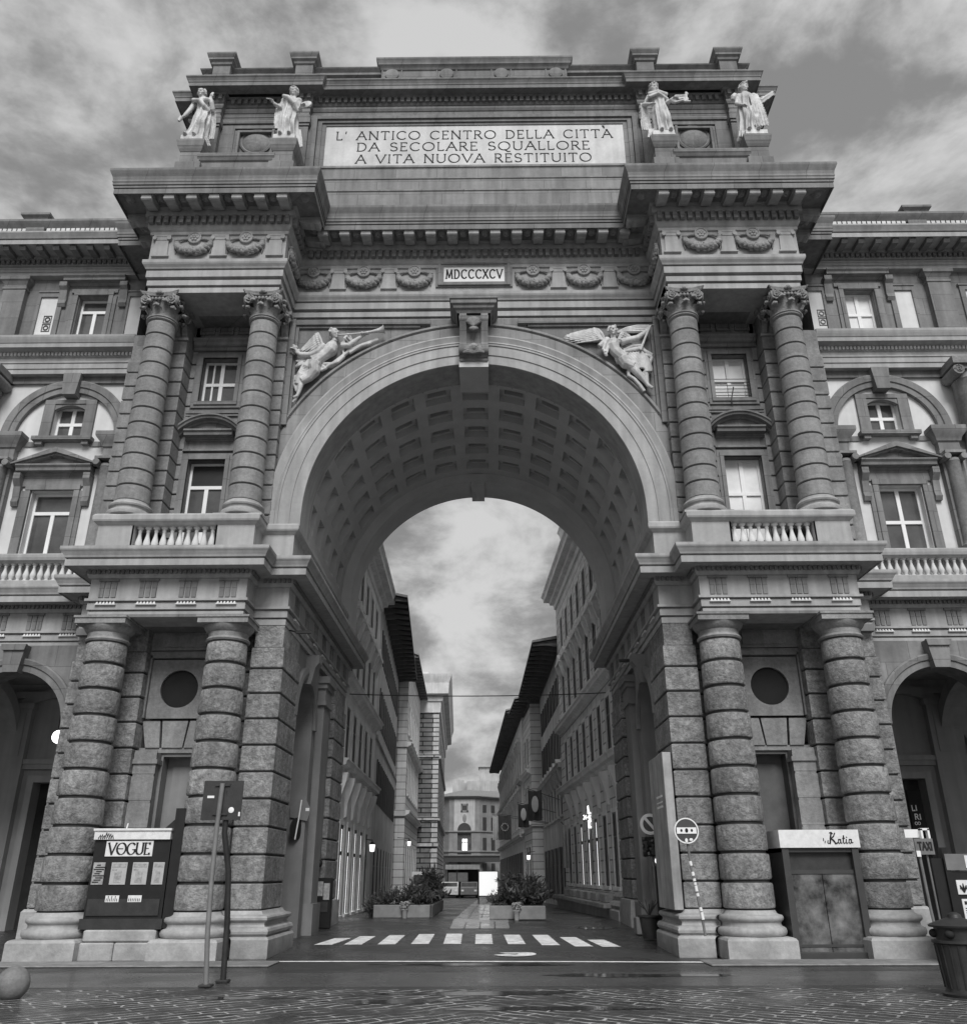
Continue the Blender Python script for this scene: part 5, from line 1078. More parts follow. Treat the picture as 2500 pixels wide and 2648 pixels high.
    for cx in BAYS:
        mb = MB(T)
        x0 = X0 if cx < 14 else 14.87; x1 = 14.87 if cx < 14 else X1
        # spandrel panels either side of the relieving arch, arch band, keystone
        mb.ring([(1.5, W), (1.5, W-.13), (1.66, W-.14), (1.68, W-.18), (1.86, W-.2), (1.9, W-.17), (1.9, W)], cx, 13.78, 0, pi, 36)
        mb.prism([(cx-.2, 15.1), (cx+.2, 15.1), (cx+.27, 15.84), (cx-.27, 15.84)], W-.34, W)
        mb.box(x0, x1, W-.1, W, 15.62, 15.86)
        for a, b in ((cx-1.86, cx-1.34), (cx+1.30, cx+1.92)):
            mb.box(a, b, W-.2, W, 9.95, 12.9)
            mb.sweep([(0, 12.9), (.04, 12.92), (.05, 13.0), (.0, 13.05), (0, 13.3), (.05, 13.34), (.08, 13.45), (.2, 13.6), (.22, 13.66), (.22, 13.78), (-.3, 13.8)], [(a, W), (a, W-.22), (b, W-.22), (b, W)])
        B(mb, 'relieving_arch', 'stucco', 28); mb = MB(T)
        # pedimented window
        for e, d, a in ((.30, .06, 0), (.18, .10, 1)):
            mb.box(cx-.62-e, cx-.62-e+.16, W-d, W, 9.95, 12.0); mb.box(cx+.62+e-.16, cx+.62+e, W-d, W, 9.95, 12.0); mb.box(cx-.62-e, cx+.62+e, W-d, W-.001*a, 12.0+e-.16, 12.0+e)
        mb.box(cx-.92, cx+.92, W-.05, W, 12.28, 12.5)
        for q in (-1, 1): mb.sideprism([(W, 11.5), (W-.1, 11.5), (W-.16, 11.62), (W-.12, 11.75), (W-.16, 12.1), (W-.3, 12.3), (W-.3, 12.48), (W, 12.48)], cx+q*1.02-.1, cx+q*1.02+.1)
        mb.sweep([(0, 12.46), (.06, 12.48), (.10, 12.54), (.28, 12.56), (.30, 12.64), (.36, 12.70), (.36, 12.74), (0, 12.76)], [(cx-1.1, W), (cx+1.1, W)], False, True)
        for q in (-1, 1): mb.prism([(cx+q*1.4, 12.72), (cx+q*1.32, 12.72+.0), (cx, 13.13), (cx, 13.30)], W-.36, W); 
        mb.prism([(cx-1.2, 12.74), (cx+1.2, 12.74), (cx, 13.2)], W-.12, W)
        for q in (-1, 1): mb.prism([(cx+q*1.28, 12.74), (cx+q*1.1, 12.74), (cx, 13.07), (cx, 13.14)], W-.28, W)
        B(mb, 'window_pediment', 'stucco', 28); mb = MB(T)
        # lunette window frame and sill
        for a, b, c, d in ((cx-.80, cx-.48, 13.72, 15.04), (cx+.46, cx+.78, 13.72, 15.04), (cx-.48, cx+.46, 14.90, 15.04)): mb.box(a, b, W-.09, W, c, d)
        mb.box(cx-.9, cx+.88, W-.26, W, 13.6, 13.72); mb.box(cx-.8, cx-.6, W-.18, W, 13.48, 13.6); mb.box(cx+.58, cx+.78, W-.18, W, 13.48, 13.6)
        mb.prism([(cx-.48, 14.92), (cx-.48, 14.70)]+[(cx-.48+.94*i/10, 14.70+.16*(1-(2*i/10-1)**2)) for i in range(11)]+[(cx+.46, 14.92)], W-.06, W+.1)
        mb.box(cx-1.36, cx-.8, W-.04, W, 13.46, 13.62); mb.box(cx+.78, cx+1.34, W-.04, W, 13.46, 13.62)
        B(mb, 'window_surround', 'stucco', 28)
    for cx in BAYS:
        window(T, root, cx-.62, cx+.62, 9.95, 12.0, W+.26, 3 if s > 0 else 1, -1); window(T, root, cx-.48, cx+.46, 13.8, 14.9, W+.26, 0, -2)
    # small ionic shafts beside the windows, tall half columns at the bay ends
    mb = MB(T)
    for cx in BAYS:
        for x in (cx-1.56, cx+1.58):
            mb = MB(T); mb.lathe([(.1, 9.95), (.27, 9.96), (.28, 10.05), (.23, 10.1), (.22, 10.2), (.2, 12.6), (.22, 12.63), (.2, 12.66), (.2, 12.72), (.1, 12.72)], x, W-.22, 18); mb.box(x-.3, x+.3, W-.5, W, 12.84, 12.92)
            for q in (-1, 1): mb.tube([(x+q*.24, W-.50, 12.74), (x+q*.24, W-.1, 12.74)], .1, 10)
            B(mb, 'small_column', 'stone2', 40)
    mb = MB(T)
    for x in PIL:
        mb = MB(T); mb.lathe([(.2, 9.95), (.58, 9.96), (.6, 10.1), (.5, 10.2), (.48, 10.4), (.42, 15.2), (.45, 15.24), (.42, 15.28), (.42, 15.5), (.2, 15.5)], x, W-.35, 28); mb.box(x-.62, x+.62, W-.9, W, 15.62, 15.86)
        for q in (-1, 1): mb.tube([(x+q*.46, W-.84, 15.45), (x+q*.46, W-.1, 15.45)], .17, 16); mb.tube([(x+q*.46+.13*cos(k*.7)*(1-k/20)*q, W-.85, 15.45+.13*sin(k*.7)*(1-k/20)) for k in range(18)], .022, 5)
        mb.box(x-.48, x+.48, W-.8, W-.1, 15.48, 15.62)
        B(mb, 'half_column', 'stone2', 40)
    # second entablature
    E2 = [(0, 15.845), (.30, 15.84), (.30, 16.0), (.33, 16.01), (.33, 16.18), (.36, 16.2), (.36, 16.24), (.30, 16.25), (.30, 16.40), (.34, 16.42), (.34, 16.54), (.40, 16.56), (.62, 16.60), (.62, 16.74), (.64, 16.75), (.68, 16.85), (.70, 16.92), (.70, 17.0), (.0, 17.06)]
    mb = MB(T); mb.sweep(E2, wp); B(mb, 'second_entablature', 'pale')
    mb = MB(T); run_boxes(mb, wp, .07, .115, .34, .40, 16.45, 16.55); B(mb, 'bead_band', 'white')
    # top floor
    mb = MB(T); mb.wall(X0, X1, 17.0, 20.5, W, [(cx-.48, cx+.48, 17.4, 18.93) for cx in BAYS], .3); B(mb, 'top_floor_wall', 'stucco')
    for cx in BAYS:
        mb = MB(T)
        for e, d in ((.27, .06), (.16, .1)):
            mb.box(cx-.48-e, cx-.48-e+.14, W-d, W, 17.06, 18.93); mb.box(cx+.48+e-.14, cx+.48+e, W-d, W, 17.06, 18.93); mb.box(cx-.48-e, cx+.48+e, W-d+.001, W, 18.93+e-.14, 18.93+e)
        for q in (-1, 1): mb.sideprism([(W, 18.5), (W-.08, 18.5), (W-.14, 18.6), (W-.1, 18.75), (W-.16, 19.1), (W-.26, 19.2), (W-.26, 19.36), (W, 19.36)], cx+q*.98-.12, cx+q*.98+.12)
        mb.sweep([(0, 19.32), (.05, 19.34), (.10, 19.40), (.26, 19.42), (.26, 19.5), (.32, 19.56), (.32, 19.60), (0, 19.63)], [(cx-1.0, W), (cx+1.0, W)], False, True)
        for a, b in ((cx-1.66, cx-1.18), (cx+1.14, cx+1.7)):
            pn = MB(T); pn.box(a, b, W-.012, W+.02, 17.26, 18.9); B(pn, 'pale_panel', 'white')
            for p0, p1, z0, z1 in ((a-.16, a, 17.06, 19.06), (b, b+.08, 17.06, 19.06), (a, b, 18.9, 19.06)): mb.box(p0, p1, W-.07, W, z0, z1)
            mb.box(a-.2, b+.1, W-.1, W, 19.06, 19.12)
        B(mb, 'window_surround', 'stucco')
    for x in PIL:
        mb = MB(T); mb.box(x-.36, x+.36, W-.22, W, 17.3, 19.1); mb.box(x-.42, x+.42, W-.26, W, 17.06, 17.3); mb.sweep([(0, 19.08), (.03, 19.1), (.03, 19.18), (.0, 19.2), (.0, 19.26), (.07, 19.38), (.12, 19.42), (.12, 19.54), (-.3, 19.56)], [(x-.36, W), (x-.36, W-.22), (x+.36, W-.22), (x+.36, W)]); B(mb, 'pilaster', 'stucco')
    mb = MB(T)                                            # painted scroll on the pale panel next to the arch
    for k in range(2):
        c = (BAYS[0]-1.30 if s > 0 else BAYS[0]+1.36, 18.05-.32*k); mb.ring([(.09, W-.012), (.09, W-.03), (.055, W-.03), (.055, W-.012)], c[0], c[1], 0, 2*pi, 14)
        for a, b, cc, d in ((-.13, .13, .12, .14), (-.13, .13, -.14, -.12), (-.13, -.11, -.14, .14), (.11, .13, -.14, .14)): mb.box(c[0]+a, c[0]+b, W-.03, W-.01, c[1]+cc, c[1]+d)
    B(mb, 'scroll_ornament', 'iron')
    for cx in BAYS: window(T, root, cx-.48, cx+.48, 17.4, 18.93, W+.26, 1 if s < 0 else 0, -1 if s < 0 else 1)
    # crowning entablature, modillions, parapet
    E3 = [(0, 19.62), (.22, 19.63), (.22, 19.74), (.25, 19.75), (.25, 19.84), (.28, 19.86), (.28, 19.9), (.22, 19.91), (.22, 19.95), (.30, 19.98), (.30, 20.14), (.40, 20.16), (.40, 20.27), (1.0, 20.275), (1.0, 20.24), (1.02, 20.24), (1.02, 20.40), (.97, 20.405), (.97, 20.43), (1.05, 20.435), (1.08, 20.49), (1.13, 20.57), (1.15, 20.60), (1.15, 20.65), (0, 20.7)]
    mb = MB(T); mb.sweep(E3, wp); cor = B(mb, 'cornice', 'pale')
    mb = MB(T); run_boxes(mb, wp, .10, .165, .30, .40, 20.0, 20.13); B(mb, 'dentil_band', 'stucco')
    first = None
    for i in range(19):
        x = X0+.25+i*.54
        if first is None:
            mb = MB(); mb.sideprism([(-.40, 20.27), (-.94, 20.27), (-.94, 20.18), (-.88, 20.11), (-.80, 20.12), (-.66, 20.13), (-.5, 20.12), (-.40, 20.16)], -.10, .10); first = mb.build('modillion', 'stucco', cor, loc=(s*x, W, 0))
        else: inst(first, 'modillion', cor, (s*x, W, 0))
    mb = MB(T); mb.sweep([(.75, 20.75), (.75, 20.97), (.68, 20.99), (.3, 20.99)], wp); mb.sweep([(.68, 21.13), (.72, 21.18), (.8, 21.28), (.84, 21.34), (.84, 21.42), (.2, 21.45), (.2, 21.13), (.68, 21.13)], wp)
    for x in PIL[:1]+(10.7,): mb.box(x-.30-.5, x+.3-.5, W-.72, W, 20.8, 21.5) if x > 11 else mb.box(10.45, 11.0, W-.72, W, 20.8, 21.42)
    mb.sweep([(0, 21.38), (.05, 21.42), (.1, 21.5), (.18, 21.56), (.18, 21.64), (-.2, 21.66)], [(14.06, W-.72), (14.66, W-.72), (14.66, W), (14.06, W)], True)
    B(mb, 'parapet', 'stucco')
    mb = MB(T)
    for i in range(60):
        x = 11.05+i*.16
        if 14.0 < x < 14.72: continue
        mb.box(x-.06, x+.06, W-.70, W-.54, 20.98, 21.15)
    B(mb, 'parapet_slots', 'white')
    mb = MB(T); mb.box(X0, X1, W-.3, 14, 20.8, 20.86); mb.box(X0, X1, W+.35, 14, 7.5, 21.0); B(mb, 'building_mass', 'stuccod')
    return root
WL = wing_building(-1); WR = wing_building(1)
# ================================================================== the street beyond the arch
def street_house(p0, p1, left, label, mats, floors, top, opts, zb=None):
    """floors: list of (sill z, head z, width, pitch, style); local wall u along the street, outward = -y"""
    zb = -1.5
    T, L = frame_T(p0, p1, left); root = thing('street_house', label, 'building', ((p0[0]+p1[0])/2, (p0[1]+p1[1])/2, 0), 'houses lining the street beyond the arch')
    def B(mb, n, m, sm=None, par=None): return mb.build(n, m, par or root, sm)
    holes = []
    for (z0, z1, w, pitch, st) in floors:
        n = max(1, int((L-.5)/pitch)); off = (L-(n-1)*pitch)/2
        holes += [(off+i*pitch-w/2, off+i*pitch+w/2, z0, z1, st) for i in range(n)]
    mb = MB(T); mb.wall(0, L, zb, top, 0, holes, .06); mb.box(0, L, .12, 7, zb, top)
    for u in (0, L): mb.quad((u, 0, zb), (u, 7, zb), (u, 7, top), (u, 0, top))
    B(mb, 'wall', mats[0])
    for a, b, z0, z1, st in holes:
        w = b-a; dr = MB(T)
        wn = MB(T); lr = opts.get('lit', (9, 0)); g = 'lit' if z0 < 2 and lr[0] < a < lr[1] else 'pane2'
        e = .13 if g == 'lit' else .05
        for q in ((a, a+e, z0, z1), (b-e, b, z0, z1), (a, b, z1-e, z1), ((a+b)/2-e/2, (a+b)/2+e/2, z0, z1-e), (a+e, b-e, z0+(z1-z0)*.66, z0+(z1-z0)*.66+e)): wn.box(q[0], q[1], .012, .045, q[2], q[3])
        fo = B(wn, 'window', 'iron' if g == 'lit' else opts.get('sash', 'grey')); pn = MB(T); pn.box(a, b, .035, .05, z0, z1); B(pn, 'pane', g, None, fo)
        if st in ('frame', 'hood', 'sill', 'lit'):
            for q in ((a-.16, a, z0, z1), (b, b+.16, z0, z1), (a-.16, b+.16, z1, z1+.16)): dr.box(q[0], q[1], -.03, 0, q[2], q[3])
            dr.box(a-.22, b+.22, -.10, 0, z0-.12, z0)
        if st == 'hood':
            dr.box(a-.3, b+.3, -.34, 0, z1+.42, z1+.55); dr.box(a-.16, b+.16, -.08, 0, z1+.16, z1+.42); dr.prism([(a-.3, z1+.55), (b+.3, z1+.55), ((a+b)/2, z1+.95)], -.3, 0)
            for q in (a-.1, b+.1): dr.sideprism([(0, z1-.35), (-.1, z1-.3), (-.3, z1+.3), (-.3, z1+.42), (0, z1+.42)], q-.09, q+.09)
        if st == 'shut':
            for q in ((a-w*.46, a-.02), (b+.02, b+w*.46)): dr.box(q[0], q[1], -.06, 0, z0, z1)
        if st == 'arch':
            dr.prism([(a, z1)]+[((a+b)/2-w/2*cos(pi*i/12), z1+w*.75*sin(pi*i/12)) for i in range(13)]+[(b, z1)], .03, .06)
        if dr.v: B(dr, 'shutters' if st == 'shut' else 'window_surround', 'iron' if st == 'shut' else mats[1])
    for (z, prof) in opts.get('bands', []):
        mb = MB(T); mb.sweep([(o, z+q) for o, q in prof], [(0, 0), (L, 0)], False, True); B(mb, 'string_course', mats[1])
    if opts.get('cornice'):
        z, prof = opts['cornice']; mb = MB(T); mb.sweep([(o, z+q) for o, q in prof], [(0, 6), (0, 0), (L, 0), (L, 6)], False, True); B(mb, 'cornice', mats[1])
    if opts.get('eave'):
        z, dpt, rise = opts['eave']; mb = MB(T); mb.sideprism([(6.5, z+rise+1.2), (-dpt, z+rise*.0+.12), (-dpt, z), (0, z+.25), (6.5, z+.25)], -.25, L+.25); ev = B(mb, 'roof', 'roof')
        mb = MB(T); mb.sideprism([(-.02, z+.24), (-dpt+.03, z-.005), (-dpt+.03, z-.03), (-.02, z+.2)], -.2, L+.2); B(mb, 'eaves_boards', 'soffit', None, ev)
        mb = MB(T); n = int(L/1.1)
        for i in range(n+1): mb.sideprism([(0, z+.2), (-dpt+.05, z-.02), (-dpt+.05, z-.16), (-dpt*.5, z-.12), (0, z-.2)], L*i/n-.07, L*i/n+.07)
        B(mb, 'rafters', 'stuccod', None, ev)
    if opts.get('bars'):
        mb = MB(T)
        for z in opts['bars']: mb.box(0, L, -.03, 0, z, z+.06)
        B(mb, 'ledge', mats[1])
    return root, T, L
BAND = [(0, -.22), (.06, -.2), (.12, -.1), (.3, -.06), (.32, .06), (.38, .12), (.38, .16), (0, .2)]
BIGC = [(0, -.7), (.08, -.66), (.12, -.4), (.3, -.34), (.34, -.16), (.62, -.1), (.64, .1), (.74, .24), (.74, .32), (0, .4)]
l1, T1, L1 = street_house((-4.95, 11.4), (-5.24, 23.5), True, 'pale stone house right behind the arch on the left, lit shop fronts at its foot', ('plast', 'plast'),
    [(.3, 3.3, 1.0, 2.0, 'lit'), (5.5, 7.5, 1.0, 2.0, 'frame'), (8.8, 10.8, 1.0, 2.0, 'hood'), (12.1, 13.7, .9, 2.0, 'frame')], 18.2, dict(lit=(0, 9), bands=[(5.25, BAND), (8.3, BAND)], cornice=(14.9, BIGC)))
for i in range(6): mb = MB(T1); mb.sideprism([(0, 3.55), (-.08, 3.6), (-.12, 4.1), (-.3, 4.7), (-.34, 4.95), (0, 4.98)], .6+i*2.0-.22, .6+i*2.0+.22); mb.build('console', 'plast', l1)
street_house((-5.25, 23.6), (-6.4, 44), True, 'grey plaster house with deep dark eaves on the left side of the street', ('plast2', 'plast2'),
    [(.2, 2.9, 1.1, 2.6, 'arch'), (4.9, 7.0, .75, 2.0, 'shut'), (8.6, 10.6, .75, 2.0, 'shut'), (12.0, 13.7, .7, 2.0, 'shut')], 15.0, dict(eave=(15.0, 1.35, .5), bands=[(7.9, [(0, -.1), (.1, -.08), (.1, .08), (0, .1)])], sash='iron'))
h3, _, _ = street_house((-5.65, 44.0), (-6.2, 62), True, 'white banded stone house just before the rusticated palace on the left', ('rstone', 'plast'),
    [(.2, 3.6, 1.6, 2.6, 'frame'), (7.0, 9.6, 1.1, 2.2, 'frame'), (11.3, 13.4, 1.1, 2.2, 'frame')], 16.6, dict(bands=[(5.6, BAND), (10.3, BAND)], eave=(16.8, .7, .4)))
mb = MB(); mb.wall(-7.2, -5.65, -1.5, 16.6, 43.98); mb.box(-7.2, -5.6, 43.8, 43.98, 5.4, 5.75); mb.box(-7.2, -5.6, 43.85, 43.98, 10.1, 10.4); mb.build('end_wall', 'rstone', h3)
l4, T4, L4_ = street_house((-4.4, 62.0), (-5.6, 96), True, 'rough rusticated palace with a heavy projecting cornice, farthest on the left', ('pstone', 'pstone'),
    [(1.4, 2.6, 1.0, 4.5, 'arch'), (6.8, 9.4, 1.2, 4.5, 'arch'), (12.0, 14.4, 1.2, 4.5, 'arch')], 16.0, dict(bands=[(6.2, [(0, -.2), (.2, -.1), (.2, .12), (0, .2)]), (11.6, [(0, -.2), (.2, -.1), (.2, .12), (0, .2)])], sash='iron'))
mb = MB(); mb.wall(-7.4, -4.4, -1.5, 17.0, 61.98, [(-6.35, -5.75, 6.9, 9.6), (-6.3, -5.6, -.4, 3.6)], .5); mb.box(-6.4, -5.5, 62.4, 62.5, -1, 10)
for z in (6.1, 11.6, 3.9): mb.box(-7.4, -4.3, 61.8, 62, z, z+.28)
mb.build('end_wall', 'pstone', l4)
mb = MB(); pth = [(-9, 62), (-4.4, 62), (-5.6, 96)]
mb.sweep([(0, 15.6), (.12, 15.65), (.15, 16.6), (.3, 16.7), (.34, 17.2), (.85, 17.3), (.9, 18.3), (1.1, 18.9), (1.15, 19.1), (-3, 19.3)], pth); mb.build('great_cornice', 'plast2', l4)
mb = MB(); mb.box(-6.6, -5.7, 66, 68, 19, 20.4); mb.build('chimney', 'plast2', l4)
# right side
r1, TR1, LR1 = street_house((5.0, 11.4), (4.2, 28.0), False, 'pale ashlar house right behind the arch on the right, stone benches along its foot', ('lstone', 'plast'),
    [(1.2, 3.7, .9, 2.05, 'frame'), (5.9, 7.9, .9, 2.05, 'frame'), (9.3, 11.5, 1.0, 2.05, 'hood'), (12.7, 14.5, .9, 2.05, 'frame')], 16.0, dict(lit=(5.6, 10.5), bands=[(5.55, BAND), (8.7, BAND)], cornice=(16.3, BIGC)))
mb = MB(TR1); mb.wall(1.0, LR1-1.0, 16.6, 19.6, .8, [(2.0+i*2.3, 2.9+i*2.3, 17.2, 19.0) for i in range(6)], .2); mb.box(1.0, LR1-1, 1.0, 6, 16.5, 19.6); mb.sweep([(0, 19.4), (.1, 19.5), (.4, 19.6), (.5, 20.0), (.6, 20.2), (-2, 20.3)], [(1.0, 5), (1.0, .8), (LR1-1, .8), (LR1-1, 5)]); mb.build('roof_storey', 'plast', r1)
for i in range(7): mb = MB(TR1); mb.sideprism([(0, 4.0), (-.08, 4.05), (-.12, 4.4), (-.3, 4.95), (-.34, 5.2), (0, 5.25)], 1.0+i*2.05-.2, 1.0+i*2.05+.2); mb.build('console', 'plast', r1)
mb = MB(TR1)                                             # bench plinth along the foot
mb.box(1.2, LR1-.6, -.55, 0, -.2, .55); mb.box(1.1, LR1-.5, -.75, 0, .55, .68); mb.sweep([(0, .68), (.2, .72), (.22, .82), (.1, .9), (.12, 1.0), (0, 1.1)], [(1.2, 0), (LR1-.5, 0)])
for i in range(6): mb.box(2.2+i*2.05, 3.3+i*2.05, -.5, 0, .68, .98, .03)
mb.build('stone_bench', 'plinth', r1)
mb = MB(TR1); mb.sweep([(0, -.2), (.55, -.2), (.55, .5), (.45, .55), (.5, .65), (.42, .75), (.3, .8), (.34, .92), (.25, 1.05), (.0, 1.1)], [(0.0, .3), (0.0, 0), (1.1, 0), (1.1, .3)], False, True); mb.build('corner_base', 'plinth', r1)
street_house((4.35, 28.2), (4.05, 44), False, 'grey plastered house with very deep black eaves on the right side of the street', ('plast2', 'plast2'),
    [(.2, 3.0, 1.4, 2.6, 'shut'), (4.6, 6.6, .9, 2.0, 'hood'), (7.6, 9.6, .8, 2.0, 'shut'), (10.6, 12.2, .8, 2.0, 'shut')], 13.4, dict(eave=(13.7, 1.55, .5), bands=[(7.0, BAND)], sash='iron'))
h, _, _ = street_house((3.3, 44.2), (3.0, 50.5), False, 'narrow banded stone house just beyond the black eaves on the right', ('rstone', 'plast'),
    [(.2, 3.4, 1.3, 2.2, 'frame'), (5.6, 7.6, 1.0, 2.0, 'frame'), (9.0, 11.0, 1.0, 2.0, 'frame')], 13.0, dict(bands=[(4.9, BAND), (8.4, BAND)], eave=(13.5, 1.1, .4)))
mb = MB(); mb.wall(3.3, 4.4, -1.5, 13.2, 44.18); mb.box(3.2, 4.4, 44.0, 44.18, 4.7, 5.05); mb.build('end_wall', 'rstone', h)
street_house((2.95, 50.8), (1.5, 96), False, 'long plain house with hooded windows, farthest on the right side of the street', ('plast', 'plast2'),
    [(.0, 3.2, 1.5, 3.2, 'shut'), (5.2, 7.4, 1.0, 3.0, 'hood'), (9.2, 11.2, 1.0, 3.0, 'hood')], 13.3, dict(bands=[(4.3, BAND), (8.5, BAND)], eave=(13.8, 1.3, .5)))
# the palace closing the street
def far_palace():
    zb = -1.6; root = thing('corner_palace', 'distant polygonal palace with a hipped roof and arched niche closing the end of the street', 'building', (-4, 150, -1.3))
    T = lambda x, y, z: (x, 150+y, z)
    pts = [(-14, 9), (-7.4, 0), (-1.7, 0), (3.4, 5), (12, 10)]
    mb = MB(T); mb.wall(-7.4, -1.7, zb, 15.0, 0, [(-5.0, -4.1, 12.6, 13.45), (-5.85, -3.3, zb+1.2, 8.6), ], .5)
    mb.sweep([(0, zb), (0, 15)], [pts[0], pts[1]]); mb.sweep([(0, zb), (0, 15)], pts[2:]); mb.build('wall', 'stuccod', root)
    mb = MB(T); mb.prism([(-6.5, 9.0), (-5.9, 9.0)]+[(-4.58-1.3*cos(pi*i/14), 9.0+1.4*sin(pi*i/14)) for i in range(15)]+[(-3.2, 9.0), (-2.6, 9.0), (-2.6, 14.8), (-6.5, 14.8)], -.05, 0); mb.build('pale_centre', 'far', root)
    mb = MB(T); mb.prism([(-4.58-1.28*cos(pi*i/14), 9.0+1.38*sin(pi*i/14)) for i in range(15)], -.10, -.055); mb.box(-5.0, -4.1, -.1, -.055, 12.6, 13.45); mb.build('niche', 'iron', root)
    mb = MB(T)
    for z in (8.75, 5.3, 4.6): mb.sweep([(0, z), (.25, z+.05), (.25, z+.25), (0, z+.3)], pts)
    mb.sweep([(0, 14.6), (.5, 14.8), (.8, 15.0), (.8, 15.15), (0, 15.2)], pts)
    for a, b, c, d in ((-5.2, -5.0, 12.3, 13.8), (-4.1, -3.9, 12.3, 13.8), (-5.2, -3.9, 13.45, 13.8), (-5.3, -3.8, 12.3, 12.6)): mb.box(a, b, -.15, 0, c, d)
    mb.ball((-4.55, -.05, 11.2), (.36, .12, .75), 12, 8); mb.build('trim', 'stuccod', root)
    mb = MB(T); mb.box(-5.0, -4.1, .3, .35, 12.6, 13.45); mb.box(-5.85, -3.3, .45, .5, zb, 8.6); w = mb.build('window', 'glass', root)
    mb = MB(T)
    for a in (-4.95, -4.45):
        for z0, z1 in ((5.6, 6.9), (7.05, 7.6)): mb.box(a, a+.42, .35, .42, z0, z1)
    mb.build('lit_window', 'lit', root)
    T2, L2 = frame_T((-1.7, 150), (3.4, 155), True); 
    mb = MB(lambda u, y, z: (-1.7+(5.1/7.14)*u+.70*y, 150+(5/7.14)*u-.0+.70*y-.0, z)) if 0 else MB(lambda u, y, z: (-1.7+.714*u+.70*y*1.0, 150+.70*u-.714*abs(y)*1.0, z))
    for u in (1.2, 3.4, 5.6):
        for z0, z1 in ((12.3, 13.6), (9.1, 11.4), (5.4, 7.8), (-.5, 3.4)): mb.box(u-.45, u+.45, .02, .1, z0, z1)
    mb.build('side_window', 'iron', root)
    mb = MB(T); mb.add([(-14, 8.2, 15.1), (-7.6, -.9, 15.1), (-1.5, -.9, 15.1), (4, 4.6, 15.1), (12, 9.6, 15.1), (-4.6, 7, 16.9), (6, 14, 16.9), (-8, 14, 16.9)], [(0, 1, 5, 7), (1, 2, 5), (2, 3, 5), (3, 4, 6, 5)]); mb.build('roof', 'roof', root)
    mb = MB(T); mb.box(-7.4, -4.2, 14, 20, 16, 18.9); mb.box(-6.6, -5.2, 14, 16, 18.9, 19.5); mb.box(-4.5, 2.4, 12, 20, 16, 19.0); mb.box(-2.0, 2.2, 16, 22, 18, 22.2); mb.sideprism([(15.5, 22.2), (22.5, 22.2), (22.5, 22.6), (15.5, 22.4)], -2.2, 2.4); mb.build('roof_house', 'far', root)
    mb = MB(T); mb.box(-9, 4, -1.2, -.0, 3.6, 4.6); mb.box(-9, 4, -1.4, 0, 4.55, 4.7); mb.build('shop_awning', 'iron', root)
far_palace()
# ================================================================== things in the square and the street
def L_(n, P, mb, mt, sm=None, par=None): return mb.build(n, mt, par or P, sm)
# --- newspaper kiosk between the left columns
K = thing('news_kiosk', 'dark newspaper kiosk with a white fascia and title sign between the left columns', 'kiosk', (-7.35, .6, 0))
mb = MB(); mb.box(-8.2, -6.55, .36, 1.6, .78, 2.36); L_('cabinet', K, mb, 'black')
mb = MB(); mb.box(-8.25, -6.5, .30, 1.6, .60, .80); mb.box(-8.15, -6.62, .33, .37, .86, 1.18); L_('base_panel', K, mb, 'iron')
mb = MB(); mb.box(-8.22, -6.56, .30, 1.6, 2.36, 2.54); mb.box(-8.24, -6.54, .27, 1.6, 2.54, 2.585); f = L_('fascia', K, mb, 'paper')
mb = MB(); rnd = random.Random(4)
for i in range(7): x = -8.12+i*.045; mb.tube([(x, .285, 2.38), (x+.04, .285, 2.44+.07*rnd.random()), (x+.06, .285, 2.37+.05*rnd.random())], .009, 5)
L_('graffiti', K, mb, 'letter', None, f)
mb = MB(); mb.box(-7.94, -6.92, .335, .36, 2.02, 2.33); f = L_('title_sign', K, mb, 'paper')
mb = MB(); lettering(mb, 'VOGUE', -7.43, .334, 2.06, .23, .17, .09, .22, .01, .90, .72); mb.tube([(-7.70, .33, 2.175), (-7.56, .33, 2.175)], .008, 5); L_('lettering', K, mb, 'letter', None, f)
for i, (a, b, p) in enumerate(((-8.15, -7.9, 'paper2'), (-7.76, -7.42, 'page'), (-7.30, -6.97, 'page'), (-6.86, -6.62, 'page'))):
    mb = MB(); mb.box(a, b, .342, .36, 1.46, 1.90); f = L_('magazine_page', K, mb, p)
mb = MB()
for i in range(9): mb.box(-8.13+.03*(i % 3), -7.99+.04*(i % 4), .336, .342, 1.5+i*.042, 1.52+i*.042)
L_('print', K, mb, 'letter')
rnd = random.Random(8)
for a, b in ((-7.76, -7.42), (-7.30, -6.97), (-6.86, -6.62)):
    mb = MB(); w_ = b-a
    mb.box(a+.02, b-.02, .338, .342, 1.80, 1.875); mb.box(a+w_*.25, a+w_*.7, .338, .342, 1.50, 1.72); mb.box(a+.03, a+w_*.4, .338, .342, 1.74, 1.765)
    L_('print', K, mb, 'paper2')
for a, t in ((-7.78, 1), (-7.30, 2)):
    mb = MB(); mb.box(a, a+.29, .322, .335, 1.12, 1.25); f = L_('paper_label', K, mb, 'paper')
    mb = MB(); 
    for k in range(7): mb.box(a+.02+k*.037, a+.034+k*.037, .318, .322, 1.135, 1.19+.05*((k*t) % 2))
    L_('print', K, mb, 'letter', None, f)
mb = MB(); mb.sideprism([(.34, .62), (1.6, .62), (1.6, 2.4), (1.1, 2.9), (.95, 3.0), (.34, 3.0)], -6.52, -6.3); mb.prism([(-6.52, 2.98), (-6.52, 2.6), (-6.95, 2.58)], .9, 1.0); L_('side_shutter', K, mb, 'black')
mb = MB(); mb.tube([(-7.62, .5, 2.58), (-7.6, .5, 2.70)], .015, 6); L_('hook', K, mb, 'frame')
SB = thing('stone_block', 'pale stone blocks stacked below the newspaper kiosk', 'stone base', (-7.35, .6, 0))
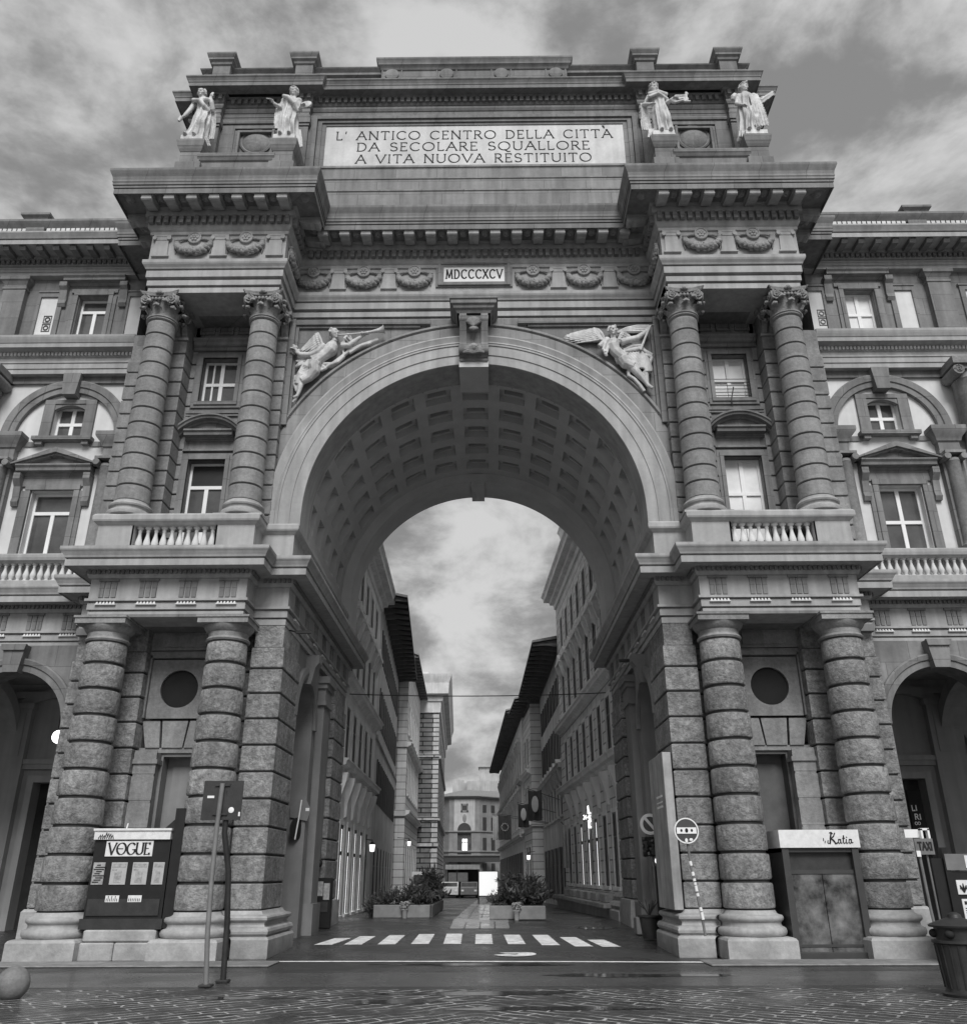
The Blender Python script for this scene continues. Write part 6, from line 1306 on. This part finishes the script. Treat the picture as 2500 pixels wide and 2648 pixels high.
mb = MB(); mb.box(-8.12, -6.6, .28, 1.5, .36, .6-.005, .03); L_('upper_block', SB, mb, 'plinth')
mb = MB(); mb.box(-8.16, -7.44, .24, 1.5, 0, .352, .025); mb.box(-7.425, -6.62, .24, 1.5, 0, .352, .025); L_('lower_blocks', SB, mb, 'plinth')
# --- florist / souvenir kiosk on the right
K = thing('closed_kiosk', 'closed booth with dusty double doors under a pale name board, between the right columns', 'kiosk', (7.45, .6, 0))
mb = MB(); mb.box(6.66, 6.80, .34, 1.9, 0, 2.14); mb.box(8.16, 8.30, .34, 1.9, 0, 2.14); mb.box(6.66, 8.30, .38, 1.9, 2.05, 2.14); mb.box(6.56, 8.38, .28, 1.9, 0, .13, .01); L_('frame', K, mb, 'kiosk')
mb = MB(); mb.box(6.62, 8.34, .30, 1.9, 2.14, 2.5); f = L_('name_board', K, mb, 'paper')
mb = MB()
def script(pts, r): mb.tube([(7.70+a*.10, .292, 2.22+b*.11) for a, b in pts], r, 6)
script([(.5, 1.9), (.2, 1.0), (0, 0)], .016); script([(1.3, 1.95), (.9, 1.3), (.3, .95)], .012); script([(.3, .95), (.8, .6), (1.2, 0), (1.6, .15)], .016); script([(.1, 1.95), (.5, 2.1), (.8, 1.8)], .010)
script([(2.3, .75), (1.9, .75), (1.75, .2), (2.0, 0), (2.3, .4), (2.35, .8), (2.3, .1), (2.6, .1)], .012); script([(3.1, 1.5), (2.85, .3), (3.0, 0), (3.25, .15)], .013); script([(2.75, .95), (3.35, 1.0)], .009); script([(3.6, .8), (3.45, .2), (3.6, 0), (3.8, .15)], .012); script([(3.7, 1.15), (3.74, 1.2)], .016)
script([(4.6, .75), (4.2, .75), (4.05, .2), (4.3, 0), (4.6, .4), (4.65, .8), (4.6, .1), (4.95, .2)], .012)
script([(-.35, .6), (-.5, .2), (-.3, 0), (-.1, .1)], .010); script([(-1.3, 1.0), (-1.35, .5)], .008); script([(-1.0, .5), (-1.1, .1)], .008)
L_('lettering', K, mb, 'letter', 40, f)
mb = MB(); mb.box(6.80, 7.47, .44, .48, .13, 1.62); mb.box(7.485, 8.16, .44, .48, .13, 1.62); d = L_('glazed_doors', K, mb, 'shutter')
mb = MB(); mb.box(6.80, 8.16, .50, .54, 1.70, 2.05); L_('rolled_shutter', K, mb, 'iron')
mb = MB(); mb.box(6.80, 8.16, .42, .50, 1.62, 1.70); mb.box(6.80, 8.16, .425, .47, .22, .27); L_('rail', K, mb, 'kiosk')
# --- two-legged sign seen from behind
P = thing('traffic_sign', 'tall two-legged sign with a dark square panel seen from behind, before the left columns', 'traffic sign', (-4.09, -3.8, 0))
mb = MB(); mb.box(-4.62, -3.93, -3.84, -3.82, 2.52, 3.17); f = L_('sign_panel', P, mb, 'iron')
mb = MB(); mb.lathe([(.0, 0), (.045, 0), (.045, .012), (0, .012)], 0, 0, 16); 
mb = MB(); mb.ball((-4.10, -3.85, 2.68), (.05, .008, .05), 14, 8); mb.box(-4.54, -4.42, -3.85, -3.84, 2.88, 2.92); mb.box(-3.97, -3.94, -3.85, -3.84, 2.58, 2.65); L_('sticker', P, mb, 'frame', None, f)
mb = MB(); mb.box(-4.42, -4.16, -3.87, -3.84, 3.08, 3.11); mb.box(-4.42, -4.16, -3.87, -3.84, 2.60, 2.63); L_('bracket', P, mb, 'iron', None, f)
mb = MB(); mb.tube([(-4.29, -3.88, 3.12), (-4.30, -3.9, 2.4), (-4.26, -4.0, 1.6), (-4.20, -4.1, .8), (-4.12, -4.14, 0)], .042, 10); L_('leg', P, mb, 'grey', 40)
mb = MB(); mb.tube([(-4.20, -3.80, 3.0), (-4.20, -3.75, 2.3), (-4.10, -3.62, 1.7), (-4.06, -3.52, .9), (-4.04, -3.48, 0)], .048, 10); L_('leg', P, mb, 'iron', 40)
mb = MB(); mb.box(-4.22, -4.02, -4.24, -4.04, .012, .05, .01); mb.box(-4.14, -3.94, -3.58, -3.38, .005, .05, .01); L_('foot', P, mb, 'iron')
# --- stone ball
BL = MB(); BL.ball((0, 0, .20), .23, 32, 20); BL.lathe([(.02, -.02), (.14, -.02), (.12, .05), (.02, .05)], 0, 0, 24)
tag(BL.build('stone_ball', 'stone2', None, 60, (-6.56, -5.42, .0)), 'round stone ball bollard on the paving at the left edge', 'bollard')
# --- litter bin
P = thing('litter_bin', 'dark cast metal litter bin with a domed lid at the right edge', 'litter bin', (7.22, -5.5, 0)); bx, by = 7.22, -5.5
mb = MB(); mb.lathe([(.05, .0), (.34, .01), (.35, .05), (.30, .07), (.29, .12), (.33, .68), (.37, .70), (.37, .73), (.33, .74), (.05, .74)], bx, by, 36)
for k in range(18): a = 2*pi*k/18; mb.tube([(bx+.295*cos(a), by+.295*sin(a), .12), (bx+.335*cos(a), by+.335*sin(a), .68)], .012, 5)
L_('body', P, mb, 'iron', 35)
mb = MB(); mb.lathe([(.05, .73), (.30, .74), (.31, .90), (.37, .905), (.38, .93), (.34, .95), (.2, 1.0), (.1, 1.03), (.09, 1.07), (.04, 1.10), (.01, 1.105)], bx, by, 36); L_('lid', P, mb, 'iron', 35)
mb = MB()
for k in range(6): a = -pi/2+k*pi/3+.25; c = Vector((bx+.315*cos(a), by+.315*sin(a), .82)); mb.ball(tuple(c), (.07, .07, .06), 12, 8)
L_('opening', P, mb, 'letter', 40)
# --- no entry sign on a leaning pole
P = thing('no_entry_sign', 'round no entry sign on a leaning pole covered in stickers, by the right pier', 'traffic sign', (4.85, .1, 0))
mb = MB(); mb.tube([(4.58, .1, 2.55), (4.62, .1, 1.8), (4.76, .12, .8), (4.80, .14, .45)], .028, 10); L_('pole', P, mb, 'grey', 40)
rnd = random.Random(9); mb = MB()
for i in range(16):
    t = rnd.random(); z = .75+1.2*t; x = 4.775-.17*t; mb.tube([(x, .1, z), (x-.008, .1, z+.05)], .033, 8)
L_('sticker', P, mb, 'frame', 40)
mb = MB(); mb.ring([(.26, .05), (.26, .02), (.235, .02), (.235, .05)], 4.58, 2.48, 0, 2*pi, 40); L_('rim', P, mb, 'frame', 30)
mb = MB(); mb.ring([(.24, .03), (.24, .025), (0, .025)], 4.58, 2.48, 0, 2*pi, 40); f = L_('disc', P, mb, 'flagd', 30)
mb = MB(); mb.box(4.37, 4.79, .012, .022, 2.42, 2.545); mb.ball((4.56, .014, 2.28), (.03, .006, .05), 8, 6); mb.ball((4.66, .014, 2.30), (.04, .006, .03), 8, 6); L_('bar', P, mb, 'frame', None, f)
mb = MB(); mb.ball((4.58, .01, 2.485), (.035, .01, .045), 10, 8); mb.ball((4.47, .01, 2.485), (.025, .01, .03), 8, 6); mb.ball((4.69, .01, 2.485), (.025, .01, .03), 8, 6); L_('figure_mark', P, mb, 'letter', None, f)
# --- no parking sign with a covered plate below
P = thing('no_parking_sign', 'round no parking sign above a plate wrapped in black plastic, in the passage', 'traffic sign', (4.72, 5.0, .09))
mb = MB(); mb.tube([(4.72, 5.05, .09), (4.70, 5.05, 3.2)], .03, 10); L_('pole', P, mb, 'grey', 40)
mb = MB(); mb.ring([(.27, 5.0), (.27, 4.98), (.19, 4.98), (.19, 5.0)], 4.68, 2.86, 0, 2*pi, 40); mb.prism([(4.50, 3.02), (4.56, 3.06), (4.86, 2.70), (4.80, 2.66)], 4.978, 4.99); L_('ring', P, mb, 'flagl', 30)
mb = MB(); mb.ring([(.2, 4.995), (0, 4.992)], 4.68, 2.86, 0, 2*pi, 40); L_('disc', P, mb, 'flagd', 30)
mb = MB(); vs = []; rnd = random.Random(12); n = 9
for i in range(n+1):
    for k in range(n+1): vs.append((4.44+.5*i/n+rnd.uniform(-.015, .015), 4.93+rnd.uniform(-.035, .03), 2.05+.48*k/n+rnd.uniform(-.015, .015)))
m = len(vs); vs += [(x, 5.02, z) for x, y, z in vs]
mb.add(vs, [(i*(n+1)+k, (i+1)*(n+1)+k, (i+1)*(n+1)+k+1, i*(n+1)+k+1) for i in range(n) for k in range(n)]+[(m+i*(n+1), m+(i+1)*(n+1), (i+1)*(n+1), i*(n+1)) for i in range(n)]+[(m+i*(n+1)+n, m+(i+1)*(n+1)+n, (i+1)*(n+1)+n, i*(n+1)+n) for i in range(n)]+[(m+k, m+k+1, k+1, k) for k in range(n)]+[(m+n*(n+1)+k, m+n*(n+1)+k+1, n*(n+1)+k+1, n*(n+1)+k) for k in range(n)])
L_('plastic_cover', P, mb, 'black', 20)
# --- tall board against the right pier
P = thing('wall_board', 'tall narrow pale board fixed to the inner face of the right pier', 'panel', (4.5, 2, .9))
mb = MB(); mb.box(4.40, 4.60, 1.1, 2.95, .9, 4.25, .01); mb.add([], []); L_('board', P, mb, 'board')
mb = MB(); mb.box(4.392, 4.40, 1.5, 2.2, 3.05, 3.10); mb.box(4.392, 4.40, 1.5, 2.2, 3.16, 3.19); mb.box(4.392, 4.40, 1.5, 2.2, 3.28, 3.33); L_('notice', P, mb, 'frame')
# --- meter box, door and planter in the right passage
P = thing('utility_box', 'grey utility cabinet with a lit lamp on top beside the wrapped plate', 'cabinet', (4.95, 5.6, .1))
mb = MB(); mb.box(4.78, 5.12, 5.3, 5.9, .1, 1.75); mb.box(4.74, 5.16, 5.26, 5.94, 1.75, 1.82); L_('cabinet', P, mb, 'kiosk')
mb = MB(); mb.ball((4.84, 5.3, 1.95), (.05, .05, .07), 10, 8); L_('lamp', P, mb, 'lit', 60)
P = thing('box_planter', 'dark square planter with a bare twiggy plant at the foot of the right pier', 'planter', (4.6, 6.6, .12))
mb = MB(); mb.box(4.28, 4.60, 5.9, 6.4, .13, .55, .02); L_('box', P, mb, 'concrete'); 
mb = MB(); mb.lathe([(.02, .13), (.2, .13), (.26, .6), (.3, .62), (.3, .66), (.02, .66)], 4.42, 4.6, 20); L_('pot', P, mb, 'iron', 40)
mb = MB(); rnd = random.Random(6)
for i in range(14): a = rnd.uniform(0, 6.28); mb.tube([(4.42, 4.6, .64), (4.42+.1*cos(a), 4.6+.1*sin(a), .8), (4.42+.25*cos(a), 4.6+.25*sin(a), .85+.2*rnd.random())], .012, 5)
L_('twigs', P, mb, 'leaf')
# --- wall sign edge-on in the left passage
P = thing('wall_traffic_sign', 'disc sign seen edge-on on the wall under the arch on the left', 'traffic sign', (-4.7, 5.5, 2.8))
R_ = Matrix.Rotation(radians(62), 3, 'Z')
mb = MB(); mb.ball((-4.92, 5.4, 2.80), (.27, .03, .29), 24, 10, Matrix.Rotation(radians(58), 3, 'Z')); L_('disc', P, mb, 'black', 50)
mb = MB(); mb.tube([(-4.84, 5.40, 3.55), (-4.87, 5.37, 3.1), (-4.93, 5.34, 2.52)], .02, 8); L_('bracket', P, mb, 'frame', 40)
mb = MB(); mb.prism([(-5.14, 3.10), (-4.66, 3.0), (-4.58, 3.30), (-4.70, 3.52), (-4.85, 3.60), (-5.04, 3.56), (-5.16, 3.36)], 5.46, 5.49); f = L_('backplate', P, mb, 'stuccod')
mb = MB(); mb.box(-4.72, -4.62, 5.45, 5.46, 3.26, 3.34); L_('sticker', P, mb, 'frame', None, f)
# --- dark poster rack and a wall lamp in the left passage
P = thing('poster_rack', 'dark rack hung with posters beside the rear left pier', 'rack', (-4.6, 9.0, .18))
mb = MB(); mb.box(-4.95, -4.35, 8.35, 8.55, .18, 1.55, .02); L_('case', P, mb, 'black')
for a, b, c, d, q in ((-4.88, -4.62, 1.05, 1.45, 'paper2'), (-4.6, -4.42, .95, 1.4, 'paper2'), (-4.86, -4.45, .62, .9, 'iron')):
    mb = MB(); mb.box(a, b, 8.335, 8.35, c, d); L_('poster', P, mb, q)
P = thing('wall_lamp', 'small dark bracket lamp on the wall above the poster rack', 'lamp', (-4.75, 8.3, 1.9))
mb = MB(); mb.ball((-4.75, 8.32, 1.95), (.07, .1, .11), 12, 8); mb.tube([(-4.75, 8.4, 1.95), (-4.75, 8.55, 2.0)], .02, 6); L_('lamp_head', P, mb, 'black', 50)
# --- globe lamp under the left arcade
P = thing('globe_lamp', 'glowing round globe lamp hanging under the left arcade', 'lamp', (-12.28, 6, 5.38))
mb = MB(); mb.ball((-12.22, 6, 5.38), .19, 20, 12); L_('globe', P, mb, 'lamp', 60)
mb = MB(); mb.tube([(-12.28, 6, 5.6), (-12.28, 6, 7.36)], .015, 6); L_('rod', P, mb, 'black')
# --- board by the left pier of the arcade, hydrant-like fountain
P = thing('leaning_board', 'tall pale frame standing in the left arcade beside the outer column', 'panel', (-10.4, 4.2, 0))
mb = MB(); mb.box(-11.3, -11.0, 4.2, 4.3, 0, 4.1); mb.box(-11.3, -10.5, 4.2, 4.3, 3.85, 4.1); L_('frame', P, mb, 'board')
# --- right edge: taxi sign, street map stand, shop sign
P = thing('taxi_sign', 'small grey TAXI sign on a post beside the outer right column', 'taxi sign', (9.05, -1.0, 0))
mb = MB(); mb.box(8.90, 9.27, -1.03, -1.0, 1.97, 2.27); f = L_('panel', P, mb, 'grey')
mb = MB(); lettering(mb, 'TAXI', 9.095, -1.031, 2.05, .15, .2, .16, 0, .006, .27, .2); L_('lettering', P, mb, 'letter', None, f)
mb = MB(); mb.box(8.90, 8.98, -1.045, -1.03, 1.93, 2.04); L_('sticker', P, mb, 'frame', None, f)
mb = MB(); mb.tube([(8.98, -.97, 2.0), (9.0, -.97, 1.0), (9.06, -.97, 0)], .028, 8); mb.tube([(9.14, -.95, 2.0), (9.15, -.95, 1.0), (9.16, -.95, 0)], .02, 8); L_('post', P, mb, 'grey', 40)
mb = MB(); mb.box(8.93, 9.3, -.6, -.58, 2.30, 2.46); mb.box(9.22, 9.26, -.7, -.6, 2.05, 2.47); mb.box(9.36, 9.40, -.7, -.6, 2.05, 2.47); mb.box(9.22, 9.4, -.7, -.6, 2.44, 2.48); L_('light_frame', P, mb, 'frame')
P = thing('map_stand', 'black street information stand with printed timetable panels at the right edge', 'information stand', (10.0, -1.0, 0))
mb = MB(); mb.box(9.40, 9.50, -1.06, -.9, 0, 2.1); mb.box(9.50, 10.9, -1.04, -.92, 0, 1.66); mb.box(9.18, 9.40, -1.0, -.9, 0, 1.9); L_('frame', P, mb, 'black')
mb = MB(); mb.box(9.42, 10.9, -1.08, -.9, 1.68, 1.98); L_('header', P, mb, 'grey')
mb = MB(); mb.box(9.80, 10.9, -1.095, -1.08, 1.72, 1.95); L_('header_plate', P, mb, 'paper')
mb = MB(); mb.box(9.56, 10.9, -1.06, -1.04, 1.24, 1.50); f = L_('title_panel', P, mb, 'paper')
mb = MB()                                                   # a lily emblem and lines of print
for e in (-1, 0, 1): mb.tube([(9.68, -1.065, 1.28), (9.68+e*.05, -1.065, 1.37), (9.68+e*.06, -1.065, 1.44-.03*abs(e))], [.012, .02, .008], 6)
mb.box(9.61, 9.75, -1.068, -1.06, 1.335, 1.35)
for i in range(5): mb.box(9.84, 10.4, -1.065, -1.06, 1.28+i*.042, 1.297+i*.042)
L_('print', P, mb, 'letter', None, f)
mb = MB(); mb.box(9.60, 10.9, -1.06, -1.04, .3, 1.16); f = L_('timetable', P, mb, 'paper')
mb = MB(); rnd = random.Random(3)
for c in (9.64, 10.0):
    mb.box(c, c+.05, -1.065, -1.06, 1.06, 1.12); mb.box(c+.09, c+.15, -1.065, -1.06, 1.06, 1.12)
    for i in range(16): mb.box(c, c+rnd.uniform(.16, .26), -1.065, -1.06, .40+i*.039, .416+i*.039)
mb.box(9.94, 9.95, -1.065, -1.06, .32, 1.14); L_('print', P, mb, 'letter', None, f)
P = thing('shop_sign', 'black upright shop sign with white letters inside the right arcade', 'shop sign', (13.25, 7.85, 3.4))
mb = MB(); mb.box(13.0, 13.42, 7.78, 7.84, 2.75, 3.95); f = L_('panel', P, mb, 'letter')
mb = MB(); lettering(mb, 'LI', 13.14, 7.778, 3.35, .15, .2, .2, 0, .006, .15, 0); lettering(mb, 'RI', 13.2, 7.778, 3.1, .15, .2, .2, 0, .006, .18, 0); lettering(mb, 'OO', 13.16, 7.778, 2.95, .08, .25, .2, 0, .006, .16, 0); L_('lettering', P, mb, 'frame', None, f)
# --- wire across the street
mb = MB(); mb.tube([(-4.95+9.75*i/20, 13.2, 7.98-.10*(1-(i/10-1)**2)) for i in range(21)], .018, 6)
tag(mb.build('cable', 'black'), 'thin dark cable strung across the street behind the arch', 'cable')
# --- planters with evergreen shrubs
def shrub(cx, cy, cz, r, h, n, seed, name, label, leafy=.10):
    rnd = random.Random(seed); t = thing(name, label, 'shrub', (cx, cy, cz), 'shrubs growing in the street planters')
    mb = MB(); tips = []
    for i in range(22):
        a = rnd.uniform(0, 6.28); q = 1.25*r*sqrt(rnd.random()); hh = h*(1-.5*(q/r)**1.5)*rnd.uniform(.6, 1.15); e = (cx+q*cos(a), cy+q*sin(a)*1.3, cz+hh)
        m_ = (cx+q*.4*cos(a), cy+q*.4*sin(a), cz+hh*.5); mb.tube([(cx+.05*cos(a), cy+.05*sin(a), cz-.03), m_, e], [.02, .012, .005], 5); tips.append((m_, e))
    L_('stems', t, mb, 'soffit')
    mb = MB()
    for i in range(int(n*.6)):
        m_, e = rnd.choice(tips); k = rnd.random()**.7; p = Vector(m_).lerp(Vector(e), k)+Vector((rnd.gauss(0, .06), rnd.gauss(0, .06), rnd.gauss(0, .05)))
        l = leafy*rnd.uniform(.8, 2.2); d = Vector((rnd.gauss(0, .6), rnd.gauss(0, .6), rnd.gauss(.5, .5))).normalized(); w = d.cross(Vector((rnd.gauss(0, 1), rnd.gauss(0, 1), rnd.gauss(0, 1)))).normalized()*l*.12
        b = p+d*l; m2 = p+d*l*.5; mb.add([tuple(p), tuple(m2+w), tuple(b), tuple(m2-w)], [(0, 1, 2, 3)])
    L_('foliage', t, mb, 'leaf'); return t
def planter(x0, x1, y0, y1, label, rot=0):
    z = gz((y0+y1)/2); t = thing('street_planter', label, 'planter', ((x0+x1)/2, (y0+y1)/2, z), 'concrete planters in the street')
    mb = MB(); mb.box(x0, x1, y0, y1, z, z+.42, .025); L_('trough', t, mb, 'concrete')
    mb = MB(); mb.box(x0+.06, x1-.06, y0+.06, y1-.06, z+.40, z+.435); L_('soil', t, mb, 'soil')
PLANT = [(-3.72, -2.66, 13.35, 14.1, 'long grey planter at the front left of the left group'), (-2.56, -1.74, 13.25, 14.1, 'grey planter at the front right corner of the left group'), (-2.2, -1.72, 14.2, 18.4, 'grey planter running up the street behind the front left pair'), (-2.28, -1.8, 18.6, 23.5, 'farthest grey planter of the left group beside the paved strip'),
         (.34, 1.2, 11.75, 12.6, 'grey planter at the front left of the right group'), (1.26, 2.18, 11.4, 12.4, 'grey planter at the front right of the right group')]
for a in PLANT: planter(*a)
for i, (x, y, r, h, n, nm, lb, lf) in enumerate(((-3.4, 13.7, .32, .55, 700, 'low_shrub', 'low dark shrub at the left end of the front left planter', .10), (-2.9, 13.7, .34, .6, 700, 'low_shrub', 'low dark shrub at the right end of the front left planter', .10), (-2.2, 13.7, .42, 1.0, 1300, 'tall_shrub', 'upright bushy shrub in the corner planter of the left group', .13),
        (-1.97, 15.2, .5, 1.45, 1900, 'tall_shrub', 'tallest dark shrub of the left group, just behind the corner planter', .16), (-1.97, 17.3, .45, 1.2, 1400, 'tall_shrub', 'dark shrub near the middle of the long left planter', .15), (-2.05, 20.5, .5, 1.3, 1400, 'tall_shrub', 'dark shrub in the farthest left planter', .15),
        (.62, 12.2, .3, .5, 700, 'low_shrub', 'low dark shrub at the left of the right planter group', .10), (1.0, 12.2, .38, 1.1, 1300, 'tall_shrub', 'loose dark shrub in the left box of the right group', .14), (1.6, 11.95, .42, 1.25, 1700, 'tall_shrub', 'tall broad dark shrub in the right box of the right group', .15), (2.0, 11.9, .34, .9, 1000, 'tall_shrub', 'shorter dark shrub at the right end of the right group', .13))):
    shrub(x, y, gz(y)+.42, r, h*.82, int(n*.8), 20+i, nm, lb, lf)
for i, (x, y, lb) in enumerate(((-3.86, 13.9, 'thin dark potted plant standing left of the front left planter'), )):
    shrub(x, y, gz(y)+.02, .16, .9, 500, 60+i, 'thin_shrub', lb, .09)
for x, y, lb in ((-2.61, 13.3, 'pale flower pot squeezed between the two left front planters'), (1.22, 11.5, 'pale flower pot squeezed between the two right front planters')):
    z = gz(y); P = thing('flower_pot', lb, 'flower pot', (x, y-.12, z)); mb = MB(); mb.lathe([(.01, 0), (.07, 0), (.1, .25), (.12, .27), (.12, .3), (.01, .3)], x, y-.12, 16, z); L_('pot', P, mb, 'plinth', 40)
    mb = MB(); rnd = random.Random(int(x*10))
    for i in range(60): a = rnd.uniform(0, 6.28); q = rnd.random()*.17; mb.ball((x+q*cos(a), y-.12+q*sin(a), z+.34+.18*rnd.random()), .03, 6, 4)
    L_('flowers', P, mb, 'plinth')
# --- blank white panel, market awning, van and cars at the far end
P = thing('advertising_panel', 'blank white advertising panel on a dark frame in the middle of the street', 'panel', (.2, 40, -.05))
mb = MB(); mb.box(-.38, .80, 39.95, 40.0, .36, 1.76); L_('sheet', P, mb, 'panel_glow')
mb = MB(); mb.box(-.46, -.38, 39.9, 40.1, gz(40), 1.9); mb.box(.80, .86, 39.9, 40.1, gz(40), 1.8); mb.box(-.38, .8, 40.0, 40.1, .3, 1.8); L_('frame', P, mb, 'iron')
P = thing('awning_stall', 'pale flat awning stall with glazed sides standing across the end of the street', 'stall', (-2.3, 76, gz(76)))
mb = MB(); z = gz(76); mb.box(-4.3, -.75, 75, 78, 2.05, 2.5); L_('canopy', P, mb, 'board')
mb = MB(); 
for x in (-4.25, -3.1, -.85): mb.box(x-.05, x+.05, 75.1, 75.2, z, 2.05)
mb.box(-4.25, -.85, 77.8, 77.9, z, 2.05); L_('frame', P, mb, 'iron')
mb = MB(); mb.box(-4.0, -2.0, 75.2, 75.25, .9, 1.75); L_('pane', P, mb, 'grey')
def car(x, y, label, mt):
    z = gz(y); P = thing('parked_car', label, 'car', (x, y, z), 'cars parked at the end of the street')
    T = lambda a, b, c: (x+a, y+b, z+c)
    mb = MB(T); mb.sideprism([(-2.0, .32), (2.0, .32), (2.05, .7), (1.9, .9), (1.2, .98), (.7, 1.42), (-.9, 1.44), (-1.7, .98), (-2.0, .9)], -.82, .82); L_('body', P, mb, mt)
    mb = MB(T); mb.box(-.72, .72, -1.62, -1.0, 1.0, 1.36); w = L_('rear_window', P, mb, 'glass')
    for a in (-.72, .72):
        for b in (-1.25, 1.25): mb = MB(T); mb.tube([(a-.1, b, .32), (a+.1, b, .32)], .32, 18); L_('wheel', P, mb, 'black', 40)
    for a in (-.62, .62): mb = MB(T); mb.box(a-.12, a+.12, -2.06, -2.0, .6, .75); L_('tail_light', P, mb, 'frame')
car(-3.6, 71.5, 'silver car parked in front of the awning stall', 'flagl'); car(-1.75, 72.0, 'dark car parked in front of the awning stall, right of the silver one', 'grey')
P = thing('delivery_van', 'white delivery van half hidden behind the shrubs of the left planters', 'van', (-4.3, 47, gz(47)))
T = lambda a, b, c: (-4.25+a, 47+b, gz(47)+c)
mb = MB(T); mb.sideprism([(-2.4, .35), (2.3, .35), (2.35, .95), (1.9, 1.2), (1.3, 1.95), (-2.35, 2.0)], -.85, .85); L_('body', P, mb, 'frame')
mb = MB(T); mb.box(-.7, .7, -2.43, -2.38, 1.25, 1.8); L_('rear_window', P, mb, 'glass')
for a in (-.75, .75):
    for b in (-1.5, 1.4): mb = MB(T); mb.tube([(a-.1, b, .34), (a+.1, b, .34)], .34, 18); L_('wheel', P, mb, 'black', 40)
# --- flags on the right side of the street
def flag(x0, x1, y, z0, z1, label, mt, mark, wallx):
    P = thing('flag', label, 'flag', ((x0+x1)/2, y, z1), 'flags hung along the right side of the street')
    mb = MB(); n, m = 14, 8; vs = []
    for dy in (0, .015):
        for i in range(n+1):
            for k in range(m+1): vs.append((x0+(x1-x0)*i/n, y+dy+.09*sin(i*.9)*(1-.6*k/m), z0+(z1-z0)*k/m-(.12*sin(pi*i/n) if k == m else 0)*.6+.1*(i/n)*0))
    q = (n+1)*(m+1); f = lambda o: [(o+i*(m+1)+k, o+(i+1)*(m+1)+k, o+(i+1)*(m+1)+k+1, o+i*(m+1)+k+1) for i in range(n) for k in range(m)]
    mb.add(vs, f(0)+f(q)); c = L_('cloth', P, mb, mt, 60)
    mb = MB(); mb.tube([(wallx, y+.15, z1-.5), (x0-.05, y, z1+.08)], .025, 6); L_('pole', P, mb, 'grey')
    if mark:
        mb = MB(); cx, cz = (x0+x1)/2, (z0+z1)/2
        if mark == 'lily': mb.ball((cx, y-.09, cz+.05), ((x1-x0)*.26, .03, (z1-z0)*.27), 16, 10)
        if mark == 'stars':
            for k in range(12): a = 2*pi*k/12; mb.ball((cx+.26*(x1-x0)*cos(a), y-.095, cz+.26*(x1-x0)*sin(a)), (.035, .015, .035), 7, 5)
        L_('emblem', P, mb, 'flagl', 50, c)
flag(2.45, 3.2, 30, 4.3, 5.9, 'dark flag with a large pale oval emblem, nearest and highest of the flags', 'flagd', 'lily', 4.2)
flag(1.98, 2.6, 33, 4.1, 5.4, 'dark flag with a pale oval emblem, between the nearest flag and the starred flag', 'flagd', 'lily', 4.2)
flag(.87, 1.68, 38, 3.6, 5.1, 'dark flag with a ring of pale stars', 'flagd', 'stars', 4.1)
flag(3.95, 4.3, 26, 1.9, 3.95, 'long pale banner hanging nearest the right house wall, lower than the other flags', 'flagl', None, 4.45)
flag(.52, .84, 39, 3.62, 5.1, 'narrow pale flag left of the starred flag', 'flagl', None, 4.1)
# --- lit shop signs on the right house and street lanterns
P = thing('lit_shop_sign', 'bright cross-shaped projecting shop sign with a date between its two lit squares', 'shop sign', (4.7, 19, 3.8))
mb = MB(); mb.box(4.50, 4.84, 18.9, 19.0, 3.96, 4.30, .03); mb.box(4.50, 4.84, 18.9, 19.0, 3.40, 3.72, .03); f = L_('lit_square', P, mb, 'lit')
mb = MB()
for zc in (4.13, 3.56): mb.ring([(.09, 18.895), (.09, 18.88), (.05, 18.88), (.05, 18.895)], 4.67, zc, 0, 2*pi, 20)
L_('ring_mark', P, mb, 'grey', 30, f)
mb = MB(); mb.box(4.28, 5.0, 18.93, 18.98, 3.72, 3.96); L_('date_strip', P, mb, 'black')
mb = MB(); lettering(mb, '24-02-202', 4.64, 18.925, 3.75, .17, .2, .12, 0, .01, .66, 0); L_('date', P, mb, 'lit')
mb = MB(); mb.box(4.6, 4.74, 18.95, 19.0, 1.6, 3.4); mb.box(4.8, 5.2, 18.95, 19.0, 3.82, 3.86); L_('bracket', P, mb, 'grey')
def lantern(x, y, z, label, wx):
    P = thing('street_lantern', label, 'lamp', (x, y, z), 'small lit lanterns on the street walls')
    mb = MB(); mb.lathe([(.02, -.2), (.10, -.18), (.13, .1), (.02, .12)], x, y, 10, z); L_('glass', P, mb, 'lit', 40)
    mb = MB(); mb.lathe([(.15, .1), (.02, .24), (.01, .3)], x, y, 10, z); mb.tube([(x, y, z+.28), (wx, y, z+.34)], .02, 6); L_('hood', P, mb, 'black')
lantern(-4.85, 21.0, 2.75, 'lit lantern on the near left house', -5.3); lantern(-5.2, 43.0, 3.6, 'lit lantern before the banded house on the left', -6.0); lantern(2.95, 43.5, 2.7, 'lit lantern before the narrow banded house on the right', 3.4)
